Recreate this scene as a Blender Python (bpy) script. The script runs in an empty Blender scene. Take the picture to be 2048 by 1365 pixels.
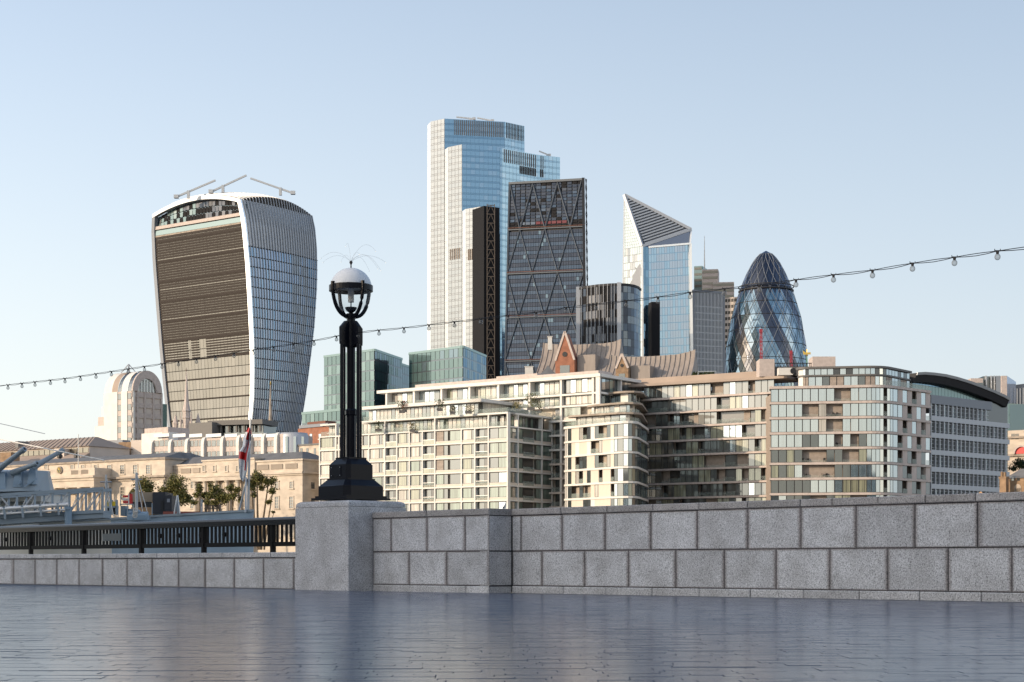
import bpy, bmesh, math, random
from mathutils import Vector, Matrix
random.seed(7)
R = random.Random(11)
S = bpy.context.scene
C = S.collection
# ------------------------------------------------------------------ camera, sky, sun, exposure
F, HZ, CAMZ = 3400.0, 1128.5, 0.45          # focal length and horizon of the photograph in its pixels, eye height
cam = bpy.data.objects.new('camera', bpy.data.cameras.new('camera'))
C.objects.link(cam); S.camera = cam
cam.location = (0, 0, CAMZ); cam.rotation_euler = (math.radians(90), 0, 0)
cam.data.sensor_width = 36; cam.data.lens = 36 * F / 2048
cam.data.shift_y = (HZ - 682.5) / 2048
cam.data.clip_start = 0.1; cam.data.clip_end = 12000
SUN_AZ = math.atan2(-0.905, -0.425)            # clockwise from +Y: low sun to the left, slightly behind
SUN_EL = math.radians(14)
sdir = Vector((math.sin(SUN_AZ) * math.cos(SUN_EL), math.cos(SUN_AZ) * math.cos(SUN_EL), math.sin(SUN_EL)))
W = bpy.data.worlds.new('World'); S.world = W; W.use_nodes = True
nt = W.node_tree; bg = nt.nodes['Background']
sky = nt.nodes.new('ShaderNodeTexSky'); sky.sky_type = 'NISHITA'; sky.sun_disc = False
sky.sun_elevation = SUN_EL; sky.sun_rotation = -SUN_AZ
sky.air_density = 1.0; sky.dust_density = 0.6; sky.ozone_density = 2.0; sky.altitude = 20
SKY = 0.13
def wn(kind, **kw):
    n = nt.nodes.new(kind)
    for k, v in kw.items(): setattr(n, k, v)
    return n
hsv = wn('ShaderNodeHueSaturation'); hsv.inputs['Saturation'].default_value = 1.02; hsv.inputs['Value'].default_value = .85; nt.links.new(sky.outputs['Color'], hsv.inputs['Color'])
tcw = wn('ShaderNodeTexCoord'); sepw = wn('ShaderNodeSeparateXYZ'); nt.links.new(tcw.outputs['Generated'], sepw.inputs['Vector'])
# a summer haze that thickens evenly towards the horizon all the way round, warmer and brighter towards the sun
mz = wn('ShaderNodeMath', operation='ABSOLUTE'); nt.links.new(sepw.outputs['Z'], mz.inputs[0])
om = wn('ShaderNodeMath', operation='SUBTRACT'); om.inputs[0].default_value = 1; nt.links.new(mz.outputs[0], om.inputs[1])
pw = wn('ShaderNodeMath', operation='POWER'); pw.inputs[1].default_value = 2.45; nt.links.new(om.outputs[0], pw.inputs[0])
fw = wn('ShaderNodeMath', operation='MULTIPLY'); fw.inputs[1].default_value = .95; nt.links.new(pw.outputs[0], fw.inputs[0])
dt = wn('ShaderNodeVectorMath', operation='DOT_PRODUCT'); dt.inputs[1].default_value = (sdir.x, sdir.y, 0); nt.links.new(tcw.outputs['Generated'], dt.inputs[0])
mr = wn('ShaderNodeMapRange'); mr.inputs['From Min'].default_value = -1; mr.inputs['From Max'].default_value = 1; nt.links.new(dt.outputs['Value'], mr.inputs['Value'])
rampw = wn('ShaderNodeValToRGB'); re_ = rampw.color_ramp.elements; re_[0].position = 0; re_[1].position = 1
HC = [(0, (.62, .68, .77)), (.185, (.74, .765, .80)), (.465, (.93, .895, .85)), (.75, (1.05, .95, .80)), (1, (1.5, 1.22, .86))]
for pos, c in HC:
    e_ = re_[0] if pos == 0 else re_[-1] if pos == 1 else re_.new(pos); e_.color = (*[v / 2 for v in c], 1)
nt.links.new(mr.outputs[0], rampw.inputs['Fac'])
sc_ = wn('ShaderNodeVectorMath', operation='SCALE'); sc_.inputs['Scale'].default_value = 2 / (SKY * 2 ** .9); nt.links.new(rampw.outputs['Color'], sc_.inputs[0])
mxw = wn('ShaderNodeMix', data_type='RGBA'); nt.links.new(fw.outputs[0], mxw.inputs['Factor']); nt.links.new(hsv.outputs['Color'], mxw.inputs['A']); nt.links.new(sc_.outputs['Vector'], mxw.inputs['B'])
# the bright aureole of the hazy sky round the low sun
d3 = wn('ShaderNodeVectorMath', operation='DOT_PRODUCT'); d3.inputs[1].default_value = tuple(sdir); nt.links.new(tcw.outputs['Generated'], d3.inputs[0])
mx0 = wn('ShaderNodeMath', operation='MAXIMUM'); mx0.inputs[1].default_value = 0; nt.links.new(d3.outputs['Value'], mx0.inputs[0])
p3_ = wn('ShaderNodeMath', operation='POWER'); p3_.inputs[1].default_value = 4.5; nt.links.new(mx0.outputs[0], p3_.inputs[0])
au = wn('ShaderNodeVectorMath', operation='SCALE'); au.inputs[0].default_value = (2.0 / (SKY * 2 ** .9), 1.85 / (SKY * 2 ** .9), 1.65 / (SKY * 2 ** .9)); nt.links.new(p3_.outputs[0], au.inputs['Scale'])
add_ = wn('ShaderNodeVectorMath', operation='ADD'); nt.links.new(mxw.outputs['Result'], add_.inputs[0]); nt.links.new(au.outputs['Vector'], add_.inputs[1])
nt.links.new(add_.outputs['Vector'], bg.inputs['Color']); bg.inputs['Strength'].default_value = SKY
sun = bpy.data.objects.new('sun', bpy.data.lights.new('sun', 'SUN')); C.objects.link(sun)
sun.data.energy = 2.1; sun.data.angle = math.radians(0.53); sun.data.color = (1.0, 0.79, 0.57)
sun.rotation_euler = sdir.to_track_quat('Z', 'Y').to_euler()
S.view_settings.view_transform = 'Standard'; S.view_settings.look = 'None'
S.view_settings.gamma = 1; S.view_settings.use_curve_mapping = False
S.view_settings.exposure = 1.02
S.render.engine = 'CYCLES'
S.cycles.use_denoising = True
S.cycles.max_bounces = 6; S.cycles.glossy_bounces = 4; S.cycles.transmission_bounces = 6; S.cycles.transparent_max_bounces = 8
S.cycles.sample_clamp_indirect = 6
# ------------------------------------------------------------------ helpers
def wx(px, Y): return (px - 1024) / F * Y
def wz(py, Y): return CAMZ + (HZ - py) / F * Y
def G(px, Y): return Vector((wx(px, Y), Y))          # a plan point that is seen in column px at depth Y
def W3(px, py, Y): return Vector((wx(px, Y), Y, wz(py, Y)))
U2 = Vector((0.81, -0.585)).normalized(); V2 = Vector((0.585, 0.81)).normalized()   # the quay's direction, and inland
def lerp(a, b, t): return a + (b - a) * t
def interp(tab, x):
    if x <= tab[0][0]: return tab[0][1]
    for (x0, y0), (x1, y1) in zip(tab, tab[1:]):
        if x <= x1: return y0 + (y1 - y0) * (x - x0) / (x1 - x0)
    return tab[-1][1]
def hit(px, p, d):                                    # where the sight line through column px meets the plan line p + t d
    k = (px - 1024) / F
    t = (k * p.y - p.x) / (d.x - k * d.y)
    return p + d * t
def wloc(o):
    v = Vector((0, 0, 0))
    while o is not None: v = v + o.location; o = o.parent
    return v
def tag(o, label, cat, group=None):
    o['label'] = label; o['category'] = cat
    if group: o['group'] = group
    return o
def thing(name, label, cat, loc, group=None):
    o = bpy.data.objects.new(name, None); C.objects.link(o); o.empty_display_size = 0.5
    o.location = loc if len(loc) == 3 else (loc[0], loc[1], 0)
    return tag(o, label, cat, group)
class MB:
    def __init__(s): s.v = []; s.f = []; s.m = []
    def face(s, pts, m=0):
        b = len(s.v); s.v += [tuple(p) for p in pts]; s.f.append(tuple(range(b, b + len(pts)))); s.m.append(m)
    def hexa(s, p, m=0):                              # 8 corners: bottom ring 0-3, top ring 4-7
        b = len(s.v); s.v += [tuple(q) for q in p]
        for q in ((3, 2, 1, 0), (4, 5, 6, 7), (0, 1, 5, 4), (1, 2, 6, 5), (2, 3, 7, 6), (3, 0, 4, 7)):
            s.f.append(tuple(b + i for i in q)); s.m.append(m)
    def box(s, a, b, m=0):
        x0, y0, z0 = a; x1, y1, z1 = b
        s.hexa([(x0, y0, z0), (x1, y0, z0), (x1, y1, z0), (x0, y1, z0), (x0, y0, z1), (x1, y0, z1), (x1, y1, z1), (x0, y1, z1)], m)
    def fbox(s, f, a0, a1, z0, z1, d0, d1, m=0):      # a box on a facade: along, up, out (d1 > d0 is outward)
        P = f.pt
        s.hexa([P(a0, z0, d1), P(a1, z0, d1), P(a1, z0, d0), P(a0, z0, d0), P(a0, z1, d1), P(a1, z1, d1), P(a1, z1, d0), P(a0, z1, d0)], m)
    def prism(s, poly, z0, z1, m=0, cap=True):        # plan polygon, counter-clockwise
        n = len(poly); b = len(s.v)
        s.v += [(p[0], p[1], z0) for p in poly] + [(p[0], p[1], z1) for p in poly]
        for i in range(n):
            j = (i + 1) % n; s.f.append((b + i, b + j, b + n + j, b + n + i)); s.m.append(m)
        if cap:
            s.f.append(tuple(b + n + i for i in range(n))); s.m.append(m)
            s.f.append(tuple(b + i for i in reversed(range(n)))); s.m.append(m)
    def tube(s, pts, r, n=6, m=0, r1=None, cap=True):
        pts = [Vector(p) for p in pts]; k = len(pts); b = len(s.v)
        for i, p in enumerate(pts):
            t = (pts[min(i + 1, k - 1)] - pts[max(i - 1, 0)]).normalized()
            a = t.cross(Vector((0, 0, 1)) if abs(t.z) < .95 else Vector((1, 0, 0))).normalized(); c = t.cross(a)
            rr = r if r1 is None else lerp(r, r1, i / (k - 1))
            for j in range(n):
                q = 2 * math.pi * j / n; s.v.append(tuple(p + a * (rr * math.cos(q)) + c * (rr * math.sin(q))))
        for i in range(k - 1):
            for j in range(n):
                j2 = (j + 1) % n; s.f.append((b + i * n + j, b + i * n + j2, b + (i + 1) * n + j2, b + (i + 1) * n + j)); s.m.append(m)
        if cap:
            s.f.append(tuple(b + j for j in reversed(range(n)))); s.m.append(m)
            s.f.append(tuple(b + (k - 1) * n + j for j in range(n))); s.m.append(m)
    def beam(s, p, q, w, h=None, m=0):                # square bar between two points
        h = h or w; p = Vector(p); q = Vector(q); t = (q - p).normalized()
        a = t.cross(Vector((0, 0, 1)) if abs(t.z) < .98 else Vector((1, 0, 0))).normalized() * (w / 2); c = t.cross(a).normalized() * (h / 2)
        s.hexa([p - a - c, p + a - c, p + a + c, p - a + c, q - a - c, q + a - c, q + a + c, q - a + c], m)
    def lathe(s, prof, c=(0, 0), n=24, m=0, ph=0.0, cap=True):   # prof: (radius, z) from the bottom up
        b = len(s.v); k = len(prof)
        for r, z in prof:
            for j in range(n):
                q = 2 * math.pi * j / n + ph; s.v.append((c[0] + r * math.cos(q), c[1] + r * math.sin(q), z))
        for i in range(k - 1):
            for j in range(n):
                j2 = (j + 1) % n; s.f.append((b + i * n + j, b + i * n + j2, b + (i + 1) * n + j2, b + (i + 1) * n + j)); s.m.append(m)
        if cap:
            s.f.append(tuple(b + j for j in reversed(range(n)))); s.m.append(m)
            s.f.append(tuple(b + (k - 1) * n + j for j in range(n))); s.m.append(m)
    def grid(s, P, nu, nv, m=0, flip=False):          # a sheet over P(u, v)
        b = len(s.v)
        for j in range(nv + 1):
            for i in range(nu + 1): s.v.append(tuple(P(i / nu, j / nv)))
        for j in range(nv):
            for i in range(nu):
                q = (b + j * (nu + 1) + i, b + j * (nu + 1) + i + 1, b + (j + 1) * (nu + 1) + i + 1, b + (j + 1) * (nu + 1) + i)
                s.f.append(tuple(reversed(q)) if flip else q); s.m.append(m)
    def build(s, name, mats, parent=None, smooth=False, kind=None):
        me = bpy.data.meshes.new(name)
        o0 = wloc(parent) if parent is not None else Vector((0, 0, 0))
        me.from_pydata([(x - o0.x, y - o0.y, z - o0.z) for x, y, z in s.v] if parent is not None else s.v, [], s.f)
        if not isinstance(mats, (list, tuple)): mats = [mats]
        for m in mats: me.materials.append(m)
        if len(mats) > 1: me.polygons.foreach_set('material_index', s.m)
        if smooth: me.polygons.foreach_set('use_smooth', [True] * len(s.f))
        me.update()
        o = bpy.data.objects.new(name, me); C.objects.link(o); o.parent = parent
        if kind: o['kind'] = kind
        return o
class Fac:
    """A vertical facade line in plan, left to right as seen, with its outward normal."""
    def __init__(s, p0, p1):
        s.p0 = Vector(p0[:2]); s.p1 = Vector(p1[:2]); d = s.p1 - s.p0; s.L = d.length; s.u = d / s.L
        s.n = Vector((s.u.y, -s.u.x)); s.ang = math.atan2(s.u.y, s.u.x)
    def pt(s, a, z, d=0): q = s.p0 + s.u * a + s.n * d; return Vector((q.x, q.y, z))
    def a(s, px): return (hit(px, s.p0, s.u) - s.p0).dot(s.u)
    def Y(s, a): return (s.p0 + s.u * a).y
    def z(s, py, a=0): return wz(py, s.Y(a))
    def off(s, d): return Fac(s.p0 + s.n * d, s.p1 + s.n * d)
def curtain(mb, P, N, nu, nv, gap=.06, jit=.03, mats=(0,), proud=.12, r=R, us=None, vs=None):
    """Separate glass panels over P(u, v), each tilted a little, standing proud of a backing sheet."""
    us = us or [i / nu for i in range(nu + 1)]; vs = vs or [j / nv for j in range(nv + 1)]
    for j in range(len(vs) - 1):
        for i in range(len(us) - 1):
            q = [P(us[i], vs[j]), P(us[i + 1], vs[j]), P(us[i + 1], vs[j + 1]), P(us[i], vs[j + 1])]
            c = (q[0] + q[1] + q[2] + q[3]) / 4; n = N(us[i], vs[j])
            w = max((q[1] - q[0]).length, .01); h = max((q[3] - q[0]).length, .01)
            tx, tz = r.gauss(0, jit), r.gauss(0, jit); o = []
            for k, p in enumerate(q):
                e = p - c
                sx = 1 - gap / w; o.append(c + e * min(sx, 1 - gap / h) + n * (proud + tx * (1 if k in (1, 2) else -1) + tz * (1 if k > 1 else -1)))
            m = mats[j % len(mats)] if not callable(mats) else mats(i, j)
            if m is not None: mb.face(o, m)
_cache = {}
def unit_box(mat, frame=False):
    k = mat.name + ('_framed' if frame else '')
    if k not in _cache:
        mb = MB()
        if frame:                                     # pane in a thin dark frame with one mullion
            mb.box((-.47, -.5, -.475), (.47, .3, .475), 0)
            for a, b in (((-.5, -.7, -.5), (-.465, .5, .5)), ((.465, -.7, -.5), (.5, .5, .5)), ((-.465, -.7, -.5), (.465, .5, -.465)), ((-.465, -.7, .465), (.465, .5, .5))): mb.box(a, b, 1)
        else: mb.box((-.5, -.5, -.5), (.5, .5, .5))
        me = bpy.data.meshes.new('unit_' + k); me.from_pydata(mb.v, [], mb.f); me.materials.append(mat)
        if frame: me.materials.append(M['w_frame']); me.polygons.foreach_set('material_index', mb.m)
        _cache[k] = me
    return _cache[k]
def piece(name, mat, f, a0, a1, z0, z1, d0, d1, parent):   # one box piece of a facade, mesh shared
    o = bpy.data.objects.new(name, unit_box(mat, name == 'window')); C.objects.link(o); o.parent = parent
    o.location = f.pt((a0 + a1) / 2, (z0 + z1) / 2, (d0 + d1) / 2) - wloc(parent)
    o.rotation_euler = (0, 0, f.ang); o.scale = (a1 - a0, abs(d1 - d0), z1 - z0)
    return o
# ------------------------------------------------------------------ materials
def mat(name, col, rough=.6, metal=0., ior=1.45, noise=0., nscale=5., bump=0., coat=0., trans=0., spec=.5, stretch=None, dark=None):
    m = bpy.data.materials.new(name); m.use_nodes = True; t = m.node_tree; b = t.nodes['Principled BSDF']
    b.inputs['Base Color'].default_value = (*col, 1); b.inputs['Roughness'].default_value = rough; b.inputs['Metallic'].default_value = metal
    b.inputs['IOR'].default_value = ior; b.inputs['Coat Weight'].default_value = coat; b.inputs['Transmission Weight'].default_value = trans
    b.inputs['Specular IOR Level'].default_value = spec
    if noise or bump:
        tc = t.nodes.new('ShaderNodeTexCoord'); n = t.nodes.new('ShaderNodeTexNoise'); n.inputs['Scale'].default_value = nscale; n.inputs['Detail'].default_value = 6
        mp = t.nodes.new('ShaderNodeMapping'); t.links.new(tc.outputs['Object'], mp.inputs['Vector']); t.links.new(mp.outputs['Vector'], n.inputs['Vector'])
        if stretch: mp.inputs['Scale'].default_value = stretch
        if noise:
            r = t.nodes.new('ShaderNodeValToRGB'); r.color_ramp.elements[0].position = .3; r.color_ramp.elements[1].position = .7
            d = dark or tuple(c * (1 - noise) for c in col)
            r.color_ramp.elements[0].color = (*d, 1); r.color_ramp.elements[1].color = (*[min(1, c * (1 + noise * .6)) for c in col], 1)
            t.links.new(n.outputs['Fac'], r.inputs['Fac']); t.links.new(r.outputs['Color'], b.inputs['Base Color'])
        if bump:
            bp = t.nodes.new('ShaderNodeBump'); bp.inputs['Strength'].default_value = bump; bp.inputs['Distance'].default_value = .02
            t.links.new(n.outputs['Fac'], bp.inputs['Height']); t.links.new(bp.outputs['Normal'], b.inputs['Normal'])
    return m
def granite(name, base, stain=True):
    m = bpy.data.materials.new(name); m.use_nodes = True; t = m.node_tree; L = t.links; b = t.nodes['Principled BSDF']
    tc = t.nodes.new('ShaderNodeTexCoord')
    geo = t.nodes.new('ShaderNodeNewGeometry')
    n1 = t.nodes.new('ShaderNodeTexNoise'); n1.inputs['Scale'].default_value = 60; n1.inputs['Detail'].default_value = 4; n1.inputs['Roughness'].default_value = .75
    L.new(geo.outputs['Position'], n1.inputs['Vector'])
    r1 = t.nodes.new('ShaderNodeValToRGB'); e = r1.color_ramp.elements
    e[0].position = .36; e[0].color = (*[c * .30 for c in base], 1); e[1].position = .66; e[1].color = (*[c * 1.5 for c in base], 1)
    k = e.new(.47); k.color = (*[c * .95 for c in base], 1)
    L.new(n1.outputs['Fac'], r1.inputs['Fac'])
    n2 = t.nodes.new('ShaderNodeTexNoise'); n2.inputs['Scale'].default_value = 3; n2.inputs['Detail'].default_value = 5
    L.new(geo.outputs['Position'], n2.inputs['Vector'])
    mx = t.nodes.new('ShaderNodeMix'); mx.data_type = 'RGBA'; mx.blend_type = 'MULTIPLY'; mx.inputs['Factor'].default_value = 1
    r2 = t.nodes.new('ShaderNodeValToRGB'); r2.color_ramp.elements[0].position = .3; r2.color_ramp.elements[0].color = (.8, .79, .78, 1); r2.color_ramp.elements[1].position = .65; r2.color_ramp.elements[1].color = (1.06, 1.06, 1.06, 1)
    L.new(n2.outputs['Fac'], r2.inputs['Fac']); L.new(r1.outputs['Color'], mx.inputs['A']); L.new(r2.outputs['Color'], mx.inputs['B'])
    out = mx.outputs['Result']
    if stain:      # grime drawn into the edges of each stone, along its joints
        sp = t.nodes.new('ShaderNodeSeparateXYZ'); L.new(tc.outputs['Generated'], sp.inputs['Vector'])
        def edge(sock, k):
            a = t.nodes.new('ShaderNodeMath'); a.operation = 'SUBTRACT'; a.inputs[1].default_value = .5; L.new(sock, a.inputs[0])
            c = t.nodes.new('ShaderNodeMath'); c.operation = 'ABSOLUTE'; L.new(a.outputs[0], c.inputs[0])
            d = t.nodes.new('ShaderNodeMath'); d.operation = 'SUBTRACT'; d.inputs[0].default_value = .5; L.new(c.outputs[0], d.inputs[1])
            g = t.nodes.new('ShaderNodeMath'); g.operation = 'MULTIPLY'; g.inputs[1].default_value = k; L.new(d.outputs[0], g.inputs[0]); return g.outputs[0]
        mn = t.nodes.new('ShaderNodeMath'); mn.operation = 'MINIMUM'; L.new(edge(sp.outputs['X'], 1.0), mn.inputs[0]); L.new(edge(sp.outputs['Z'], 1.3), mn.inputs[1])
        ad = t.nodes.new('ShaderNodeMath'); ad.operation = 'MULTIPLY_ADD'; ad.inputs[1].default_value = -.055; L.new(n2.outputs['Fac'], ad.inputs[0]); L.new(mn.outputs[0], ad.inputs[2])
        n3 = t.nodes.new('ShaderNodeTexNoise'); n3.inputs['Scale'].default_value = 40; L.new(geo.outputs['Position'], n3.inputs['Vector'])
        a3 = t.nodes.new('ShaderNodeMath'); a3.operation = 'MULTIPLY_ADD'; a3.inputs[1].default_value = .03; L.new(n3.outputs['Fac'], a3.inputs[0]); L.new(ad.outputs[0], a3.inputs[2])
        r3 = t.nodes.new('ShaderNodeValToRGB'); r3.color_ramp.elements[0].position = .0; r3.color_ramp.elements[0].color = (.58, .53, .51, 1); r3.color_ramp.elements[1].position = .052; r3.color_ramp.elements[1].color = (1, 1, 1, 1)
        L.new(a3.outputs[0], r3.inputs['Fac'])
        m2 = t.nodes.new('ShaderNodeMix'); m2.data_type = 'RGBA'; m2.blend_type = 'MULTIPLY'; m2.inputs['Factor'].default_value = 1
        L.new(out, m2.inputs['A']); L.new(r3.outputs['Color'], m2.inputs['B']); out = m2.outputs['Result']
    oi = t.nodes.new('ShaderNodeObjectInfo'); mr_ = t.nodes.new('ShaderNodeMapRange'); mr_.inputs['To Min'].default_value = .88; mr_.inputs['To Max'].default_value = 1.10; L.new(oi.outputs['Random'], mr_.inputs['Value'])
    vs_ = t.nodes.new('ShaderNodeVectorMath'); vs_.operation = 'SCALE'; L.new(out, vs_.inputs[0]); L.new(mr_.outputs[0], vs_.inputs['Scale']); out = vs_.outputs['Vector']
    L.new(out, b.inputs['Base Color']); b.inputs['Roughness'].default_value = .75
    bp = t.nodes.new('ShaderNodeBump'); bp.inputs['Strength'].default_value = .25; bp.inputs['Distance'].default_value = .01
    L.new(n1.outputs['Fac'], bp.inputs['Height']); L.new(bp.outputs['Normal'], b.inputs['Normal'])
    return m
def thin(name, refl, tint):
    """Thin clear glass: looked straight through, with a faint surface reflection."""
    m = bpy.data.materials.new(name); m.use_nodes = True; t = m.node_tree; L = t.links
    g = t.nodes.new('ShaderNodeBsdfPrincipled'); g.inputs['Base Color'].default_value = (*[c * .6 for c in tint], 1); g.inputs['Roughness'].default_value = .04
    tr = t.nodes.new('ShaderNodeBsdfTransparent'); tr.inputs['Color'].default_value = (.96, .97, .97, 1)
    lw = t.nodes.new('ShaderNodeLayerWeight'); lw.inputs['Blend'].default_value = .35
    mp = t.nodes.new('ShaderNodeMapRange'); mp.inputs['To Min'].default_value = refl * .5; mp.inputs['To Max'].default_value = min(1, refl * 3); L.new(lw.outputs['Facing'], mp.inputs['Value'])
    mx = t.nodes.new('ShaderNodeMixShader'); L.new(mp.outputs[0], mx.inputs[0]); L.new(tr.outputs[0], mx.inputs[1]); L.new(g.outputs[0], mx.inputs[2]); L.new(mx.outputs[0], t.nodes['Material Output'].inputs['Surface'])
    return m
def glass(name, col, refl=.75, rough=.04, tint=None, folds=False):
    """Coated facade glass: a dark body under a mirror-like coat."""
    m = bpy.data.materials.new(name); m.use_nodes = True; t = m.node_tree; L = t.links; b = t.nodes['Principled BSDF']
    b.inputs['Base Color'].default_value = (*col, 1); b.inputs['Roughness'].default_value = .35; b.inputs['IOR'].default_value = 1.5
    if folds:                                    # curtains or blinds behind the pane: soft vertical folds
        tc = t.nodes.new('ShaderNodeTexCoord'); mpp = t.nodes.new('ShaderNodeMapping'); mpp.inputs['Scale'].default_value = (5, 5, .12); n = t.nodes.new('ShaderNodeTexNoise'); n.inputs['Scale'].default_value = 1.0; n.inputs['Detail'].default_value = 3
        oi = t.nodes.new('ShaderNodeObjectInfo'); va = t.nodes.new('ShaderNodeVectorMath'); va.operation = 'ADD'; L.new(tc.outputs['Object'], mpp.inputs['Vector']); L.new(mpp.outputs['Vector'], va.inputs[0]); L.new(oi.outputs['Location'], va.inputs[1]); L.new(va.outputs['Vector'], n.inputs['Vector'])
        r = t.nodes.new('ShaderNodeValToRGB'); r.color_ramp.elements[0].position = .35; r.color_ramp.elements[1].position = .62; r.color_ramp.elements[0].color = (*[c * .45 for c in col], 1); r.color_ramp.elements[1].color = (*[c * 1.15 for c in col], 1)
        L.new(n.outputs['Fac'], r.inputs['Fac']); L.new(r.outputs['Color'], b.inputs['Base Color'])
    g = t.nodes.new('ShaderNodeBsdfGlossy'); g.inputs['Roughness'].default_value = rough; g.inputs['Color'].default_value = (*(tint or (.9, .95, 1.)), 1)
    fr = t.nodes.new('ShaderNodeFresnel'); fr.inputs['IOR'].default_value = 1.6
    mp = t.nodes.new('ShaderNodeMapRange'); mp.inputs['To Min'].default_value = refl; mp.inputs['To Max'].default_value = 1.0; mp.inputs['From Min'].default_value = .05
    L.new(fr.outputs[0], mp.inputs['Value'])
    mx = t.nodes.new('ShaderNodeMixShader'); L.new(mp.outputs[0], mx.inputs[0]); L.new(b.outputs[0], mx.inputs[1]); L.new(g.outputs[0], mx.inputs[2])
    L.new(mx.outputs[0], t.nodes['Material Output'].inputs['Surface'])
    return m
M = dict(
    granite=granite('granite', (.57, .565, .57)), granite_cap=granite('granite_cap', (.40, .375, .36), False), granite_plain=granite('granite_plain', (.55, .54, .54), False),
    joint=mat('joint_mortar', (.05, .048, .048), .9), black=mat('black_paint', (.008, .009, .014), .32, bump=.05, nscale=8, spec=.22), rail=mat('rail_paint', (.005, .005, .006), .45, spec=.12),
    dome=mat('dome_white', (.74, .77, .80), .35), clear=thin('lamp_glass', .10, (.95, .97, 1.)), tube=mat('lamp_tube', (.75, .74, .72), .5),
    plaque=mat('plaque_slate', (.10, .115, .12), .5), wire=mat('cable_black', (.012, .012, .014), .5), bulb=thin('bulb_glass', .5, (.42, .42, .41)),
    white=mat('white_stone', (.64, .62, .58), .6, noise=.08, nscale=.4), cream=mat('cream_stone', (.58, .52, .44), .7, noise=.10, nscale=.5),
    pinkstone=mat('pink_stone', (.48, .41, .37), .7, noise=.15, nscale=1.2), portland=mat('portland_stone', (.52, .45, .37), .8, noise=.22, nscale=.35, stretch=(1, 1, 2.2)),
    grimy=mat('grimy_stone', (.33, .28, .23), .85, noise=.3, nscale=.6), slate=mat('slate_roof', (.15, .15, .15), .7, noise=.25, nscale=.5),
    lead=mat('lead_roof', (.29, .25, .22), .55, noise=.18, nscale=.3, stretch=(2, 2, .3)), brick=mat('red_brick', (.30, .13, .08), .85, noise=.25, nscale=.8),
    brownbrick=mat('brown_brick', (.27, .18, .11), .85, noise=.3, nscale=1.0), tanroof=mat('tan_roof', (.34, .27, .22), .7, noise=.12, nscale=.2),
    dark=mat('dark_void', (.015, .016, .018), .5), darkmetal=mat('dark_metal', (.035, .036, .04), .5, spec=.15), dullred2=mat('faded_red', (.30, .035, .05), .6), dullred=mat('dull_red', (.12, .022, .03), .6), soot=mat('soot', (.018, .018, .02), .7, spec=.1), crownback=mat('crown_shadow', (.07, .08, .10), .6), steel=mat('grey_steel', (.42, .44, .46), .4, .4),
    alu=mat('pale_aluminium', (.70, .69, .67), .38, .35), greywall=mat('grey_cladding', (.12, .115, .11), .6), palewall=mat('pale_render', (.55, .48, .42), .8, noise=.08, nscale=.3),
    shipgrey=mat('ship_grey', (.25, .31, .36), .45, noise=.10, nscale=.5), shipblue=mat('ship_blue', (.22, .31, .40), .45, noise=.12, nscale=.6), shipcream=mat('ship_pale', (.55, .55, .52), .5, noise=.1, nscale=.5),
    red=mat('red_paint', (.55, .03, .03), .5), redbrown=mat('oxide_red', (.22, .06, .04), .6), flagwhite=mat('flag_white', (.80, .80, .80), .8), navy=mat('navy_cloth', (.02, .03, .09), .7), yellow=mat('yellow_paint', (.62, .46, .03), .6),
    gold=mat('gilded', (.75, .50, .12), .3, .8), wood=mat('warm_timber', (.50, .30, .15), .6, noise=.2, nscale=2), canvas=mat('brown_canvas', (.30, .24, .17), .8),
    navybox=mat('navy_steel', (.018, .022, .03), .5), leaf=mat('leaf_green', (.105, .11, .03), .6), leaf2=mat('leaf_olive', (.17, .145, .045), .6), leafd=mat('leaf_dark', (.03, .045, .014), .6), bark=mat('bark', (.12, .09, .06), .9),
    green_dark=mat('hedge_green', (.035, .05, .02), .8),
)
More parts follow.
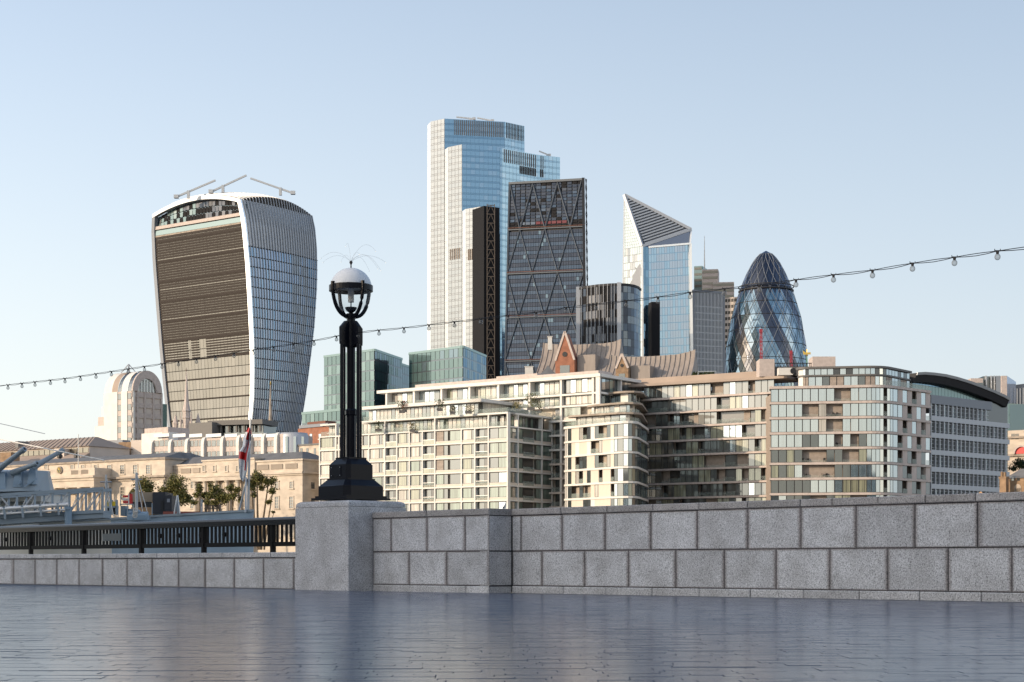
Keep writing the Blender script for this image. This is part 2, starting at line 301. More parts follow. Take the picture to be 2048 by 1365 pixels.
M.update(
    g_pale=glass('glass_skylit', (.12, .14, .15), .20, .05, (.55, .61, .65)), g_pale2=glass('glass_pale_light', (.13, .15, .16), .17, .06, (.55, .61, .65)),
    g_blue=glass('glass_blue', (.03, .075, .12), .55, .05, (.32, .50, .65)), g_blue2=glass('glass_blue_deep', (.025, .065, .11), .50, .05, (.26, .43, .58)), g_slate=glass('glass_slate_blue', (.04, .055, .075), .55, .05, (.44, .53, .64)), g_mint=glass('glass_mint', (.15, .19, .19), .32, .05, (.70, .79, .79)), g_blue3=glass('glass_blue_grey', (.04, .08, .125), .55, .06, (.38, .54, .68)),
    g_wedge=glass('glass_wedge', (.007, .015, .032), .012, .06, (.5, .68, .95)), g_wedge2=glass('glass_wedge_light', (.016, .036, .065), .035, .06, (.5, .7, .95)), g_dark=glass('glass_dark', (.012, .018, .026), .13, .05, (.7, .8, .9)), g_dark2=glass('glass_dark_teal', (.025, .05, .062), .18, .05, (.6, .8, .9)), g_black=glass('glass_black', (.006, .008, .012), .12, .06, (.7, .8, 1)),
    g_teal=glass('glass_teal', (.03, .07, .072), .13, .05, (.55, .76, .76)), g_teal2=glass('glass_teal_light', (.07, .125, .125), .15, .06, (.65, .85, .84)), g_brown=glass('glass_bronze', (.04, .036, .03), .12, .08, (.80, .76, .66)),
    g_straw=glass('glass_straw', (.10, .09, .07), .13, .08, (.80, .76, .64)), fin=mat('fin_aluminium', (.40, .42, .45), .45, .3), chamfer=glass('white_edge', (.80, .80, .78), .35, .25, (1, .98, .95)),
    w_green=glass('window_green', (.14, .19, .16), .10, .05, (.85, .95, .90), True), w_cream=glass('window_blind', (.40, .38, .34), .08, .06, (1, .97, .92), True), w_dark=glass('window_dark', (.022, .028, .028), .14, .04, (.85, .92, .95)),
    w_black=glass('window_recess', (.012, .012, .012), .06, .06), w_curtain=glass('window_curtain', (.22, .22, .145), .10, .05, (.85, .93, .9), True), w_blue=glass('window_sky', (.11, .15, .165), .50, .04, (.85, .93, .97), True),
    w_stone=mat('balcony_stone', (.31, .26, .22), .7, noise=.2, nscale=1.5, stretch=(1, 1, 3)), bal_glass=thin('balustrade_glass', .22, (.62, .72, .66)), w_frame=mat('window_frame', (.05, .05, .05), .5), louvre=mat('bronze_louvre', (.055, .047, .042), .75, spec=.08),
    lattice=mat('lattice_bronze', (.12, .10, .085), .5, .3), ghdark=glass('glass_gherkin_dark', (.006, .009, .02), .07, .05, (.6, .7, .9)), ghlight=glass('glass_gherkin_light', (.03, .065, .09), .30, .05, (.50, .68, .80)), ghlight2=glass('glass_gherkin_pale', (.045, .09, .11), .38, .05, (.56, .73, .84)),
    ghline=mat('diagrid_white', (.24, .26, .28), .4, .2), diag=mat('diagrid_grey', (.065, .078, .095), .5, .2), orange=mat('copper_band', (.14, .05, .03), .6), greyblue=mat('blue_grey_wall', (.20, .22, .25), .5),
)
# ------------------------------------------------------------------ the setting
WQ = Vector((.69, -.724)).normalized(); VQ = Vector((.724, .69)).normalized()   # along the near quay, and out over the river
def structure(o): o['kind'] = 'structure'; return o
M['slate_pave'] = mat('slate_paving', (.10, .128, .19), .18, noise=.22, nscale=9, stretch=(.35, 2.5, 1))
M['pave_bed'] = mat('paving_bed', (.08, .088, .105), .5)
M['water'] = mat('river_water', (.03, .045, .045), .08, bump=.35, nscale=.35, ior=1.33)
M['ground'] = mat('land', (.16, .15, .13), .9, noise=.2, nscale=.02)
mb = MB(); mb.face([(-9000, -9000, -9), (9000, -9000, -9), (9000, 9000, -9), (-9000, 9000, -9)]); structure(mb.build('ground', M['ground']))
QA = Vector((-2.76, 28.7)) + VQ * .9
def qline(t): return QA + WQ * t
FA = Vector((-1.0, 378.0)) + V2 * -14                                             # a point on the far quay
def fline(t): return FA + U2 * t
mb = MB(); a, b, c, d = qline(-500), qline(500), fline(900), fline(-900)
mb.face([(a.x, a.y, -4.5), (b.x, b.y, -4.5), (c.x, c.y, -4.5), (d.x, d.y, -4.5)]); structure(mb.build('river', M['water']))
mb = MB(); a, b = qline(-300), qline(300); a2, b2 = a - VQ * 400, b - VQ * 400
mb.prism([a2, b2, b, a][::1], -8, -.012); structure(mb.build('quay', M['pave_bed']))
mb = MB(); a, b = fline(-1500), fline(1500); a2, b2 = a + V2 * 2500, b + V2 * 2500
mb.prism([a, b, b2, a2], -8.5, 1.6); structure(mb.build('riverbank', M['ground']))
# promenade: slate setts laid in rows, each one a piece; the nearest 300 single
prom = structure((lambda m: (m.box((-14, -6, -.010), (14, 4.6, -.001)), m.build('promenade', M['pave_bed']))[1])(MB()))
near = []; far = MB(); rp = random.Random(3)
y = 4.6
rows = 0
def setts_row(y, w):
    x = -.335 * y - .6 + rp.random() * .3; xe = .335 * y + .6
    while x < xe:
        l = rp.choice((.16, .22, .28, .3, .34, .42)) * rp.uniform(.9, 1.1)
        p = Vector((x + l / 2, y + w / 2))
        if (p - QA).dot(VQ) < -.95: yield x, x + l
        x += l
while y < 34:
    w = rp.uniform(.085, .115)
    for x0, x1 in setts_row(y, w):
        g = .0024 if rp.random() < .98 else .006
        s = rp.gauss(0, .0018); q = rp.gauss(0, .0016); h = rp.gauss(0, .0005); th = x0 * -.012
        pts = []
        for (px, py) in ((x0 + g, y + g), (x1 - g, y + g), (x1 - g, y + w - g), (x0 + g, y + w - g)):
            pts.append((px, py + px * .012, h + s * (py - y - w / 2) * 1.0 + q * (px - (x0 + x1) / 2)))
        low = [(p[0], p[1], -.011) for p in pts]
        if abs((x0 + x1) / 2) < .30 * y and len(near) < 300 and y > 5.62:
            m2 = MB(); m2.hexa(low + pts); near.append(m2)
        else: far.hexa(low + pts)
    y += w
for m2 in near: m2.build('sett', M['slate_pave'], prom)
far.build('paving', M['slate_pave'], prom, kind='stuff')
# fallen leaves and specks along the wall foot are too small to tell apart and left to the relief
# ------------------------------------------------------------------ granite walls of the quay
def stone(name, m, f, a0, a1, z0, z1, d0, d1, parent, ch=.012, j=.005):
    a0 += j; a1 -= j; z0 += j * .7; z1 -= j * .7
    o = MB(); P = lambda a, z, d: (a, -d, z)
    hx = (a1 - a0) / 2; hz = (z1 - z0) / 2; hd = (d1 - d0) / 2
    back = [P(-hx, -hz, -hd), P(hx, -hz, -hd), P(hx, hz, -hd), P(-hx, hz, -hd)]
    mid = [P(-hx, -hz, hd - ch), P(hx, -hz, hd - ch), P(hx, hz, hd - ch), P(-hx, hz, hd - ch)]
    k = ch; fr = [P(-hx + k, -hz + k, hd), P(hx - k, -hz + k, hd), P(hx - k, hz - k, hd), P(-hx + k, hz - k, hd)]
    o.face(fr); o.face(back[::-1])
    for i in range(4):
        i2 = (i + 1) % 4; o.face([mid[i], mid[i2], fr[i2], fr[i]]); o.face([back[i], back[i2], mid[i2], mid[i]])
    ob = o.build(name, m); ob.parent = parent
    ob.location = f.pt((a0 + a1) / 2, (z0 + z1) / 2, (d0 + d1) / 2) - wloc(parent); ob.rotation_euler = (0, 0, f.ang)
    return ob
def course(name, m, f, joints, a0, a1, z0, z1, d1, parent, depth=.28, dd=.004, j=.005):
    js = [a0] + sorted(q for q in joints if a0 + .02 < q < a1 - .02) + [a1]
    for p, q in zip(js, js[1:]): stone(name, m, f, p, q, z0, z1, d1 - depth, d1 + R.uniform(-dd, dd), parent, j=j)
PC = Vector((-2.76, 28.7))
RC0 = PC + VQ * .515; RCF = Fac(RC0, RC0 + WQ * 2.93)                              # set-back stretch beside the pier
RET = Fac(RCF.p1, RCF.p1 + VQ * .50); RW = Fac(RET.p1, RET.p1 + WQ * 13)           # short return, then the long stretch
ZT, ZC, ZM, ZP = 1.335, 1.225, .655, .10
t = thing('granite_parapet', 'tall grey granite parapet of two courses running out to the right of the lamp pier', 'wall', RC0)
px = lambda f, l: [f.a(p) for p in l]
mb = MB()
for f, a0, a1 in ((RCF, .01, RCF.L), (RW, -.02, RW.L)): mb.fbox(f, a0, a1, 0, ZT - .02, -.50, -.011)
mb.build('core', M['joint'], t)
course('stone', M['granite'], RCF, px(RCF, [781.8, 854, 930]), .012, RCF.L, ZM, ZC, 0, t)
course('stone', M['granite'], RCF, px(RCF, [818, 892.7]), .012, RCF.L, ZP, ZM, 0, t)
course('plinth_stone', M['granite_plain'], RCF, px(RCF, [931.5]), .012, RCF.L, -.03, ZP, .004, t)
course('coping_stone', M['granite_cap'], RCF, px(RCF, [854]), .012, RCF.L + .02, ZC, ZT, .02, t, .56)
for z0, z1, nm in ((ZM, ZC, 'stone'), (ZP, ZM, 'stone'), (-.03, ZP, 'plinth_stone')):
    stone(nm, M['granite_plain'], RET, .002, RET.L, z0, z1, -.22, 0.004, t)
stone('coping_stone', M['granite_cap'], RET, .0, RET.L - .022, ZC, ZT, -.20, .015, t)
o7 = lambda l: [x * 1048 / 2048 + 1000 for x in l]
course('stone', M['granite'], RW, px(RW, o7([80, 242, 410, 588, 770, 968, 1175, 1390, 1620, 1865])) + [9.9, 10.8, 11.7, 12.5], .004, RW.L, ZM, ZC, 0, t)
course('stone', M['granite'], RW, px(RW, o7([163, 330, 502, 686, 876, 1078, 1288, 1514, 1750, 2000])) + [9.5, 10.4, 11.3, 12.2], .004, RW.L, ZP, ZM, 0, t)
course('plinth_stone', M['granite_plain'], RW, px(RW, o7([86, 247, 415, 595, 780, 980, 1188, 1405, 1640, 1882])) + [10.3, 11.3], .004, RW.L, -.03, ZP, .012, t)
course('coping_stone', M['granite_cap'], RW, px(RW, o7([240, 420, 600, 780, 970, 1175, 1300, 1480, 1665, 1860])) + [10, 11], .004, RW.L, ZC, ZT, .022, t, .56)
# the low wall under the railing
LP = Vector((wx(590, 31.9), 31.9)); LW = Fac(LP - WQ * 15.5, LP + WQ * .35)
t = thing('low_granite_wall', 'low grey granite wall with flat coping that carries the black railing', 'wall', LP)
mb = MB(); mb.fbox(LW, 0, LW.L, 0, .66, -.48, -.011); mb.build('core', M['joint'], t)
course('stone', M['granite'], LW, px(LW, [27, 70, 113.5, 158, 205, 254, 304, 357, 410, 468, 527, 588]) + [.8, 1.7], 0, LW.L, -.03, .567, 0, t, dd=.004, j=.008)
course('coping_stone', M['granite_plain'], LW, px(LW, [x / 3.303 for x in (66, 178, 290, 405, 526, 660, 776, 905, 1040, 1178, 1322, 1470, 1622, 1790)]) + [.6, 1.4], 0, LW.L, .567, .68, .02, t, .52, j=.009)
# pier
t = thing('lamp_pier', 'square grey granite pier with rounded top carrying the lamp post', 'pier', PC)
def quad_plan(c, a0, a1, b0, b1): return [c + WQ * a0 + VQ * b0, c + WQ * a1 + VQ * b0, c + WQ * a1 + VQ * b1, c + WQ * a0 + VQ * b1]
mb = MB(); mb.prism(quad_plan(PC, -1.5, 0, 0, 1.27), -.03, 1.425); mb.build('pier_body', M['granite_plain'], t)
mb = MB(); prev = None
for ins, z in ((.006, 1.431), (.006, 1.455), (.012, 1.49), (.03, 1.515), (.06, 1.53), (.09, 1.535)):
    ring = [Vector((q.x, q.y, z)) for q in quad_plan(PC, -1.5 + ins, -ins, ins, 1.27 - ins)]
    if prev:
        for i in range(4): mb.face([prev[i], prev[(i + 1) % 4], ring[(i + 1) % 4], ring[i]])
    prev = ring
mb.face(prev); mb.build('pier_cap', M['granite_plain'], t)
# railing
RF = LW.off(-.24)
t = thing('black_railing', 'black iron railing with flat balusters standing on the low granite wall', 'railing', LP)
def bar(name, a0, a1, z0, z1, w, m='rail', par=t): return piece(name, M[m], RF, a0, a1, z0, z1, -w / 2, w / 2, par)
mb = MB(); prof = [(-.07, 1.20), (-.07, 1.30), (-.055, 1.335), (-.02, 1.352), (.02, 1.352), (.055, 1.335), (.07, 1.30), (.07, 1.20)]
for (d0, z0), (d1, z1) in zip(prof, prof[1:] + prof[:1]): mb.face([RF.pt(0, z0, d0), RF.pt(RF.L, z0, d0), RF.pt(RF.L, z1, d1), RF.pt(0, z1, d1)])
mb.build('top_rail', mat('top_rail_paint', (.012, .012, .013), .22), t)
bar('lower_rail', 0, RF.L, .79, .875, .06)
posts = [RF.a(p) for p in (62, 168, 283, 408, 546)]; posts = [posts[0] - (posts[1] - posts[0]) * k for k in (2, 1)] + posts + [RF.L - .06]
for a in posts: bar('post', a - .04, a + .04, .675, 1.21, .085)
discs = [RF.a(p / 3.303) for p in (40, 318, 1042, 1175, 1328, 1485)]
for p, q in zip(posts, posts[1:]):
    n = max(2, round((q - p) / .142))
    for k in range(1, n):
        a = p + (q - p) * k / n; b = bar('baluster', a - .026, a + .026, .87, 1.205, .028)
        if min(abs(a - d) for d in discs) < .071:
            mb = MB(); mb.tube([RF.pt(a + .03, 1.04, -.025), RF.pt(a + .03, 1.04, .025)], .05, 12); o = mb.build('roundel', M['rail'], t)
a = RF.a(208); a1 = RF.a(245); o = bar('plaque', a, a1, .955, 1.115, .012, 'plaque'); o.location += Vector((RF.n.x, RF.n.y, 0)) * .03
# ------------------------------------------------------------------ lamp post
LC = PC - WQ * .72 + VQ * .62; LY = LC.y; k = LY / F
lz = lambda py: wz(py, LY)
t = thing('lamp_post', 'black fluted lamp post with white domed globe standing on the granite pier', 'street lamp', (LC.x, LC.y, 1.535))
ang = math.atan2(VQ.y, VQ.x) + math.pi / 4
def base(name, prof, n=4, m='black', par=t):
    mb = MB(); mb.lathe([(r * k, lz(y)) for r, y in prof], LC, n, 0, ang if n == 4 else 0); return mb.build(name, M[m], par)
def chamf(name, prof, m='black'):                       # square section with cut corners
    mb = MB(); prev = None
    for r, y in prof:
        s = r * k / math.sqrt(2) * 1.06; c = s * .22; z = lz(y); ring = []
        for sx, sy in ((1, 1), (-1, 1), (-1, -1), (1, -1)):
            p = [(s, s - c), (s - c, s)] if sx * sy > 0 else [(s - c, s), (s, s - c)]
            for (x, y2) in p:
                q = LC + WQ * (x * sx) + VQ * (y2 * sy); ring.append(Vector((q.x, q.y, z)))
        if prev:
            for i in range(8): mb.face([prev[i], prev[(i + 1) % 8], ring[(i + 1) % 8], ring[i]])
        prev = ring
    mb.face(prev); return mb.build(name, M[m], t)
base('base_plate', [(79, 1001.2), (79, 997), (72, 996.8), (72, 993)])
chamf('plinth', [(68, 993.2), (68, 974), (66, 973), (51, 961.5)]); base('moulding', [(48, 961.8), (48, 958.5)])
up = chamf('pedestal', [(45.5, 958.6), (45.5, 931), (44, 929.5), (32, 919.5)]); base('collar', [(31, 919.6), (31, 916)])
f2 = Fac(LC - VQ * (45.5 * k / 1.414 * 1.06) - WQ * .3, LC - VQ * (45.5 * k / 1.414 * 1.06) + WQ * .3)
d = piece('access_panel', M['black'], f2, .12, .40, lz(955), lz(934), .0, .008, t)
for a in (.14, .38):
    for y in (952.5, 936.5): piece('bolt', M['steel'], f2, a - .007, a + .007, lz(y) - .007, lz(y) + .007, .008, .014, t)
mb = MB(); mb.lathe([(10.5 * k, lz(916.2)), (10.5 * k, lz(832)), (12.5 * k, lz(830)), (12.5 * k, lz(822)), (8.6 * k, lz(818)), (8.6 * k, lz(640)), (9.8 * k, lz(632)), (10 * k, lz(628))], LC, 8, 0, ang / 2); mb.build('shaft', M['black'], t)
for sx, sy in ((1, 0), (-1, 0), (0, 1), (0, -1)):
    q = LC + (WQ * sx + VQ * sy) * (23 * k); r = 3.3 * k
    mb = MB(); mb.prism([q + Vector((a, b)) for a, b in ((-r, -r), (r, -r), (r, r), (-r, r))], lz(916), lz(690)); mb.build('column', M['black'], t)
    dr = (WQ * sx + VQ * sy); tn = Vector((-dr.y, dr.x)); w = 3.6 * k; mb = MB()
    sh = [(6 * k, 697), (19 * k, 690), (26.5 * k, 690), (27 * k, 684), (27 * k, 656), (15 * k, 643.5), (6 * k, 643.5)]
    A = [LC + dr * a + tn * w for a, z in sh]; B = [LC + dr * a - tn * w for a, z in sh]; zz = [lz(z) for a, z in sh]; n = len(sh)
    mb.face([(A[i].x, A[i].y, zz[i]) for i in range(n)]); mb.face([(B[i].x, B[i].y, zz[i]) for i in reversed(range(n))])
    for i in range(n):
        j = (i + 1) % n; mb.face([(B[i].x, B[i].y, zz[i]), (B[j].x, B[j].y, zz[j]), (A[j].x, A[j].y, zz[j]), (A[i].x, A[i].y, zz[i])])
    mb.build('bracket', M['black'], t)
RR = 43.5 * k
def ell(c, r, n, a0, a1, zr): return [(r * math.cos(a0 + (a1 - a0) * i / n), c + zr * math.sin(a0 + (a1 - a0) * i / n)) for i in range(n + 1)]
zr = lz(576)
mb = MB(); mb.lathe(ell(zr, RR * .955, 14, .0, math.pi / 2 * .995, lz(536.5) - zr), LC, 40); mb.build('dome', M['dome'], t, True)
mb = MB(); mb.lathe([(RR * .93, lz(583)), (RR * 1.01, lz(583)), (RR * 1.01, lz(572)), (RR * .93, lz(571)), (RR * .93, lz(583))], LC, 40, cap=False); mb.build('ring', M['black'], t)
mb = MB(); mb.lathe([(r, z) for r, z in ell(lz(583), RR * .93, 12, -math.pi / 2 * .97, 0, lz(583) - lz(625))], LC, 40, cap=False); mb.build('glass_bowl', M['clear'], t, True)
mb = MB(); mb.lathe([(6 * k, lz(605)), (6 * k, lz(575))], LC, 14); mb.build('lamp_tube', M['tube'], t)
mb = MB(); mb.lathe([(1.2 * k, lz(618)), (1.2 * k, lz(605))], LC, 8); mb.lathe([(2 * k, lz(628)), (9 * k, lz(622)), (12 * k, lz(617)), (12 * k, lz(615.5)), (4 * k, lz(614.5))], LC, 20); mb.build('lamp_holder', M['black'], t)
for j in range(4):
    q = math.radians(38 + 90 * j); dd = Vector((math.cos(q), math.sin(q))); mb = MB(); pts = []
    for i in range(11):
        e = i / 10; a = -math.pi / 2 + e * math.pi / 2; rad = (7 * k + (RR * .99 - 7 * k) * max(0, math.cos(a)) ** .9); z = lz(575) + (lz(575) - lz(634)) * math.sin(a)
        p = LC + dd * rad; pts.append((p.x, p.y, z))
    p = LC + dd * (RR * .99); pts.append((p.x, p.y, lz(567)))
    mb.tube(pts, 3.9 * k, 6, 0); mb.build('arm', M['black'], t)
mb = MB(); mb.lathe([(1.4 * k, lz(537.5)), (1.2 * k, lz(530)), (3.2 * k, lz(526)), (3.3 * k, lz(524)), (1.2 * k, lz(522))], LC, 10); fin = mb.build('finial', M['darkmetal'], t)
for ex, ey in ((641, 516), (647, 527), (692, 493), (679, 519), (719, 509), (751, 502), (769.5, 521), (757.5, 541.5), (763.5, 545.5), (736, 537)):
    mb = MB(); a = R.uniform(-.3, .3); dx = (ex - 702) * k; z0, z1 = lz(524), lz(ey); top = max(z0, z1) + (.10 if abs(ex - 702) > 20 else .02)
    pts = []
    for i in range(11):
        e = i / 10; z = (1 - e) ** 2 * z0 + 2 * e * (1 - e) * (2 * top - (z0 + z1) / 2) * 1.0 + e * e * z1
        pts.append((LC.x + dx * e, LC.y + a * e, z))
    mb.tube(pts, .0014, 4); mb.tube([pts[-1], (pts[-1][0], pts[-1][1], pts[-1][2] - .010)], .005, 6); mb.build('bird_wire', M['steel'], t)
# ------------------------------------------------------------------ festoon lights
path = [(-60, 779), (0, 772), (133, 757), (225, 743), (324, 728), (431, 712), (506, 700), (587, 688), (628, 681.5), (676, 672), (738, 662.5), (808, 656), (858, 650), (962, 637.5), (1072, 625), (1132, 615.5), (1253, 602), (1316, 594.5), (1380, 585), (1519, 570.5), (1592, 560), (1667, 550), (1745, 541), (1825, 527), (1909, 515), (1995, 502.5), (2110, 488)]
def fy(p): return interp([(-60, 33.8), (0, 33.3), (702, 29.62), (2110, 16.4)], p)
def fp(p): return W3(p, interp(path, p), fy(p))
t = thing('festoon_lights', 'string of clear festoon bulbs on a black cable across the view past the lamp post', 'string lights', fp(702))
mb = MB()
bulbs = [16, 44, 70, 101, 130, 161, 192, 223, 256, 289, 324, 357, 393, 431, 468, 506, 547, 587, 628, 673, 716, 758, 808, 858, 909, 962, 1016, 1072, 1132, 1192, 1253, 1316, 1380, 1449, 1519, 1592, 1667, 1745, 1825, 1909, 1995]
ks = [-60] + bulbs + [2110]
for a, b in zip(ks, ks[1:]):
    for tw in (0, 1):
        pts = []
        for i in range(5):
            e = i / 4; p = fp(lerp(a, b, e)); sg = math.sin(e * math.pi) * (.012 if tw else -.012) - math.sin(e * math.pi) * .006
            pts.append(p + Vector((0, 0, sg)))
        mb.tube(pts, .0042, 4, cap=False)
mb.build('cable', M['wire'], t)
bm_ = MB(); bm_.lathe([(.012, -.03), (.021, -.035), (.029, -.047), (.032, -.061), (.029, -.075), (.021, -.087), (.009, -.093), (.002, -.094)], (0, 0), 12); sm_ = MB(); sm_.lathe([(.014, -.032), (.017, -.012), (.012, .006)], (0, 0), 8); sm_.box((-.03, -.006, -.004), (.03, .006, .008)); sm_.box((-.032, -.004, .0), (-.026, .004, .022)); sm_.box((.026, -.004, 0), (.032, .004, .022))
b0 = None
for p in bulbs:
    if b0 is None:
        b0 = bm_.build('bulb', M['bulb'], None, True); b0.parent = t; b0.location = fp(p) - wloc(t); s0 = sm_.build('socket', M['wire']); s0.parent = b0
    else:
        b = b0.copy(); C.objects.link(b); b.location = fp(p) - wloc(t); s = s0.copy(); C.objects.link(s); s.parent = b
# ------------------------------------------------------------------ towers
def poly_root(name, label, cat, p, group=None): return thing(name, label, cat, (p.x, p.y, 1.6), group)
def glazed_face(t, f, z0, z1, fl, cw, mats, matfn=None, name='glazing', gap=.10, jit=.010, back='dark', a0=0, a1=None, span=False):
    """One facade of a tower: backing sheet and separate tilted panels, joined since they are a few pixels each."""
    a1 = f.L if a1 is None else a1
    nu = max(1, round((a1 - a0) / cw)); nv = max(1, round((z1 - z0) / fl)); mb = MB(); vs_ = None
    if span: vs_ = [e for k in range(nv) for e in (k / nv, (k + .28) / nv)] + [1.0]
    P = lambda u, v: f.pt(lerp(a0, a1, u), lerp(z0, z1, v)); n = Vector((f.n.x, f.n.y, 0))
    mb.face([P(0, 0), P(1, 0), P(1, 1), P(0, 1)], 0)
    fn = matfn or (lambda i, j: R.randrange(len(mats)))
    curtain(mb, P, lambda u, v: n, nu, nv, gap, jit, lambda i, j: 1 + fn(i, j), vs=vs_)
    return mb.build(name, [M[back]] + [M[m] for m in mats], t, kind='stuff')
def behind(P, d, ins=.06):         # rear corners that stay hidden behind the front ones
    c = (P[0] + P[-1]) / 2; q = []
    for p in (P[-1], P[0]):
        r = p.normalized(); e = p + r * d; cc = c + c.normalized() * d; q.append(e + (cc - e) * ins)
    return q
def body(t, pts, z0, z1, m='dark', name='core', ins=.15, top=True):
    c = sum((Vector(p) for p in pts), Vector((0, 0))) / len(pts)
    q = [c + (Vector(p) - c) * (1 - ins / max((Vector(p) - c).length, .1)) for p in pts]
    a = sum(q[i].x * q[(i + 1) % len(q)].y - q[(i + 1) % len(q)].x * q[i].y for i in range(len(q)))
    if a < 0: q = q[::-1]
    mb = MB(); mb.prism(q, z0, z1); return mb.build(name, M[m], t)
def crane_unit(t, p, z, arm, ang, h=3, name='maintenance_crane'):
    mb = MB(); d = Vector((math.cos(ang), math.sin(ang) * .3, 0))
    mb.box((p.x - 2.2, p.y - 1.5, z), (p.x + 2.2, p.y + 1.5, z + 1.6)); mb.box((p.x - .5, p.y - .5, z + 1.6), (p.x + .5, p.y + .5, z + h))
    b = Vector((p.x, p.y, z + h)); mb.beam(b - d * arm * .25, b + Vector((d.x * arm, d.y * arm, math.sin(ang) * arm)), .7, .8)
    mb.box((b.x - d.x * arm * .3 - 1, b.y - 1, b.z - .8), (b.x - d.x * arm * .3 + 1, b.y + 1, b.z + .8))
    return mb.build(name, M['steel'], t)

# --- tower that swells towards its top, with fins running over the roof
TL = [(418, 308), (460, 305.5), (520, 308), (600, 314), (700, 322), (790, 331), (870, 340), (960, 350), (1110, 366)]
TC = [(399, 483), (440, 492), (520, 500), (600, 505), (680, 509), (740, 510), (800, 509), (850, 505), (960, 497), (1110, 484)]
TR = [(388, 611), (399, 617), (440, 630), (500, 635), (570, 634), (650, 629), (720, 621), (790, 612), (838, 604), (960, 586), (1110, 560)]
YC = 760.0; ZTOP = wz(399, YC)
def wt_c(z):
    py = HZ - (z - CAMZ) * F / YC; return G(interp(TC, py), YC)
def wt_l(z):
    c = wt_c(z); py = HZ - (z - CAMZ) * F / 793; return hit(interp(TL, py), c, U2)
def wt_r(z):
    c = wt_c(z); py = HZ - (z - CAMZ) * F / 789; return hit(interp(TR, py), c, V2)
Z0 = 1.6
t = poly_root('flared_tower', 'broad office tower flaring towards a curved roof with dark louvred front and pale frame', 'skyscraper', wt_c(2))
def FA_(u, v):
    z = lerp(Z0, ZTOP, v); q = wt_l(z).lerp(wt_c(z), u); return Vector((q.x, q.y, z))
def FB_(u, v):
    z = lerp(Z0, ZTOP, v); a, b = wt_c(z), wt_r(z); q = a.lerp(b, u) + U2 * (math.sin(u * math.pi) * 1.6); return Vector((q.x, q.y, z))
def arch(u): return 4.6 * (1 - (2 * u - 1) ** 2)
def roofP(u, w):
    a, b, r = wt_l(ZTOP), wt_c(ZTOP), wt_r(ZTOP); q = a + (b - a) * u + (r - b) * w + (U2 * math.sin(w * math.pi) * 1.6) * u
    return Vector((q.x, q.y, ZTOP + arch(u) * (1 - .5 * w) + 4.0 * (1 - (2 * w - 1) ** 2)))
nA = Vector((-V2.x, -V2.y, 0)); nB = Vector((U2.x, U2.y, 0))
vz = lambda py, Y=770: (wz(py, Y) - Z0) / (ZTOP - Z0)
# dark core just inside
mb = MB(); mb.grid(lambda u, v: FA_(u, v * vz(426, 760)) - nA * .4, 1, 24, 0); mb.grid(lambda u, v: FB_(u, v) - nB * .4, 8, 24, 0)
mb.build('core', M['dark'], t)
nv = 36
mb = MB()
def wtm(i, j):
    if j >= 33: return None
    if R.random() < .10: return 2
    return 1 if R.random() < .8 else 3
mb2 = MB(); vt = vz(447)
curtain(mb, lambda u, v: FA_(.035 + u * .94, v * vt), lambda u, v: nA, 26, 33, .14, .012, lambda i, j: 2 if j > 13 else (0 if R.random() < .93 else 1)) 
mb.build('glazing', [M['g_straw'], M['g_teal'], M['g_brown']], t, kind='stuff')
# louvre blades, three to a floor, thinning out over the lower floors
mb = MB()
for j in range(33 * 4):
    v = (j + .5) / 132 * vt
    if v < vz(715): continue
    full = v > vz(672)
    for (ua, ub) in (((.035, .975),) if full else ((.04, .30), (.34, .42), (.5, .97))):
        if full and j % 12 == 0: ua, ub = .035, .97
        p, q = FA_(ua, v), FA_(ub, v); h = (.92 if full else .62) if j % 12 else .70; o = nA * .45; zz = Vector((0, 0, h))
        mb.hexa([p + o, q + o, q + nA * .1, p + nA * .1, p + o + zz, q + o + zz, q + nA * .1 + zz, p + nA * .1 + zz])
mb.build('louvre', M['louvre'], t, kind='stuff')
mb = MB()
for j in range(0, 34, 2):
    v = j / 33 * vt; p, q = FA_(.035, v), FA_(.975, v); o = nA * .6; zz = Vector((0, 0, .5))
    mb.hexa([p + o, q + o, q, p, p + o + zz, q + o + zz, q + zz, p + zz])
mb.build('floor_band', M['louvre'], t, kind='stuff')
# glazed garden under the arch
mb = MB(); v0 = vz(424, 760)
def gard(u, w):
    p = FA_(u, v0); top = roofP(u, 0).z - 1.8; return Vector((p.x, p.y, lerp(p.z, max(top, p.z + .2), w))) - nA * 1.5
mb.grid(gard, 24, 1, 0); mb.build('garden_backdrop', M['g_dark2'], t)
mb = MB(); curtain(mb, lambda u, v: gard(.04 + u * .92, v) + nA * .5, lambda u, v: nA, 26, 3, .25, .02, lambda i, j: (2 if i < 12 and R.random() < .5 else 0 if R.random() < .6 else 1)); mb.build('garden_glazing', [M['soot'], M['g_wedge'], M['g_teal']], t, kind='stuff')
for v, h, m in ((vz(446.5, 760), .7, 'grimy'), (vz(443, 760), 2.2, 'g_teal2'), (vz(431, 760), 1.5, 'pinkstone')):
    p, q = FA_(.03, v), FA_(.975, v); o = nA * .5; zz = Vector((0, 0, h)); mb = MB(); mb.hexa([p + o, q + o, q - nA, p - nA, p + o + zz, q + o + zz, q - nA + zz, p - nA + zz]); mb.build('balcony_band', M[m], t)
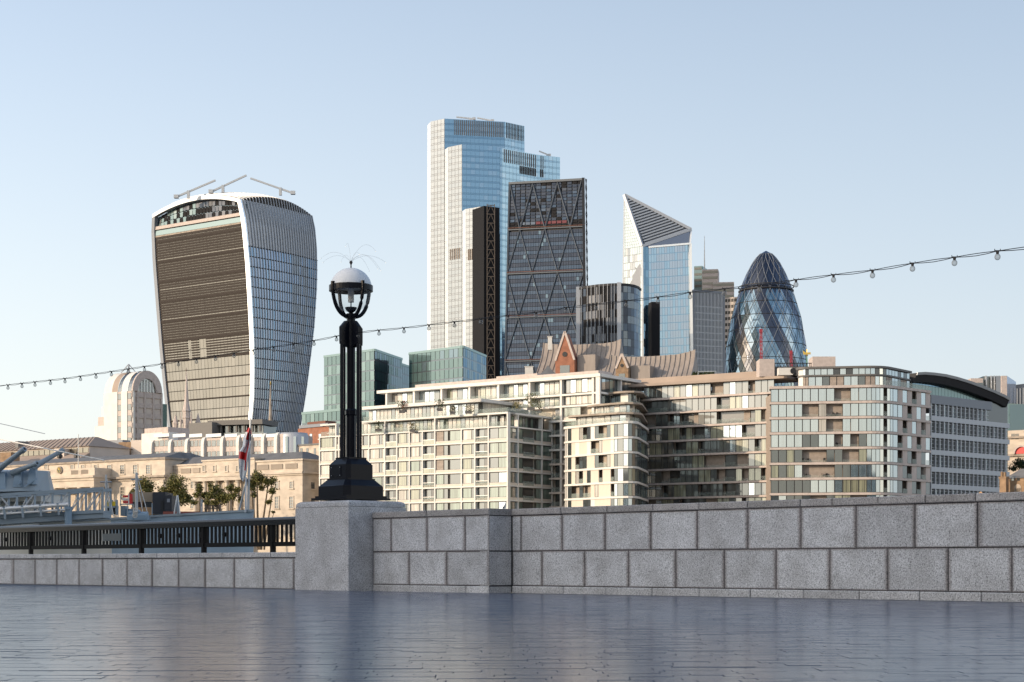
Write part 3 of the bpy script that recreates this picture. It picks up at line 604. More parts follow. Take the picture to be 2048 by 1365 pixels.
# pale frame round the front; how light falls is put into its two tones
def strip(P, Q, m, name, n=40, depth=1.2, out=.9, nn=nA):
    mb = MB()
    for i in range(n):
        a, b = i / n, (i + 1) / n; p, q, r, s = P(a), Q(a), Q(b), P(b)
        mb.hexa([p - nn * depth, q - nn * depth, q + nn * out, p + nn * out, s - nn * depth, r - nn * depth, r + nn * out, s + nn * out])
    return mb.build(name, m if not isinstance(m, str) else M[m], t)
strip(lambda v: FA_(0, v), lambda v: FA_(.032, v), 'greyblue', 'frame'); strip(lambda v: FA_(.965, v), lambda v: FA_(1, v), 'chamfer', 'frame')
strip(lambda u: roofP(u, 0) - Vector((0, 0, 1.7)), lambda u: roofP(u, 0), 'steel', 'roof_edge', 24)
mb = MB(); mb.grid(roofP, 20, 20, 0); mb.build('roof', M['greywall'], t, True)
# right hand face: glass behind vertical fins
mb = MB(); vt2 = .87
curtain(mb, lambda u, v: FB_(u, v * vt2), lambda u, v: nB, 26, 31, .12, .012, lambda i, j: R.choice((0, 0, 1, 2)) if 15 > i or i > 21 or j < 6 else R.choice((2, 2, 3, 3)))  # paler panes put a reflected bright strip into some columns
mb.grid(lambda u, v: FB_(u, vt2 + v * (1 - vt2)) - nB * .1, 8, 4, 4)
mb.build('glazing', [M['g_slate'], M['g_blue3'], M['g_slate'], M['g_pale'], M['steel']], t, kind='stuff')
mb = MB()
for j in range(32):
    v = j / 31 * vt2
    for i in range(8):
        p, q = FB_(i / 8, v), FB_((i + 1) / 8, v); o = nB * .25; zz = Vector((0, 0, .35)); mb.hexa([p, p + o, q + o, q, p + zz, p + o + zz, q + o + zz, q + zz])
mb.build('floor_band', M['darkmetal'], t, kind='stuff')
for i in range(27):
    u = (i + .5) / 27; mb = MB(); w = Vector((V2.x, V2.y, 0)) * .16; prev = None; K = 22
    for kq in range(K + 1):
        v = kq / K; p = FB_(u, v)
        if v > .93: p.z += (v - .93) / .07 * 4.0 * (1 - (2 * u - 1) ** 2)
        cur = [p - w, p + w, p + w + nB * .45, p - w + nB * .45]
        if prev: mb.hexa(prev + cur)
        prev = cur
    for kq in range(1, 9):                              # over the roof
        p = roofP(1 - kq / 8 * .8, u) + Vector((0, 0, .1)); z = Vector((0, 0, .7)); cur = [p - w, p + w, p + w + z, p - w + z]
        mb.hexa(prev + cur); prev = cur
    mb.build('fin', M['fin'], t)
for (px, py, x1, y1) in ((377, 384, 431, 361), (446, 373, 493, 351), (561, 378, 501, 357)):
    Y = 772; mb = MB(); p, q = W3(px, py, Y), W3(x1, y1, Y); mb.beam(p, q, .75); mb.beam(p - Vector((0, 0, 3)), p + Vector((0, 0, .5)), 1.2)
    s = (p - q).normalized(); mb.beam(p, p + s * 6, .8); mb.box(tuple(p + s * 6 - Vector((1, 1, .6))), tuple(p + s * 6 + Vector((1, 1, .9)))); mb.build('roof_crane', M['steel'], t)

# --- the tallest tower: three stepped slabs, bright sky reflection put into the left panes' colour
t = poly_root('tallest_glass_tower', 'tallest stepped glass tower with pale left and blue right faces', 'skyscraper', G(924, 1090))
def seg(px0, Y0, px1, Y1): return Fac(G(px0, Y0), G(px1, Y1))
def block(t, pts, ztop, faces, core='dark'):
    P = [G(p, Y) for p, Y in pts]; back = behind(P, 30)
    body(t, P + back, 1.6, ztop - .1, core)
    for i, spec in enumerate(faces):
        if spec: glazed_face(t, Fac(P[i], P[i + 1]), spec.get('z0', 1.6), ztop, spec.get('fl', 4.0), spec.get('cw', 2.9), spec['m'], spec.get('fn'), gap=spec.get('gap', .14), jit=spec.get('jit', .007), back=spec.get('back', 'g_blue2'), span=spec.get('span', False))
def palefn(i, j): return 1 if j % 2 == 0 else (0 if R.random() < .9 else 1)
PALE = dict(m=['g_pale', 'g_pale2', 'g_blue3'], fn=palefn, back='greyblue', cw=3.0, gap=.24, span=True); EDGE = dict(m=['chamfer'], gap=.02, back='chamfer', cw=8, jit=.004);  # pale panes and white edges carry the reflected sun-side sky as colour
def bluefn(i, j): return 1 if j % 2 == 0 else (0 if R.random() < .85 else 2)
BLUE = dict(m=['g_blue', 'g_blue2', 'g_blue3'], fn=bluefn, back='g_blue2', span=True, jit=.004)
z1 = wz(238.5, 1106); z2 = wz(290, 1091); z3 = wz(415, 1072); z2b = wz(307, 1110)
A1 = [(855, 1122), (862, 1112), (889, 1105), (1009, 1113), (1049, 1124)]
block(t, A1, z1, [EDGE, PALE, BLUE, BLUE])
A2 = [(890, 1104), (897, 1097), (924, 1090), (1002, 1096)]
block(t, A2, z2, [EDGE, PALE, BLUE])
A2b = [(1000, 1095.5), (1004, 1096), (1075, 1114), (1120, 1121)]
block(t, A2b, z2b, [BLUE, BLUE, BLUE])
A3 = [(925, 1084), (932, 1077), (961, 1070), (972, 1071)]
block(t, A3, z3, [EDGE, PALE, BLUE])
for px0, Y0, px1, Y1, ya, yb, n in ((907, 1106.0, 1007, 1112.6, 240, 270, 26), (1011, 1113.4, 1047, 1123.4, 245, 276, 12)):
    f = seg(px0, Y0, px1, Y1); mb = MB()
    for i in range(n): mb.fbox(f, (i + .5) / n * f.L, (i + .95) / n * f.L, f.z(yb), f.z(ya), .14, .2)
    mb.build('plant_screen', M['greywall'], t, kind='stuff')
f = seg(1004, 1096, 1075, 1114); g = seg(1075, 1114, 1118, 1121); zt = z2b; mb = MB()
for ff, n, a, b in ((f, 16, .02, .96), (g, 5, .10, .42), (g, 6, .52, .95)):
    for i in range(n): mb.fbox(ff, lerp(a, b, (i + .45) / n) * ff.L, lerp(a, b, (i + .95) / n) * ff.L, zt - 9, zt - .5, .14, .2)
mb.build('plant_screen', M['greywall'], t, kind='stuff'); mb = MB()
for ff, n, a, b in ((f, 10, .48, .96), (g, 4, .10, .42), (g, 5, .52, .95)):
    for i in range(n): mb.fbox(ff, lerp(a, b, (i + .1) / n) * ff.L, lerp(a, b, (i + .9) / n) * ff.L, zt - 14.5, zt - 9.3, .14, .2)
mb.build('plant_louvre', M['louvre'], t, kind='stuff'); mb = MB()
for px0, Y0, px1, Y1 in ((900, 1096.2, 922, 1090.5), (936, 1075.8, 957, 1071)):
    ff = seg(px0, Y0, px1, Y1)
    for i in range(6): mb.fbox(ff, (i + .1) / 6 * ff.L, (i + .5) / 6 * ff.L, wz(521, Y0), wz(499, Y0), .14, .4)
mb.build('plant_slot', M['lattice'], t, kind='stuff')
crane_unit(t, Vector((942, 0)) and G(940, 1115), z1, 9, math.radians(172), 2.5); crane_unit(t, G(978, 1118), z1, 8, math.radians(165), 2); crane_unit(t, G(1094, 1128), z2b, 6, math.radians(150), 3)

# --- dark wedge tower with a diagrid, and its lattice core beside it
t = poly_root('wedge_tower', 'dark wedge shaped glass tower with a diagonal steel grid on its leaning front', 'skyscraper', G(1090, 985))
BL, BR, TLp, TRp = W3(1001, 1110, 962), W3(1177, 1110, 944), W3(1018.5, 366, 1022), W3(1168, 357.5, 1004)
def WP(u, v): return (BL.lerp(BR, u)).lerp(TLp.lerp(TRp, u), v)
nW = (BR - BL).cross(TLp - BL).normalized();
if nW.y > 0: nW = -nW
def wv(py): return (1110 - py) / (1110 - 362) * .985
mb = MB(); Bk = Vector((10, 40, 0)); pts = [WP(0, 0), WP(1, 0), WP(1, 1), WP(0, 1)]
vb = [p - nW * .5 for p in pts]; mb.hexa([vb[0], vb[1], vb[1] + Vector((1.5, 50, 0)), vb[0] + Vector((6, 55, 0)), vb[3], vb[2], vb[2] + Vector((.3, 13, 0)), vb[3] + Vector((4, 14, 0))]); mb.build('core', M['dark'], t)
NF = 45; mb = MB()
vtop = (wv(452)) / 1.0; 
curtain(mb, lambda u, v: WP(.012 + u * .976, v * .86), lambda u, v: nW, 30, 78, .16, .010, lambda i, j: (0 if j % 2 else (2 if R.random() < .5 else 1)) if R.random() < .98 else 3)
mb.build('glazing', [M['g_wedge'], M['g_wedge2'], M['g_wedge2'], M['g_dark2']], t, kind='stuff')
mb = MB(); curtain(mb, lambda u, v: WP(.02 + u * .96, (.868 + v * .127)), lambda u, v: nW, 14, 14, .35, .03, lambda i, j: R.choice((0, 1, 1, 1, 1, 1, 2, 2)) if j > 1 else (0 if j == 0 else 3 if 4 < i < 11 else 5 if 1 < i <= 4 else 0)); mb.build('attic_glazing', [M['soot'], M['g_wedge'], M['g_wedge2'], M['dullred'], M['steel'], M['g_dark']], t, kind='stuff')
bands = [.865, .742, .622, .503, .385, .265, .145, .03]; top_n = [.16, .49, .82]; alt = [-.02, .325, .655, .99]
for kq, v in enumerate(bands):
    mb = MB(); mb.beam(WP(0, v) + nW * .6, WP(1, v) + nW * .6, .6, .6); mb.build('band_beam', M['diag'], t)
    mb = MB(); mb.beam(WP(0, v) + nW * .9 + Vector((0, 0, .9)), WP(1, v) + nW * .9 + Vector((0, 0, .7)), .25); mb.build('band_rail', M['orange'], t)
for kq in range(len(bands) - 1):
    A, B = (top_n, alt) if kq % 2 == 0 else (alt, top_n)
    for a in A:
        for b in B:
            if abs(a - b) < .25:
                mb = MB(); a_, b_ = min(max(a, 0), 1), min(max(b, 0), 1); mb.beam(WP(a_, bands[kq]) + nW * .5, WP(b_, bands[kq + 1]) + nW * .5, .55); mb.build('diagonal', M['diag'], t)
for a, b in ((.16, .325), (.49, .325), (.49, .655), (.82, .655), (.82, .97), (.16, .02)):
    mb = MB(); mb.beam(WP(a, .865) + nW * .5, WP(b, .992) + nW * .5, .7); mb.build('diagonal', M['diag'], t)
mb = MB(); mb.beam(WP(0, .997) + nW * .4, WP(1, .997) + nW * .4, 1.3); mb.beam(WP(0.005, 0) + nW * .4, WP(0.005, 1) + nW * .4, 1.0); mb.build('edge_frame', M['diag'], t)
mb = MB(); mb.beam(WP(.992, 0) + nW * .4, WP(.992, 1) + nW * .4, 1.6)
for j in range(40):
    v = j / 40; p = WP(1, v) + Vector((.9, .5, 0)); q = WP(1, v + .025) + Vector((.9, .5, 0)); mb.beam(p, q + Vector((.7, 1.5, 0)), .45); mb.beam(p + Vector((.7, 1.5, 0)), q, .45)
mb.build('side_lattice', M['darkmetal'], t, kind='stuff')
# lattice service core
f = seg(968, 1052, 999, 1058); zt = wz(414, 1055); mb = MB(); mb.fbox(f, 0, f.L, 1.6, zt, -14, 0); mb.build('service_core', M['soot'], t)
f2 = seg(974, 1051, 989, 1051.5); mb = MB(); n = 40
for j in range(n):
    za, zb = lerp(2, zt, j / n), lerp(2, zt, (j + 1) / n); mb.beam(f2.pt(0, za, .6), f2.pt(f2.L / 2, zb, .6), .3); mb.beam(f2.pt(f2.L, za, .6), f2.pt(f2.L / 2, zb, .6), .3); mb.beam(f2.pt(0, zb, .6), f2.pt(f2.L, zb, .6), .45)
mb.beam(f2.pt(0, 1.6, .6), f2.pt(0, zt + .8, .6), .5); mb.beam(f2.pt(f2.L, 1.6, .6), f2.pt(f2.L, zt + .8, .6), .5); mb.build('core_lattice', M['lattice'], t, kind='stuff')
glazed_face(t, seg(962, 1056, 973.5, 1053), 1.6, wz(480, 1056), 4, 2.6, ['g_dark', 'g_dark2'], back='g_black')

# --- curved dark tower with fins in front of the wedge tower
t = poly_root('curved_fin_tower', 'short dark curved tower with pale vertical fins between wedge tower and pointed tower', 'skyscraper', G(1220, 880))
zt = wz(572, 880); pl = [G(1157, 886), G(1172, 881), G(1195, 876), G(1220, 873), G(1238, 872)]; pr = [G(1238, 872), G(1255, 873.5), G(1268, 877), G(1276, 882), G(1281, 889)]
body(t, pl + pr[1:] + behind(pl + pr, 25), 1.6, zt, 'dark', ins=.4)
for i in range(4):
    f = Fac(pl[i], pl[i + 1]); glazed_face(t, f, 1.6, zt - 1.2, 4, 2.0, ['soot', 'g_wedge', 'g_wedge2'], back='dark', matfn=lambda i, j: 2 if j < 13 and R.random() < .4 else R.randrange(2))
    n = 3 if i else 1
    for k2 in range(n):
        a = (k2 + .5) / n * f.L; mb = MB(); mb.fbox(f, a - .16, a + .16, 1.6, zt, .1, .6); mb.build('fin', M['greyblue'], t)
    g = Fac(pr[i], pr[i + 1]); glazed_face(t, g, 1.6, zt - .6, 4, 2.4, ['g_wedge', 'g_dark', 'g_wedge2'], back='dark')
    for ff in (f, g): mb = MB(); mb.fbox(ff, 0, ff.L, zt - 1.2, zt, -.2, .5); mb.build('parapet', M['darkmetal'], t)
for p, w in ((pl[0], 1.2), (pl[4], 1.0)):
    mb = MB(); mb.box((p.x - w, p.y - 1.2, 1.6), (p.x + w, p.y + .4, zt + .3)); mb.build('corner_strip', M['fin'], t)

# --- pointed tower with a slanting triangular crown
t = poly_root('pointed_tower', 'pointed glass tower with a slanting louvred triangle at its top', 'skyscraper', G(1290, 930))
Yc = 930.0
ap = W3(1248.5, 391, 938.5); inn = W3(1284, 493, 930); rt = W3(1382, 460, 941); r2 = W3(1380, 488, 940); i2 = W3(1297, 495, 930.5)
lb = W3(1237, 1110, 938.5); ib = W3(1287.5, 1110, 930); rb = W3(1389, 1110, 941); i2b = W3(1300, 1110, 930.5)
def quadP(a, b, c, d): return lambda u, v: (a.lerp(b, u)).lerp(d.lerp(c, u), v)
def nrm(a, b, c):
    n = (b - a).cross(c - a).normalized(); return n if n.y < 0 else -n
def plate(name, pts, m): mb = MB(); mb.face(pts); return mb.build(name, M[m], t)
mb = MB(); bk = Vector((14, 24, 0)); mb.face([ap, rt, rt + Vector((1.2, 18, 0)), ap + Vector((6, 20, -12))]); mb.face([rt, rb, rb + Vector((1.5, 26, 0)), rt + Vector((1.2, 18, 0))]); mb.face([lb, ap, ap + Vector((6, 20, -12)), lb + Vector((20, 40, 0))]); mb.face([ap + Vector((6, 20, -12)), rt + Vector((1.2, 18, 0)), rb + Vector((1.5, 26, 0)), lb + Vector((20, 40, 0))]); mb.build('rear_wall', M['g_blue3'], t)
def clipped(name, P, n, nu, nv, mats, back, fn=None, gap=.14, jit=.02, bpts=None):
    mb = MB(); mb.face(bpts or [P(0, 0), P(1, 0), P(1, 1), P(0, 1)], 0); f_ = fn or (lambda i, j: R.randrange(len(mats)))
    curtain(mb, P, lambda u, v: n, nu, nv, gap, jit, lambda i, j: 1 + f_(i, j)); return mb.build(name, [M[back]] + [M[m] for m in mats], t, kind='stuff')
n1 = nrm(lb, ib, inn); zi = inn.z; lm = lb.lerp(ap, (zi - lb.z) / (ap.z - lb.z))
clipped('glazing', quadP(lb, ib, inn, lm), n1, 8, 42, ['g_mint', 'g_mint', 'g_pale2'], 'greyblue')
nn = 9
for j in range(nn):
    a0_, a1_ = j / nn, (j + 1) / nn; l0, l1 = lm.lerp(ap, a0_), lm.lerp(ap, a1_); r0, r1 = inn.lerp(ap, a0_), inn.lerp(ap, a1_)
    mb = MB(); mb.face([l0, r0, r1, l1] if j < nn - 1 else [l0, r0, ap], 0)
    if j < nn - 1: curtain(mb, quadP(l0, r0, r1, l1), lambda u, v: n1, max(1, 8 - j), 2, .14, .008, lambda i, j: 1 + R.randrange(2))
    mb.build('crown_glazing', [M['greyblue'], M['g_mint'], M['g_mint']], t, kind='stuff')
nF = nrm(i2b, rb, r2)
clipped('glazing', quadP(i2b, rb, r2, i2), nF, 16, 40, ['g_slate', 'g_slate', 'g_slate', 'g_blue3'], 'g_blue2', jit=.005, gap=.16)
clipped('glazing', quadP(ib, i2b, i2, inn), nrm(ib, i2b, i2), 2, 40, ['g_blue2', 'g_blue'], 'g_blue2')
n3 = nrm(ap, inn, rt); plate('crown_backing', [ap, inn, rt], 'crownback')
for j in range(19):
    e = (j + .5) / 19; p = ap.lerp(inn, e); d = (rt - inn); q_e = e; q = ap.lerp(rt, e)
    mb = MB(); mb.beam(p.lerp(q, .06) + n3 * .5, p.lerp(q, .94) + n3 * .5, .35, .78); mb.build('crown_louvre', M['fin'], t)
for a, b, w in ((ap, inn, 1.5), (inn, rt, 1.4), (rt, ap, 1.5), (inn, ib, .9), (r2, rb, 1.5), (ap, lb, .7), (rt, r2, .8)):
    mb = MB(); mb.beam(a + n3 * .3, b + n3 * .3, w); mb.build('edge_trim', M['fin'] if w > 1.3 and a is not r2 else M['chamfer'], t)
plate('dark_gusset', [inn + n3 * .1, rt + n3 * .1, r2 + n3 * .05, i2 + n3 * .05], 'g_black'); mb = MB(); mb.beam(i2 + nF * .6, r2 + nF * .6, 1.0); mb.build('edge_trim', M['chamfer'], t)
f = seg(1303, 921, 1320, 922); mb = MB(); mb.fbox(f, 0, f.L, 1.6, wz(604, 921), -6, 0); tt = tag(mb.build('dark_slab_tower', M['soot']), 'narrow dark glass slab standing against the front of the pointed tower', 'skyscraper')

# --- gridded block, and the far beige towers
t = poly_root('grid_office_tower', 'grey gridded office tower standing right of the pointed tower', 'skyscraper', G(1386, 972))
f = seg(1385, 972, 1447, 980); zt = wz(582, 974)
body(t, [f.p0, f.p1] + behind([f.p0, f.p1], 18), 1.6, zt, 'greyblue', ins=.1); mb = MB(); mb.fbox(f, 0, f.L, 1.6, zt - 9, .0, .1); mb.build('backing', M['g_dark2'], t)
for i in range(23):
    a = i / 22 * f.L; mb = MB(); mb.fbox(f, a - .22, a + .22, 1.6, zt, .1, .75); mb.build('fin', M['fin'], t)
mb = MB()
for j in range(40): z = lerp(2, zt - 9, j / 39); mb.fbox(f, 0, f.L, z - .32, z + .32, .1, .5)
mb.build('floor_band', M['fin'], t, kind='stuff'); mb = MB(); mb.fbox(f, -.5, .9, 1.6, zt, -.1, .95); mb.fbox(f, f.L - .6, f.L + .4, 1.6, zt + .5, -.1, .95); mb.fbox(f, 0, f.L, zt - .8, zt + .3, .1, .9); mb.build('frame', M['greyblue'], t)
t = poly_root('spired_tower', 'far stepped beige tower with a thin white mast behind the gridded tower', 'skyscraper', G(1415, 1180))
for p0, p1, yt, dd, m in ((1388, 1404, 533, 0, 'g_teal2'), (1404, 1436, 541, -3, 'pinkstone'), (1426, 1468, 568, -6, 'pinkstone'), (1388, 1470, 640, 2, 'louvre')):
    f = seg(p0, 1180 + dd, p1, 1178 + dd); z = wz(yt, 1180); mb = MB(); mb.fbox(f, 0, f.L, 1.6, z, -14, 0); mb.build('block', M[m], t)
    g = Fac(f.p1, f.p1 + V2 * 12); mb = MB()
    n = int((z - 120) / 4)
    for j in range(n): mb.fbox(f, .3, f.L - .3, z - 4 * j - 2.6, z - 4 * j - 1, 0, .25)
    mb.build('window_band', M['g_brown'], t, kind='stuff')
p = W3(1409, 541, 1181); mb = MB(); mb.tube([p, p + Vector((0, 0, 24))], .55, 6, 0, .15); mb.build('mast', M['white'], t)
t = poly_root('beige_slab_tower', 'narrow far beige slab tower seen between the gridded tower and the bullet shaped tower', 'skyscraper', G(1460, 1130))
f = seg(1449, 1130, 1475, 1126); z = wz(596, 1130); mb = MB(); mb.fbox(f, 0, f.L, 1.6, z, -12, 0); mb.build('block', M['palewall'], t); mb = MB()
for j in range(36):
    for i in range(4): mb.fbox(f, .5 + i * 2.1, 2.0 + i * 2.1, z - 4 * j - 3, z - 4 * j - 1, 0, .15)
mb.build('window', M['g_brown'], t, kind='stuff')

# --- bullet shaped tower with spiralling dark bands
gc = G(1532, 1040); t = poly_root('bullet_tower', 'bullet shaped glass tower with dark spiralling bands and a white diamond grid', 'skyscraper', gc)
prof = [(497.5, 0), (500, 9), (505, 15), (513, 21.5), (521, 27), (534, 34), (546, 40), (558, 45), (571, 50), (583, 54), (604, 61), (633, 69), (663, 74.5), (692, 79), (722, 81.5), (751, 83), (800, 84), (860, 82), (940, 77), (1020, 70), (1110, 62)]
def gr(z): py = HZ - (z - CAMZ) * F / (1040 - 10); return interp(prof, py) * 1040 / F
gz0, gz1 = 1.6, wz(497, 1032)
Kc = 36; rowsG = 42; gz = [gz0 + (gz1 - gz0) * (1 - (1 - i / rowsG) ** 1.22) for i in range(rowsG + 1)]
def gp(j2, i, off=0):      # j2 counts half steps round
    a = j2 * math.pi / Kc; r = max(gr(gz[i]) + off, .05); return Vector((gc.x + r * math.cos(a), gc.y + r * math.sin(a), gz[i]))
mb = MB(); mb.lathe([(max(gr(z) - .35, .05), z) for z in gz], gc, 48); mb.build('core', M['g_black'], t, True)
mbs = MB()
for i in range(0, rowsG - 1):
    for j in range(Kc):
        c2 = 2 * j + (i % 2); ang_ = (c2 + 1) * math.pi / Kc % (2 * math.pi)
        if math.sin(ang_) > .35: continue
        a, b, c, d = gp(c2, i + 1), gp(c2 + 1, i), gp(c2 + 2, i + 1), gp(c2 + 1, min(i + 2, rowsG))
        cc = (a + b + c + d) / 4; sp = ((c2 + i) // 2 + 2) % 6; dome = gz[i + 1] > wz(590, 1035); sp2 = ((c2 - i) // 2)
        n = Vector((cc.x - gc.x, cc.y - gc.y, 0)).normalized(); tx, tz = R.gauss(0, .05), R.gauss(0, .05)
        m = 0 if dome or sp in (0, 1) else (1 if R.random() < .62 else 2)
        e = [cc + (p - cc) * .93 + n * (tx if k2 == 2 else -tx if k2 == 0 else tz if k2 == 3 else -tz) for k2, p in enumerate((a, b, c, d))]
        mbs.face(e, m)
mbs.build('glazing', [M['ghdark'], M['ghlight'], M['ghlight2']], t, kind='stuff')
for fam in (1, -1):
    for s0 in range(0, Kc, 2):
        pts = [gp(2 * s0 + fam * i, i, .18) for i in range(rowsG)]
        mb = MB(); mb.tube(pts, .12, 4, cap=False); mb.build('diagrid', M['ghline'], t)
for i in range(2, 36, 2):
    mb = MB(); r = gr(gz[i]) + .1; mb.lathe([(r - .3, gz[i] - .14), (r + .12, gz[i] - .14), (r + .12, gz[i] + .14), (r - .3, gz[i] + .14)], gc, 48, cap=False); mb.build('floor_ring', M['darkmetal'], t)
zb = wz(579, 1032); mb = MB(); r = gr(zb); mb.lathe([(r + .5, zb - .3), (r + .85, zb - .3), (r + .85, zb + .3), (r + .5, zb + .3), (r + .5, zb - .3)], gc, 48, cap=False); mb.lathe([(r + .6, zb + 2.2), (r + 1.0, zb + 2.2), (r + 1.0, zb + 2.7), (r + .6, zb + 2.7)], gc, 48, cap=False); mb.build('collar_rail', M['darkmetal'], t)
for px, ya, yb in ((1522, 664, 745), (1582, 707, 745)):
    mb = MB(); p, q = W3(px, ya, 640), W3(px + 1, yb, 640); w = .32
    for sx in (-w, w):
        for sy in (-w, w): mb.beam(p + Vector((sx, sy, 0)), q + Vector((sx, sy, -3)), .22)
    n = 10
    for k2 in range(n): a, b = p.lerp(q, k2 / n), p.lerp(q, (k2 + 1) / n); mb.beam(a + Vector((-w, -w, 0)), b + Vector((w, -w, 0)), .2)
    mb.box((p.x - .5, p.y - .5, p.z - .3), (p.x + .5, p.y + .5, p.z + 1.0))
    tag(mb.build('crane_mast', M['dullred2']), 'tall red crane mast in front of the bullet tower' if ya < 700 else 'short red crane mast low in front of the bullet tower', 'crane')
# ------------------------------------------------------------------ riverside apartment blocks
def slab(mb, f, a0, a1, z0, z1, d0, d1): mb.fbox(f, a0, a1, z0, z1, d0, d1)
def window(f, a0, a1, z0, z1, kind, t, d=-.25, lights=0, frame=True):
    """A window unit: pane set back in its opening, thin dark frame and mullions as its sub-part."""
    o = piece('window', M[kind], f, a0, a1, z0, z1, d - .06, d, t)
    o.rotation_euler.z += R.gauss(0, .006); o.rotation_euler.x += R.gauss(0, .004)
    return o
WK = ['w_green', 'w_green', 'w_cream', 'w_cream', 'w_curtain']
def fy_(f, px): return f.a(px)
# --- white framed block: front wing
pr_ = Vector((wx(1015, 385), 385)); fl = hit(639, pr_, U2); fr = hit(1105, pr_, V2)
A = Fac(fl, pr_); B = Fac(pr_, pr_ + V2 * (fr - pr_).length)
t = thing('white_apartment_block', 'white framed riverside apartment block with stacked balconies and planted roof terraces', 'apartment block', (pr_.x, pr_.y, 1.6))
fz = [wz(y, 385) for y in (853, 882.5, 912, 942, 971.5, 1001, 1030.5, 1060)]; fz.append(fz[-1] - 3.35); fz.append(1.6)
zt7 = wz(826, 385)
mb = MB(); mb.prism([fl - V2 * -.9 + U2 * .3, pr_ - U2 * .9 + V2 * .9, pr_ + V2 * B.L - U2 * .9, fl + V2 * 20], 1.6, fz[0] - .1); mb.build('core', M['cream'], t)
for z in fz[:-1]:
    mb = MB(); mb.fbox(A, -.1, A.L + .12, z - .16, z + .16, -.9, .12); mb.fbox(B, 0, B.L, z - .16, z + .16, -.9, .12); mb.build('floor_slab', M['white'], t)
for i in range(len(fz) - 2):
    mb = MB(); zb = fz[i + 1]; mb.fbox(A, 0, A.L - .02, zb + .16, zb + .75, -.9, -.06); mb.fbox(B, .0, B.L, zb + .16, zb + .75, -.9, -.06); mb.build('spandrel', M['cream'], t)
cols = [639.5, 672, 678, 738, 770, 794, 819, 845, 870, 923, 950, 977, 1015]
ca = [A.a(p) for p in cols]
for p, a in zip(cols, ca):
    mb = MB(); mb.fbox(A, a - .17, a + .17, 1.6, fz[0] + (3.2 if p in (770, 870, 977, 1015, 672) else 0), -.9, .10); mb.build('pier', M['white'], t)
cb = [B.a(p) for p in (1036, 1084, 1104.5)]
for b in cb: mb = MB(); mb.fbox(B, b - .18, b + .18, 1.6, fz[0] + 3.2, -.9, .10); mb.build('pier', M['white'], t)
bal_cols = {(770, 794), (845, 870), (950, 977), (672, 678)}
def chair_dark(f, a0, a1, z, t): pass
for i in range(len(fz) - 2):
    z0, z1 = fz[i + 1] + .16, fz[i] - .16
    for (p0, p1), (a0, a1) in zip(zip(cols, cols[1:]), zip(ca, ca[1:])):
        a0 += .18; a1 -= .18
        if (p0, p1) in bal_cols:
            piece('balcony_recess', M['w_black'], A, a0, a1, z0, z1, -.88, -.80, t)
            w_ = piece('balcony_door', M['w_dark'], A, a0 + .1, lerp(a0, a1, .55), z0, z1 - .3, -.80, -.75, t)
            piece('balustrade', M['w_curtain'] if (i < 3 and p0 != 950) else M['bal_glass'], A, a0, a1, z0 + .05, z0 + 1.05, -.06, -.02, t)
            piece('handrail', M['alu'], A, a0, a1, z0 + 1.05, z0 + 1.12, -.08, .0, t)
        else:
            zs = z0 + .60; zt_ = z1 - .12; L = a1 - a0
            if p0 in (678, 738, 639.5): segs = [(0, .62, 'w_cream'), (.64, .80, 'w_dark'), (.82, 1, 'w_cream')] if R.random() < .5 else [(0, .8, R.choice(WK)), (.82, 1, 'w_dark')]
            elif p0 == 870: segs = [(0, .30, 'w_stone' if i < 3 else 'w_green'), (.32, .47, 'w_dark'), (.55, 1, 'w_dark' if R.random() < .4 else 'w_green')]
            elif p0 == 977: segs = [(0, .5, 'w_green' if R.random() < .7 else 'w_dark'), (.51, 1, 'w_green' if R.random() < .7 else 'w_blue')]
            else: segs = [(0.04, .74, R.choice(['w_cream', 'w_cream', 'w_green', 'w_curtain']) if i < 3 else R.choice(['w_green', 'w_green', 'w_curtain', 'w_cream'])), (.76, .97, 'w_dark')]
            for s0, s1, kd in segs: window(A, a0 + L * s0, a0 + L * s1, zs, zt_, kd, t, -.2)
            fm = MB(); fm.fbox(A, a0, a1, zs - .08, zs, -.3, -.05); fm.build('sill', M['white'], t)
    be = [.12] + cb
    for q, (b0, b1) in enumerate(zip(be, be[1:])):
        zs = z0 + .60; zt_ = z1 - .12; b0 += .2; b1 -= .2; L = b1 - b0
        segs = [(0, .48, 'w_green'), (.5, 1, 'w_blue')] if q == 0 else [(0, .2, 'w_green'), (.22, .66, 'w_black'), (.78, 1, 'w_green')] if q == 1 else [(0, 1, 'w_green')]
        for s0, s1, kd in segs: window(B, b0 + L * s0, b0 + L * s1, zs - (.5 if kd == 'w_black' else 0), zt_, kd, t, -.2)
        if q == 1: piece('balustrade', M['bal_glass'], B, b0 + L * .2, b0 + L * .68, z0 + .1, z0 + 1.1, -.06, -.02, t)
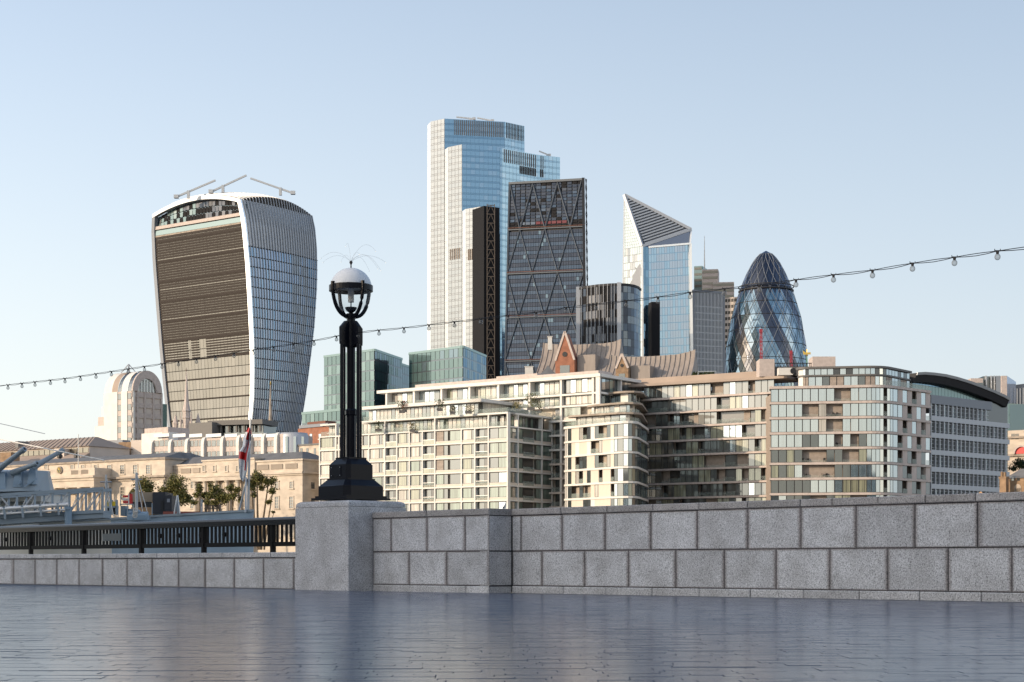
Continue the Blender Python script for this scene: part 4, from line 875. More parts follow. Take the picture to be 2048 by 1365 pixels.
# seventh floor, set back behind glass
s7a, s7b = A.off(-1.0), B.off(-1.0)
mb = MB(); mb.prism([fl + V2 * 2.5 + U2 * 3, pr_ + V2 * 2.5 - U2 * 2.4, pr_ + V2 * (B.L - .5) - U2 * 2.4, fl + V2 * 18 + U2 * 3], fz[0], zt7); mb.build('upper_core', M['w_cream'], t)
mb = MB(); x0 = A.a(723); mb.fbox(A, x0, A.L + .15, zt7 - .2, zt7 + .22, -3, .15); mb.fbox(B, .0, B.L, zt7 - .2, zt7 + .22, -3, .15); mb.build('floor_slab', M['white'], t)
mb = MB(); mb.fbox(A, A.a(641), A.a(672), zt7 - .3, zt7 + .1, -3, .1); mb.fbox(A, A.a(645), A.a(690), fz[0] + .9, fz[0] + 1.0, -2.0, -1.6); mb.build('terrace_roof', M['white'], t)
def strip_windows(f, a0, a1, z0, z1, d, t, w=1.3, kinds=('w_cream', 'w_cream', 'w_green', 'w_dark', 'w_curtain')):
    n = max(1, round((a1 - a0) / w))
    for i in range(n):
        b0, b1 = lerp(a0, a1, i / n) + .04, lerp(a0, a1, (i + 1) / n) - .04; window(f, b0, b1, z0, z1, R.choice(kinds), t, d)
strip_windows(A, A.a(645), A.L - 2.6, fz[0] + .3, zt7 - .25, -2.3, t, 1.25); strip_windows(B, 2.3, B.L - .4, fz[0] + .3, zt7 - .25, -2.2, t, 1.1, ('w_dark', 'w_black', 'w_green', 'w_dark'))
def balustrades(f, a0, a1, z, t, d=-.1, n=None, h=1.05, m='bal_glass'):
    n = n or max(1, round((a1 - a0) / 2.6))
    for i in range(n): piece('balustrade', M[m], f, lerp(a0, a1, i / n) + .03, lerp(a0, a1, (i + 1) / n) - .03, z, z + h, d - .03, d, t)
for a0, a1 in ((A.a(641), A.a(668)), (A.a(700), A.a(768)), (A.a(772), A.a(868)), (A.a(872), A.a(975)), (A.a(979), A.L - .2)): balustrades(A, a0, a1, fz[0] + .2, t)
# eighth floor under its canopy
cz0, cz1 = wz(812, 390), wz(800, 391)
D8 = 4.5; e0, e1 = A.a(722), A.a(962)
f8 = A.off(-D8); g8 = Fac(f8.pt(f8.a(962), 0).to_2d(), f8.pt(f8.a(962), 0).to_2d() + V2 * 17)
c8 = f8.z(797, f8.a(962)); 
mb = MB(); mb.fbox(f8, f8.a(724), f8.a(962), c8 - .75, c8, -14, 0); mb.fbox(g8, -.0, g8.L, c8 - .7, c8 - .05, -4, .02); mb.build('canopy', M['white'], t)
mb = MB(); mb.fbox(f8, f8.a(726), f8.a(955), zt7, c8 - .7, -13, -2.2); mb.build('penthouse_core', M['w_cream'], t)
strip_windows(f8, f8.a(727), f8.a(955), zt7 + .4, c8 - .8, -2.0, t, 1.2, ('w_cream', 'w_cream', 'w_cream', 'w_dark', 'w_blue')); strip_windows(g8.off(-1.2), .5, g8.L - 1, zt7 + .4, c8 - .8, 0, t, 1.5, ('w_dark', 'w_black', 'w_dark', 'w_green'))
balustrades(A, A.a(725), A.L, zt7 + .22, t, -.3); balustrades(B, 0, B.L, zt7 + .22, t, -.3)
# --- rear wing
bq = 17.0
Ar = A.off(-bq); rr_ = Ar.pt(Ar.a(1186), 0).to_2d(); re0 = hit(1200, Ar.p0, U2); Br = Fac(re0, re0 + V2 * 22)
t = thing('rear_apartment_wing', 'taller rear wing of white apartments with long flat roof behind planted terraces', 'apartment block', (rr_.x, rr_.y, 1.6))
x0, x1 = Ar.a(762), Ar.a(1200)
zr_ = Ar.z(747.5, x1); zm = Ar.z(785.6, Ar.a(1195)); zl = Ar.z(809, Ar.a(1195)); zc_ = zr_ - (zm - zl) * .0
mb = MB(); mb.fbox(Ar, x0 - 1, x1 + .3, zr_ - .75, zr_, -16, .5); mb.fbox(Br, 0, Br.a(1279), zr_ - .72, zr_ - .02, -4, .5); mb.build('flat_roof', M['white'], t)
mb = MB(); mb.fbox(Ar, Ar.a(810), Ar.a(1178), zr_, zr_ + 1.3, -10, -4); mb.fbox(Ar, Ar.a(968), Ar.a(1050), zr_ + 1.3, zr_ + 1.9, -9, -5); mb.build('roof_plant', M['pinkstone'], t)
mb = MB(); mb.fbox(Ar, x0 + .5, x1 - 1.5, 1.6, zr_ - .7, -16, -1.9); mb.build('core', M['cream'], t)
for z in (zm, zl): mb = MB(); mb.fbox(Ar, x0, x1 + .2, z - .25, z + .2, -2, .15); mb.fbox(Br, 0, Br.L, z - .25, z + .2, -2, .15); mb.build('floor_slab', M['white'], t)
pc = [773, 828, 883, 939, 997, 1059, 1122, 1186]
for p in pc: a = Ar.a(p); mb = MB(); mb.fbox(Ar, a - .28, a + .28, 1.6, zr_ - .75, -1.8, .1); mb.build('pier', M['white'], t)
mb = MB(); mb.fbox(Br, -.3, .3, 1.6, zr_ - .75, -1, .1); mb.fbox(Br, Br.L * .4, Br.L * .4 + .5, 1.6, zr_ - .75, -1, .1); mb.build('pier', M['white'], t)
edges = [x0 + .4] + [Ar.a(p) for p in pc] + [x1]
for a0, a1 in zip(edges, edges[1:]):
    for z0, z1 in ((zm + .2, zr_ - .75), (zl + .2, zm - .25)):
        strip_windows(Ar, a0 + .35, a1 - .35, z0 + .2, z1, -1.8 if a1 < Ar.a(1130) else -.9, t, 1.5, ('w_cream', 'w_cream', 'w_blue', 'w_dark', 'w_curtain'))
        if a1 < Ar.a(1130) and R.random() < .8: balustrades(Ar, a0 + .35, a1 - .3, z0, t, -.1)
for z0, z1 in ((zm + .2, zr_ - .75), (zl + .2, zm - .25)): strip_windows(Br, .4, Br.L - .5, z0 + .2, z1, -.8, t, 1.6, ('w_blue', 'w_dark', 'w_blue', 'w_green'))
# dark recess with balconies right of the front wing, greenish windows beyond
for kz in range(8):
    z1 = zl - .25 - kz * 3.35; z0 = z1 - 2.9
    mb = MB(); mb.fbox(Ar, Ar.a(1098), Ar.a(1163), z0 - .45, z0, -2, .12); mb.build('floor_slab', M['white' if kz < 3 else 'palewall'], t)
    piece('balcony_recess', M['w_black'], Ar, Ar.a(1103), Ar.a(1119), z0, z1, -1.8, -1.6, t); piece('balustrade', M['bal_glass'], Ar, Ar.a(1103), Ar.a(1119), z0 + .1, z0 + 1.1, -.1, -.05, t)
    window(Ar, Ar.a(1126), Ar.a(1160), z0 + .7, z1, 'w_green' if kz < 3 else 'w_dark', t, -.4); piece('spandrel', M['cream'], Ar, Ar.a(1126), Ar.a(1160), z0, z0 + .7, -.5, -.3, t)
# plants along the terraces
def shrub(px, py, Y, w, h, m, label, grp=None):
    c = W3(px, py, Y); mb = MB()
    n = int(60 + 90 * w * h / 4)
    for i in range(n):
        p = c + Vector((R.gauss(0, w * .27), R.gauss(0, w * .2), R.uniform(0, 1) ** .8 * h)); s = R.uniform(.10, .22); d = Vector((R.gauss(0, 1), R.gauss(0, 1), R.gauss(0, 1))).normalized(); e = d.cross(Vector((.3, .5, .8))).normalized()
        mb.face([p - d * s, p + e * s * .6, p + d * s, p - e * s * .6])
    mb2 = MB(); mb2.box((c.x - w * .3, c.y - .3, c.z - .3), (c.x + w * .3, c.y + .3, c.z + .35))
    t = thing('terrace_shrub', label, 'shrub', (c.x, c.y, c.z), grp); mb.build('foliage', M[m], t); mb2.build('planter', M['greywall'], t)
for px, py, Y, w, h, m, l in ((804, 824, 399, 2.4, 2.6, 'leafd', 'dark shrub on the eighth floor terrace beside a reddish one, under the canopy'), (810, 822, 399.2, 1.6, 2.4, 'redbrown', 'reddish shrub on the eighth floor terrace under the canopy'), (880, 820, 393.5, 2.2, 2.4, 'leafd', 'tall bush in the middle of the long terrace under the canopy'), (905, 826, 391.5, 1.9, 1.5, 'leafd', 'low dark bush left of the terrace corner planting'), (937, 825, 389.5, 2.6, 1.6, 'leaf', 'wide spreading bush near the canopy corner on the terrace'), (1034, 821, 392, 2.0, 1.9, 'leaf2', 'yellowish bush on the terrace right of the canopy'), (1062, 818, 396, 3.0, 3.6, 'leaf', 'tallest terrace tree right of the canopy'), (1079, 824, 399, 1.4, 2.6, 'leafd', 'slim dark shrub at the right end of the roof terrace'), (757, 861, 405, 2.6, 2.2, 'leafd', 'dark bush on the seventh floor terrace beside the lamp post'), (825, 862, 400, 2.0, 1.8, 'leaf2', 'small olive bush on the lower seventh floor terrace')):
    shrub(px, py, Y, w, h, m, l, None)

# --- curved block with slabs of pale stone: generic floor-by-floor builder over a plan polyline
def arc(c, r, a0, a1, n): return [c + Vector((math.cos(math.radians(a0 + (a1 - a0) * i / n)), math.sin(math.radians(a0 + (a1 - a0) * i / n)))) * r for i in range(n + 1)]
def fillet(p0, p1, p2, r, n=6):
    a = (p0 - p1).normalized(); b = (p2 - p1).normalized(); th = a.angle(b); d = r / math.tan(th / 2)
    s, e = p1 + a * d, p1 + b * d; out = []
    for i in range(n + 1):
        q = i / n; out.append((1 - q) ** 2 * s + 2 * q * (1 - q) * p1 + q * q * e)
    return out
def offset(pl, d):           # d > 0 towards the viewer side
    out = []
    for i, p in enumerate(pl):
        a = (pl[i] - pl[i - 1]).normalized() if i else (pl[1] - pl[0]).normalized(); b = (pl[i + 1] - pl[i]).normalized() if i + 1 < len(pl) else a
        u = (a + b).normalized(); n = Vector((u.y, -u.x)); out.append(p + n * d / max(.5, n.dot(Vector((a.y, -a.x)))))
    return out
def ribbon(mb, pl, z0, z1, d0, d1):
    A_, B_ = offset(pl, d1), offset(pl, d0)
    for i in range(len(pl) - 1):
        a, b, c, d = A_[i], A_[i + 1], B_[i + 1], B_[i]
        mb.hexa([(a.x, a.y, z0), (b.x, b.y, z0), (c.x, c.y, z0), (d.x, d.y, z0), (a.x, a.y, z1), (b.x, b.y, z1), (c.x, c.y, z1), (d.x, d.y, z1)])
def walk(pl, w):             # facade pieces along a polyline
    for p, q in zip(pl, pl[1:]):
        f = Fac(p, q); n = max(1, round(f.L / w))
        for i in range(n): yield f, f.L * i / n, f.L * (i + 1) / n
def storey(t, pl, z0, z1, w, choose, slab_m, slab_h=.42, bal=True, back='w_black', slab_out=.18, mull=True):
    """One storey: floor slab edge, a row of panes, stone piers and balcony openings."""
    mb = MB(); ribbon(mb, pl, z0 - slab_h, z0, -1.2, slab_out); mb.build('floor_slab', M[slab_m], t)
    state = 0
    for i, (f, a0, a1) in enumerate(walk(pl, w)):
        px = 1024 + F * f.pt(lerp(a0, a1, .5), 0).x / f.pt(lerp(a0, a1, .5), 0).y
        kd = choose(i, px)
        if kd == 'recess':
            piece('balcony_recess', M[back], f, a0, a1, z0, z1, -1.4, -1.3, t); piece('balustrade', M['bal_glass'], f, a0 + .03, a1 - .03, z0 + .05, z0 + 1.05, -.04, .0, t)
        elif kd == 'stone': piece('stone_panel', M['w_stone'], f, a0, a1, z0, z1, -1.25, -1.1, t); piece('balustrade', M['bal_glass'], f, a0 + .03, a1 - .03, z0 + .05, z0 + .55, -.04, .0, t)
        elif kd == 'pale': piece('wall_panel', M['pinkstone'], f, a0, a1, z0, z1, -.3, -.04, t)
        elif kd == 'creamy': piece('wall_panel', M['cream'], f, a0, a1, z0, z1, -.3, -.04, t)
        elif kd == 'white': piece('wall_panel', M['white'], f, a0, a1, z0, z1, -.3, -.04, t)
        else:
            o = piece('window', M[kd], f, a0 + .035, a1 - .035, z0, z1, -.18, -.10, t); o.rotation_euler.z += R.gauss(0, .012)
    return
def runs(kinds, lens, seed):
    r = random.Random(seed); seq = []
    while len(seq) < 400:
        k = r.choice(kinds); seq += [k] * r.choice(lens[k] if isinstance(lens, dict) else lens)
    return seq
FH = 30.4 * 365 / F
# front block (the nearest, right): plan
P0 = G(1541, 366); P1 = G(1768, 362); P2 = G(1861, 375)
plF = [P0 + Vector((.6, 4)), P0] + fillet(P0, P1, P2, 7.0, 7) + [P2]
ztop = wz(774, 365.5)
t = thing('curved_stone_block', 'nearest curved apartment block with pinkish stone bands, glass bays and balconies on the right', 'apartment block', (P0.x, P0.y, 1.6))
poly = [p for p in offset(plF, -1.45)] + [P2 * 1.03 + Vector((-1.2, 0)), P0 + Vector((2, 24))]
mb = MB(); mb.prism(poly, 1.6, ztop - .3); mb.build('core', M['w_stone'], t)
Ns = 11
for k_ in range(Ns):
    z1 = ztop - k_ * FH - .5; z0 = z1 - FH + .5
    seq = runs(['w_blue', 'w_blue', 'stone', 'stone', 'w_dark' if k_ > 3 else 'w_blue', 'w_cream'] if k_ < 3 else ['w_dark', 'stone', 'stone', 'w_blue', 'w_dark', 'w_curtain'], {'w_blue': (1, 2, 3), 'stone': (1, 2), 'w_dark': (1, 1, 2), 'w_cream': (1,), 'w_curtain': (1, 2)}, 100 + k_)
    def ch(i, px, k_=k_, seq=seq):
        if px < 1600: return 'w_blue' if k_ < 4 else ('w_curtain' if R.random() < .22 else 'w_blue' if R.random() < .2 else 'w_dark')  # sky-bright panes above, dark ones below: reflection put in by storey
        if px > 1795: return ['pale', 'recess', 'pale', 'w_blue'][(i + k_) % 4] if k_ < 4 else ['pale', 'w_dark', 'recess'][(i + k_) % 3]
        if px > 1735: return 'w_blue' if (i % 6) else 'recess'
        return seq[i]
    storey(t, plF, z0, z1, 1.75, ch, 'pinkstone', .5)
mb = MB(); ribbon(mb, plF, ztop - .45, ztop + .1, -1.6, .25); mb.build('floor_slab', M['pinkstone'], t)
plB = offset(plF[1:], -.3); 
for f, a0, a1 in walk(plB[len(plB) // 2:], 2.6): piece('balustrade', M['bal_glass'], f, a0 + .03, a1 - .03, ztop + .1, ztop + 1.25, -.04, 0, t)
# two set-back storeys under a thin dark roof
Q0 = G(1597, 372); Q1 = G(1764, 369); Q2 = G(1820, 380)
plQ = fillet(Q0 + Vector((1.2, 9)), Q0, Q1, 2.2, 6) + fillet(Q0, Q1, Q2, 6, 6) + [Q2]
zq0, zq1, zq2 = ztop + .1, wz(749, 370), wz(735, 370)
mb = MB(); mb.prism([p for p in offset(plQ, -.5)] + [Q2 * 1.02 + Vector((-.8, 0)), Q0 + Vector((3, 18))], zq0, zq2); mb.build('penthouse_core', M['louvre'], t)
sq = runs(['w_blue', 'louv', 'louv'], (1, 2), 5)
def chq(i, px): return 'white' if px < 1606 else ('w_blue' if i % 5 in (1, 2) else 'w_dark' if i % 5 == 3 else 'w_stone')
storey(t, plQ, zq0 + .3, zq1 - .4, 1.6, chq, 'pinkstone', .3); storey(t, plQ, zq1, zq2 - .2, 1.4, lambda i, px: 'white' if px < 1606 else 'w_blue' if i % 7 not in (3, 5) else 'w_black', 'greywall', .35)
mb = MB(); ribbon(mb, plQ, zq2 - .2, zq2 + .25, -1.8, .5); mb.prism([p for p in offset(plQ, -1.7)] + [Q2 * 1.02 + Vector((-.8, 0)), Q0 + Vector((3, 18))], zq2 + .01, zq2 + .2); mb.build('thin_roof', M['greywall'], t)
for (a, b, ya, yb, m) in ((1519, 1549, 718.5, 734, 'pinkstone'), (1625, 1671, 713.5, 733, 'pinkstone')):
    p, q = W3(a, yb, 385), W3(b, ya, 385); o = MB(); o.box((p.x, p.y, p.z - 2.2), (q.x, q.y + 5, q.z)); o = o.build('plant_room', M[m]); tag(o, 'small beige plant room box at the left on the roofs below the bullet tower' if a < 1600 else 'larger beige plant room box on top of the nearest curved block', 'plant room')
t2 = thing('roof_plant_deck', 'dark railed plant deck between two beige roof boxes', 'roof plant', W3(1585, 734, 386))
mb = MB(); p, q = W3(1549, 734, 386), W3(1626, 727, 386); mb.box((p.x, p.y, p.z - 2), (q.x, q.y + 4, p.z + .05)); mb.build('deck', M['greywall'], t2)
mb = MB()
for i in range(13): x = lerp(p.x, q.x, i / 12); mb.box((x - .06, p.y - .2, p.z), (x + .06, p.y, q.z))
mb.box((p.x, p.y - .2, q.z - .1), (q.x, p.y, q.z + .08)); mb.build('rails', M['darkmetal'], t2)
p = W3(1575, 745, 380); t2 = thing('air_handler', 'white air handling unit with black fan on the flat roof edge', 'air unit', p)
mb = MB(); mb.box((p.x - 2.0, p.y, p.z - .6), (p.x + 1.2, p.y + 2, p.z + 1.0)); mb.build('cabinet', M['white'], t2); mb = MB(); mb.tube([(p.x + 1.3, p.y - .1, p.z + .3), (p.x + 1.3, p.y + .6, p.z + .3)], .7, 12); mb.box((p.x + .8, p.y + .1, p.z - .6), (p.x + 2.0, p.y + 1.8, p.z + .6)); mb.build('fan', M['dark'], t2)
# weather vane on a green spire
p = W3(1614, 745, 420); t2 = thing('weather_vane', 'gilded weather vane on a slim green spire above the roofs', 'weather vane', p); zt_ = wz(712, 420)
mb = MB(); mb.tube([p - Vector((0, 0, 6)), Vector((p.x, p.y, zt_))], .45, 8, 0, .1); mb.build('spire', mat('copper_green', (.10, .26, .17), .6), t2)
mb = MB(); mb.beam((p.x - .9, p.y, zt_ + .5), (p.x + .9, p.y, zt_ + .6), .25, .5); mb.tube([(p.x, p.y, zt_ - .1), (p.x, p.y, zt_ + 1.6)], .1); mb.face([(p.x - .9, p.y, zt_ + .4), (p.x - 1.1, p.y, zt_ + 1.3), (p.x - .3, p.y, zt_ + .8)]); mb.lathe([(.02, zt_ - .2), (.3, zt_ + .1), (.02, zt_ + .4)], (p.x, p.y), 8); mb.build('vane', M['gold'], t2)

# tables and chairs out on the stone balconies
def chair_mesh():
    mb = MB(); mb.box((-.24, -.24, .42), (.24, .24, .48)); mb.box((-.24, .2, .48), (.24, .25, .92))
    for sx in (-.22, .18):
        for sy in (-.22, .18): mb.box((sx, sy, 0), (sx + .045, sy + .045, .42))
    return mb
ch0 = None; rc = random.Random(21); FRF = Fac(P0, P1); OR = ['first', 'second', 'third', 'fourth', 'fifth', 'sixth', 'seventh', 'eighth']
for k_ in range(1, 8):
    z0 = ztop - (k_ + 1) * FH + .02; n_ = 0
    for a in (rc.uniform(6, 9), rc.uniform(11, 14), rc.uniform(17, 20)):
        for dx in (0, .8):
            if ch0 is None: ch0 = chair_mesh().build('balcony_chair', M['soot']); o = ch0
            else: o = ch0.copy(); C.objects.link(o)
            o.location = FRF.pt(a + dx, z0, -.62); o.rotation_euler = (0, 0, rc.uniform(0, 6.3))
            tag(o, '%s small dark chair from the left, %s balcony level down, nearest curved block' % (OR[n_], OR[k_]), 'chair', 'chairs on the balconies of the curved block'); n_ += 1
# --- recessed wall with curtains between the two curved blocks, then the round ended block
R0, R1 = G(1296, 402), G(1548, 385)
C0, C1, C2 = G(1128.5, 388), G(1272, 368), G(1299, 385)
FH2 = 29.6 * 375 / F
t = thing('round_ended_block', 'curved apartment block with a sunlit rounded end and long shaded balcony front', 'apartment block', (C0.x, C0.y, 1.6))
Cm = C1 - Vector((6.5, -1.2))
plC = fillet(C0 + Vector((1.5, 12)), C0, C1, 3.0, 5) + fillet(C0, C1, C2 + Vector((.5, 14)), 3.6, 7) + [C2 + Vector((.2, 8)), R0]
plR = [R0 + Vector((-1, .3)), R1]
zC = wz(844, 373)
mb = MB(); mb.prism(offset(plC, -1.45) + [R0 + V2 * 4, C0 + Vector((6, 16))], 1.6, zC - .3); mb.prism(offset(plR, -1.45) + [R1 + V2 * 8, R0 + V2 * 8], 1.6, wz(783, 396)); mb.build('core', M['w_stone'], t)
for k_ in range(9):
    z1 = zC - k_ * FH2 - .45; z0 = z1 - FH2 + .45
    seq = runs(['white', 'creamy', 'recess', 'w_cream', 'creamy', 'w_dark'], {'white': (1,), 'creamy': (1, 2), 'recess': (1, 2), 'w_cream': (1,), 'w_dark': (1,)}, 300 + k_)
    def ch(i, px, k_=k_, seq=seq):
        if px < 1140: return 'w_dark' if i % 2 else 'white'
        if px > 1226: return 'w_blue' if R.random() < .45 else 'w_curtain' if R.random() < .3 else 'w_dark'
        return seq[i]
    storey(t, plC, z0, z1, 1.35, ch, 'white', .45, back='grimy')
mb = MB(); ribbon(mb, plC, zC - .45, zC + .1, -1.5, .25); mb.build('floor_slab', M['white'], t)
zR = wz(763, 394)      # flat roof over the long front
def chr_(k_):
    seq = runs(['w_curtain', 'w_dark', 'w_dark', 'w_blue', 'stone', 'recess'], {'w_curtain': (1, 2), 'w_dark': (1, 2), 'w_blue': (1,), 'stone': (1, 2), 'recess': (1, 2)}, 500 + k_)
    return lambda i, px: seq[i]
zs = [wz(y, 397) for y in (769, 794, 825)] 
for k_ in range(11):
    z1 = zR - .5 - k_ * FH2 * 1.02; z0 = z1 - FH2 * 1.02 + .45
    storey(t, plR, z0, z1, 1.6, chr_(k_), 'pinkstone', .45, slab_out=.7)
mb = MB(); ribbon(mb, [R0 + Vector((-6, 2)), R1 + Vector((3, -1.8))], zR - .5, zR + .1, -9, .9); mb.build('roof_edge', M['tanroof'], t)
mb = MB(); ribbon(mb, [R0 + Vector((-5, 6)), R1 + Vector((2, 2))], zR + .1, zR + 1.9, -7, 0); mb.build('roof_parapet', M['tanroof'], t)
# three stepped-back round storeys over the sunlit end
steps = [(1140, 384, 1280, 372, zC + .1, wz(824, 374)), (1178, 388, 1281, 376, wz(823, 374), wz(803, 378)), (1206, 396, 1284, 384, wz(802, 378), wz(779, 386))]
for (pa, Ya, pb, Yb, z0, z1) in steps:
    c0, c1 = G(pa, Ya), G(pb, Yb); pl_ = fillet(c0 + Vector((2, 9)), c0, c1, 3.2, 5) + fillet(c0, c1, c1 + Vector((1.0, 14)), 4.5, 6) + [R0 + Vector((-.5, 2))]
    mb = MB(); mb.prism(offset(pl_, -1.6) + [R0 + V2 * 5, c0 + Vector((5, 14))], z0, z1 - .2); mb.build('stepped_core', M['white'], t)
    storey(t, offset(pl_, -1.0), z0 + .05, z1 - .4, 1.7, lambda i, px: ('w_cream' if px < 1215 else 'w_blue' if R.random() < .6 else 'w_dark') if i % 4 else 'white', 'pinkstone', .1)
    mb = MB(); ribbon(mb, pl_, z1 - .4, z1, -2.5, .7); mb.build('curved_eave', M['grimy'], t)
    for f, a0, a1 in walk(pl_, 2.2): piece('balustrade', M['bal_glass'], f, a0 + .03, a1 - .03, z0 + .05, z0 + 1.1, -.04, 0, t)

# --- office block with the arched roof on the right
O0, O1 = G(1862, 392), G(2019, 415)
OF = Fac(O0, O1); t = thing('arched_roof_office', 'white banded office block with louvred windows under a sweeping dark arched roof', 'office block', (O0.x, O0.y, 1.6))
y0s = [839, 873, 906, 940, 974, 1007, 1041]; zt0 = wz(802, 393)
rows_ = [(wz(808, 393), wz(832, 393)), (wz(842, 393), wz(866, 393)), (wz(876, 393), wz(900, 393)), (wz(910, 393), wz(934, 393)), (wz(944, 393), wz(968, 393)), (wz(978, 393), wz(1001, 393)), (wz(1012, 393), wz(1035, 393))]
mb = MB(); mb.prism([OF.pt(.0, 0, -.5).to_2d(), OF.pt(OF.L, 0, -.5).to_2d(), OF.p1 * 1.05 + Vector((-1.5, 0)), OF.p0 * 1.10], 1.6, zt0 + 1.2); mb.build('core', M['w_black'], t)
prevb = zt0 + 1.3
for ri, (zt1, zb1) in enumerate(rows_):
    mb = MB(); amax = OF.L if ri else OF.a(1984)
    mb.fbox(OF, 0, amax if ri != 1 else OF.L, zt1, prevb, -.5, .05); mb.build('band_panel', M['greyblue'] if ri == 0 else M['fin'], t); prevb = zb1
    n = 19; 
    for i in range(n):
        a0, a1 = i / n * OF.L, (i + 1) / n * OF.L
        if a1 > amax: continue
        window(OF, a0 + .28, a1 - .1, zb1, zt1, 'w_dark' if R.random() < .8 else 'w_blue', t, -.45)
        mb = MB(); mb.fbox(OF, a0, a0 + .26, zb1, zt1, -.5, .0); mb.build('pier', M['fin'], t)
        mb = MB()
        for j in range(3): z = lerp(zb1, zt1, (j + .5) / 3); mb.fbox(OF, a0 + .26, a1, z - .05, z + .05, -.38, -.25)
        mb.build('sun_shade', M['steel'], t, kind='stuff')
mb = MB(); mb.fbox(OF, 0, OF.L, 1.6, prevb, -.5, .05); mb.build('band_panel', M['fin'], t)
# glazed attic and arched roof
OA = OF.off(-1.5); roof = [(1815, 748), (1830, 747), (1850, 748.5), (1872, 751.5), (1895, 757), (1920, 764.5), (1945, 773.5), (1970, 783.5), (1990, 792.5), (2001, 799)]
OA = Fac(hit(1812, OA.p0, OA.u), OA.p1)
ra = [(OA.a(p), OA.z(y, OA.a(p))) for p, y in roof]
mb = MB()
for (a0, z0), (a1, z1) in zip(ra, ra[1:]):
    th = 2.1
    p = [OA.pt(a0, z0 - th, 1.6), OA.pt(a1, z1 - th, 1.6), OA.pt(a1, z1 - th, -22), OA.pt(a0, z0 - th, -22), OA.pt(a0, z0, 2.6), OA.pt(a1, z1, 2.6), OA.pt(a1, z1, -22), OA.pt(a0, z0, -22)]
    mb.hexa(p)
mb.build('arched_roof', M['darkmetal'], t)
mb = MB(); prevp = None
for (a0, z0), (a1, z1) in zip(ra, ra[1:]): mb.hexa([OA.pt(a0, z0 - .5, 2.6), OA.pt(a1, z1 - .5, 2.6), OA.pt(a1, z1 - .5, 2.4), OA.pt(a0, z0 - .5, 2.4), OA.pt(a0, z0 + .1, 2.8), OA.pt(a1, z1 + .1, 2.8), OA.pt(a1, z1 + .1, 2.4), OA.pt(a0, z0 + .1, 2.4)])
mb.build('roof_edge', M['steel'], t)
def rz(a): return interp(ra, a) - 2.1
n = 28; aL = OA.a(1999)
for i in range(n):
    a0, a1 = lerp(OA.a(1825), aL, i / n), lerp(OA.a(1825), aL, (i + 1) / n); zb = zt0 + 1.3; zh = min(rz(a0), rz(a1)); zmid = zb + 2.2
    if zh > zb + .3:
        if zh > zmid + .3: piece('attic_pane', M['g_teal2'], OA, a0 + .05, a1 - .05, zb, zmid - .06, -.1, 0, t); piece('attic_pane', M['g_blue'], OA, a0 + .05, a1 - .05, zmid, zh, -.1, 0, t)
        else: piece('attic_pane', M['g_teal2'], OA, a0 + .05, a1 - .05, zb, zh, -.1, 0, t)
# ------------------------------------------------------------------ left side: old stone custom hall, spires, market roof, domed block
pe = Vector((wx(605, 421.8), 421.8))
CH = Fac(hit(-90, pe, U2), pe); cz = lambda y, px: CH.z(y, CH.a(px))
t = thing('stone_custom_hall', 'long pale stone neoclassical riverside hall with columned portico, clock and slate roof', 'hall', (pe.x, pe.y, 1.6))
CE = Fac(pe, pe + V2 * 15); zco = CH.z(943, CH.L); zpa = CH.z(920, CH.L); wing0 = CH.a(322)
mb = MB(); mb.fbox(CH, wing0, CH.L, 1.6, zpa, -15, 0); mb.build('wing_wall', M['portland'], t)
mb = MB(); mb.fbox(CH, wing0, CH.L + .5, zco - .5, zco, -.2, .7); mb.fbox(CE, 0, CE.L, zco - .5, zco, 0, .7); mb.fbox(CH, wing0, CH.L + .3, zco - .9, zco - .5, -.2, .35); mb.fbox(CH, wing0, CH.L + .3, zpa - .1, zpa + .3, -.3, .3); mb.fbox(CE, 0, CE.L, zpa - .1, zpa + .3, 0, .3); mb.build('cornice', M['portland'], t)
mb = MB(); a0, a1 = CH.a(408), CH.a(512); zat = CH.z(921.5, CH.a(460)); mb.fbox(CH, a0, a1, zco, zat, -6, .5); mb.fbox(CH, a0 - .2, a1 + .2, zat, zat + .4, -6, .8); mb.build('attic_wall', M['portland'], t)
mb = MB(); q = [CH.pt(wing0, zpa + .2, -1), CH.pt(CH.L - 1, zpa + .2, -1), CH.pt(CH.L - 1, zpa + .2, -14), CH.pt(wing0, zpa + .2, -14)]; zr1 = zpa + 2.6
r_ = [CH.pt(wing0, zr1, -6.5), CH.pt(CH.L - 6, zr1, -6.5), CH.pt(CH.L - 6, zr1, -8.5), CH.pt(wing0, zr1, -8.5)]; mb.hexa(q + r_); mb.build('slate_roof', M['slate'], t)
def stone_window(f, px, y0, y1, w, d=0., par=t, frame=True):
    a = f.a(px); z0, z1 = f.z(y1, a), f.z(y0, a)
    o = piece('window', M['w_dark'], f, a - w / 2, a + w / 2, z0, z1, d - .02, d + .03, par)
    mb = MB(); mb.fbox(f, a - w / 2 - .25, a - w / 2, z0 - .2, z1 + .25, d, d + .16); mb.fbox(f, a + w / 2, a + w / 2 + .25, z0 - .2, z1 + .25, d, d + .16); mb.fbox(f, a - w / 2, a + w / 2, z1, z1 + .25, d, d + .16); mb.fbox(f, a - w / 2 - .4, a + w / 2 + .4, z0 - .3, z0, d, d + .3); mb.fbox(f, a - .05, a + .05, z0, z1, d + .03, d + .08)
    for k in range(1, 4): z = lerp(z0, z1, k / 4); mb.fbox(f, a - w / 2, a + w / 2, z - .04, z + .04, d + .03, d + .07)
    mb.build('window_surround', M['portland'], par)
for px in (348, 385, 554, 583): stone_window(CH, px, 964, 977, 1.0); stone_window(CH, px, 994, 1017, 1.2); stone_window(CH, px, 1045, 1075, 1.2)
for px in (411, 432, 456, 478): stone_window(CH, px, 933, 943, .8, .5)
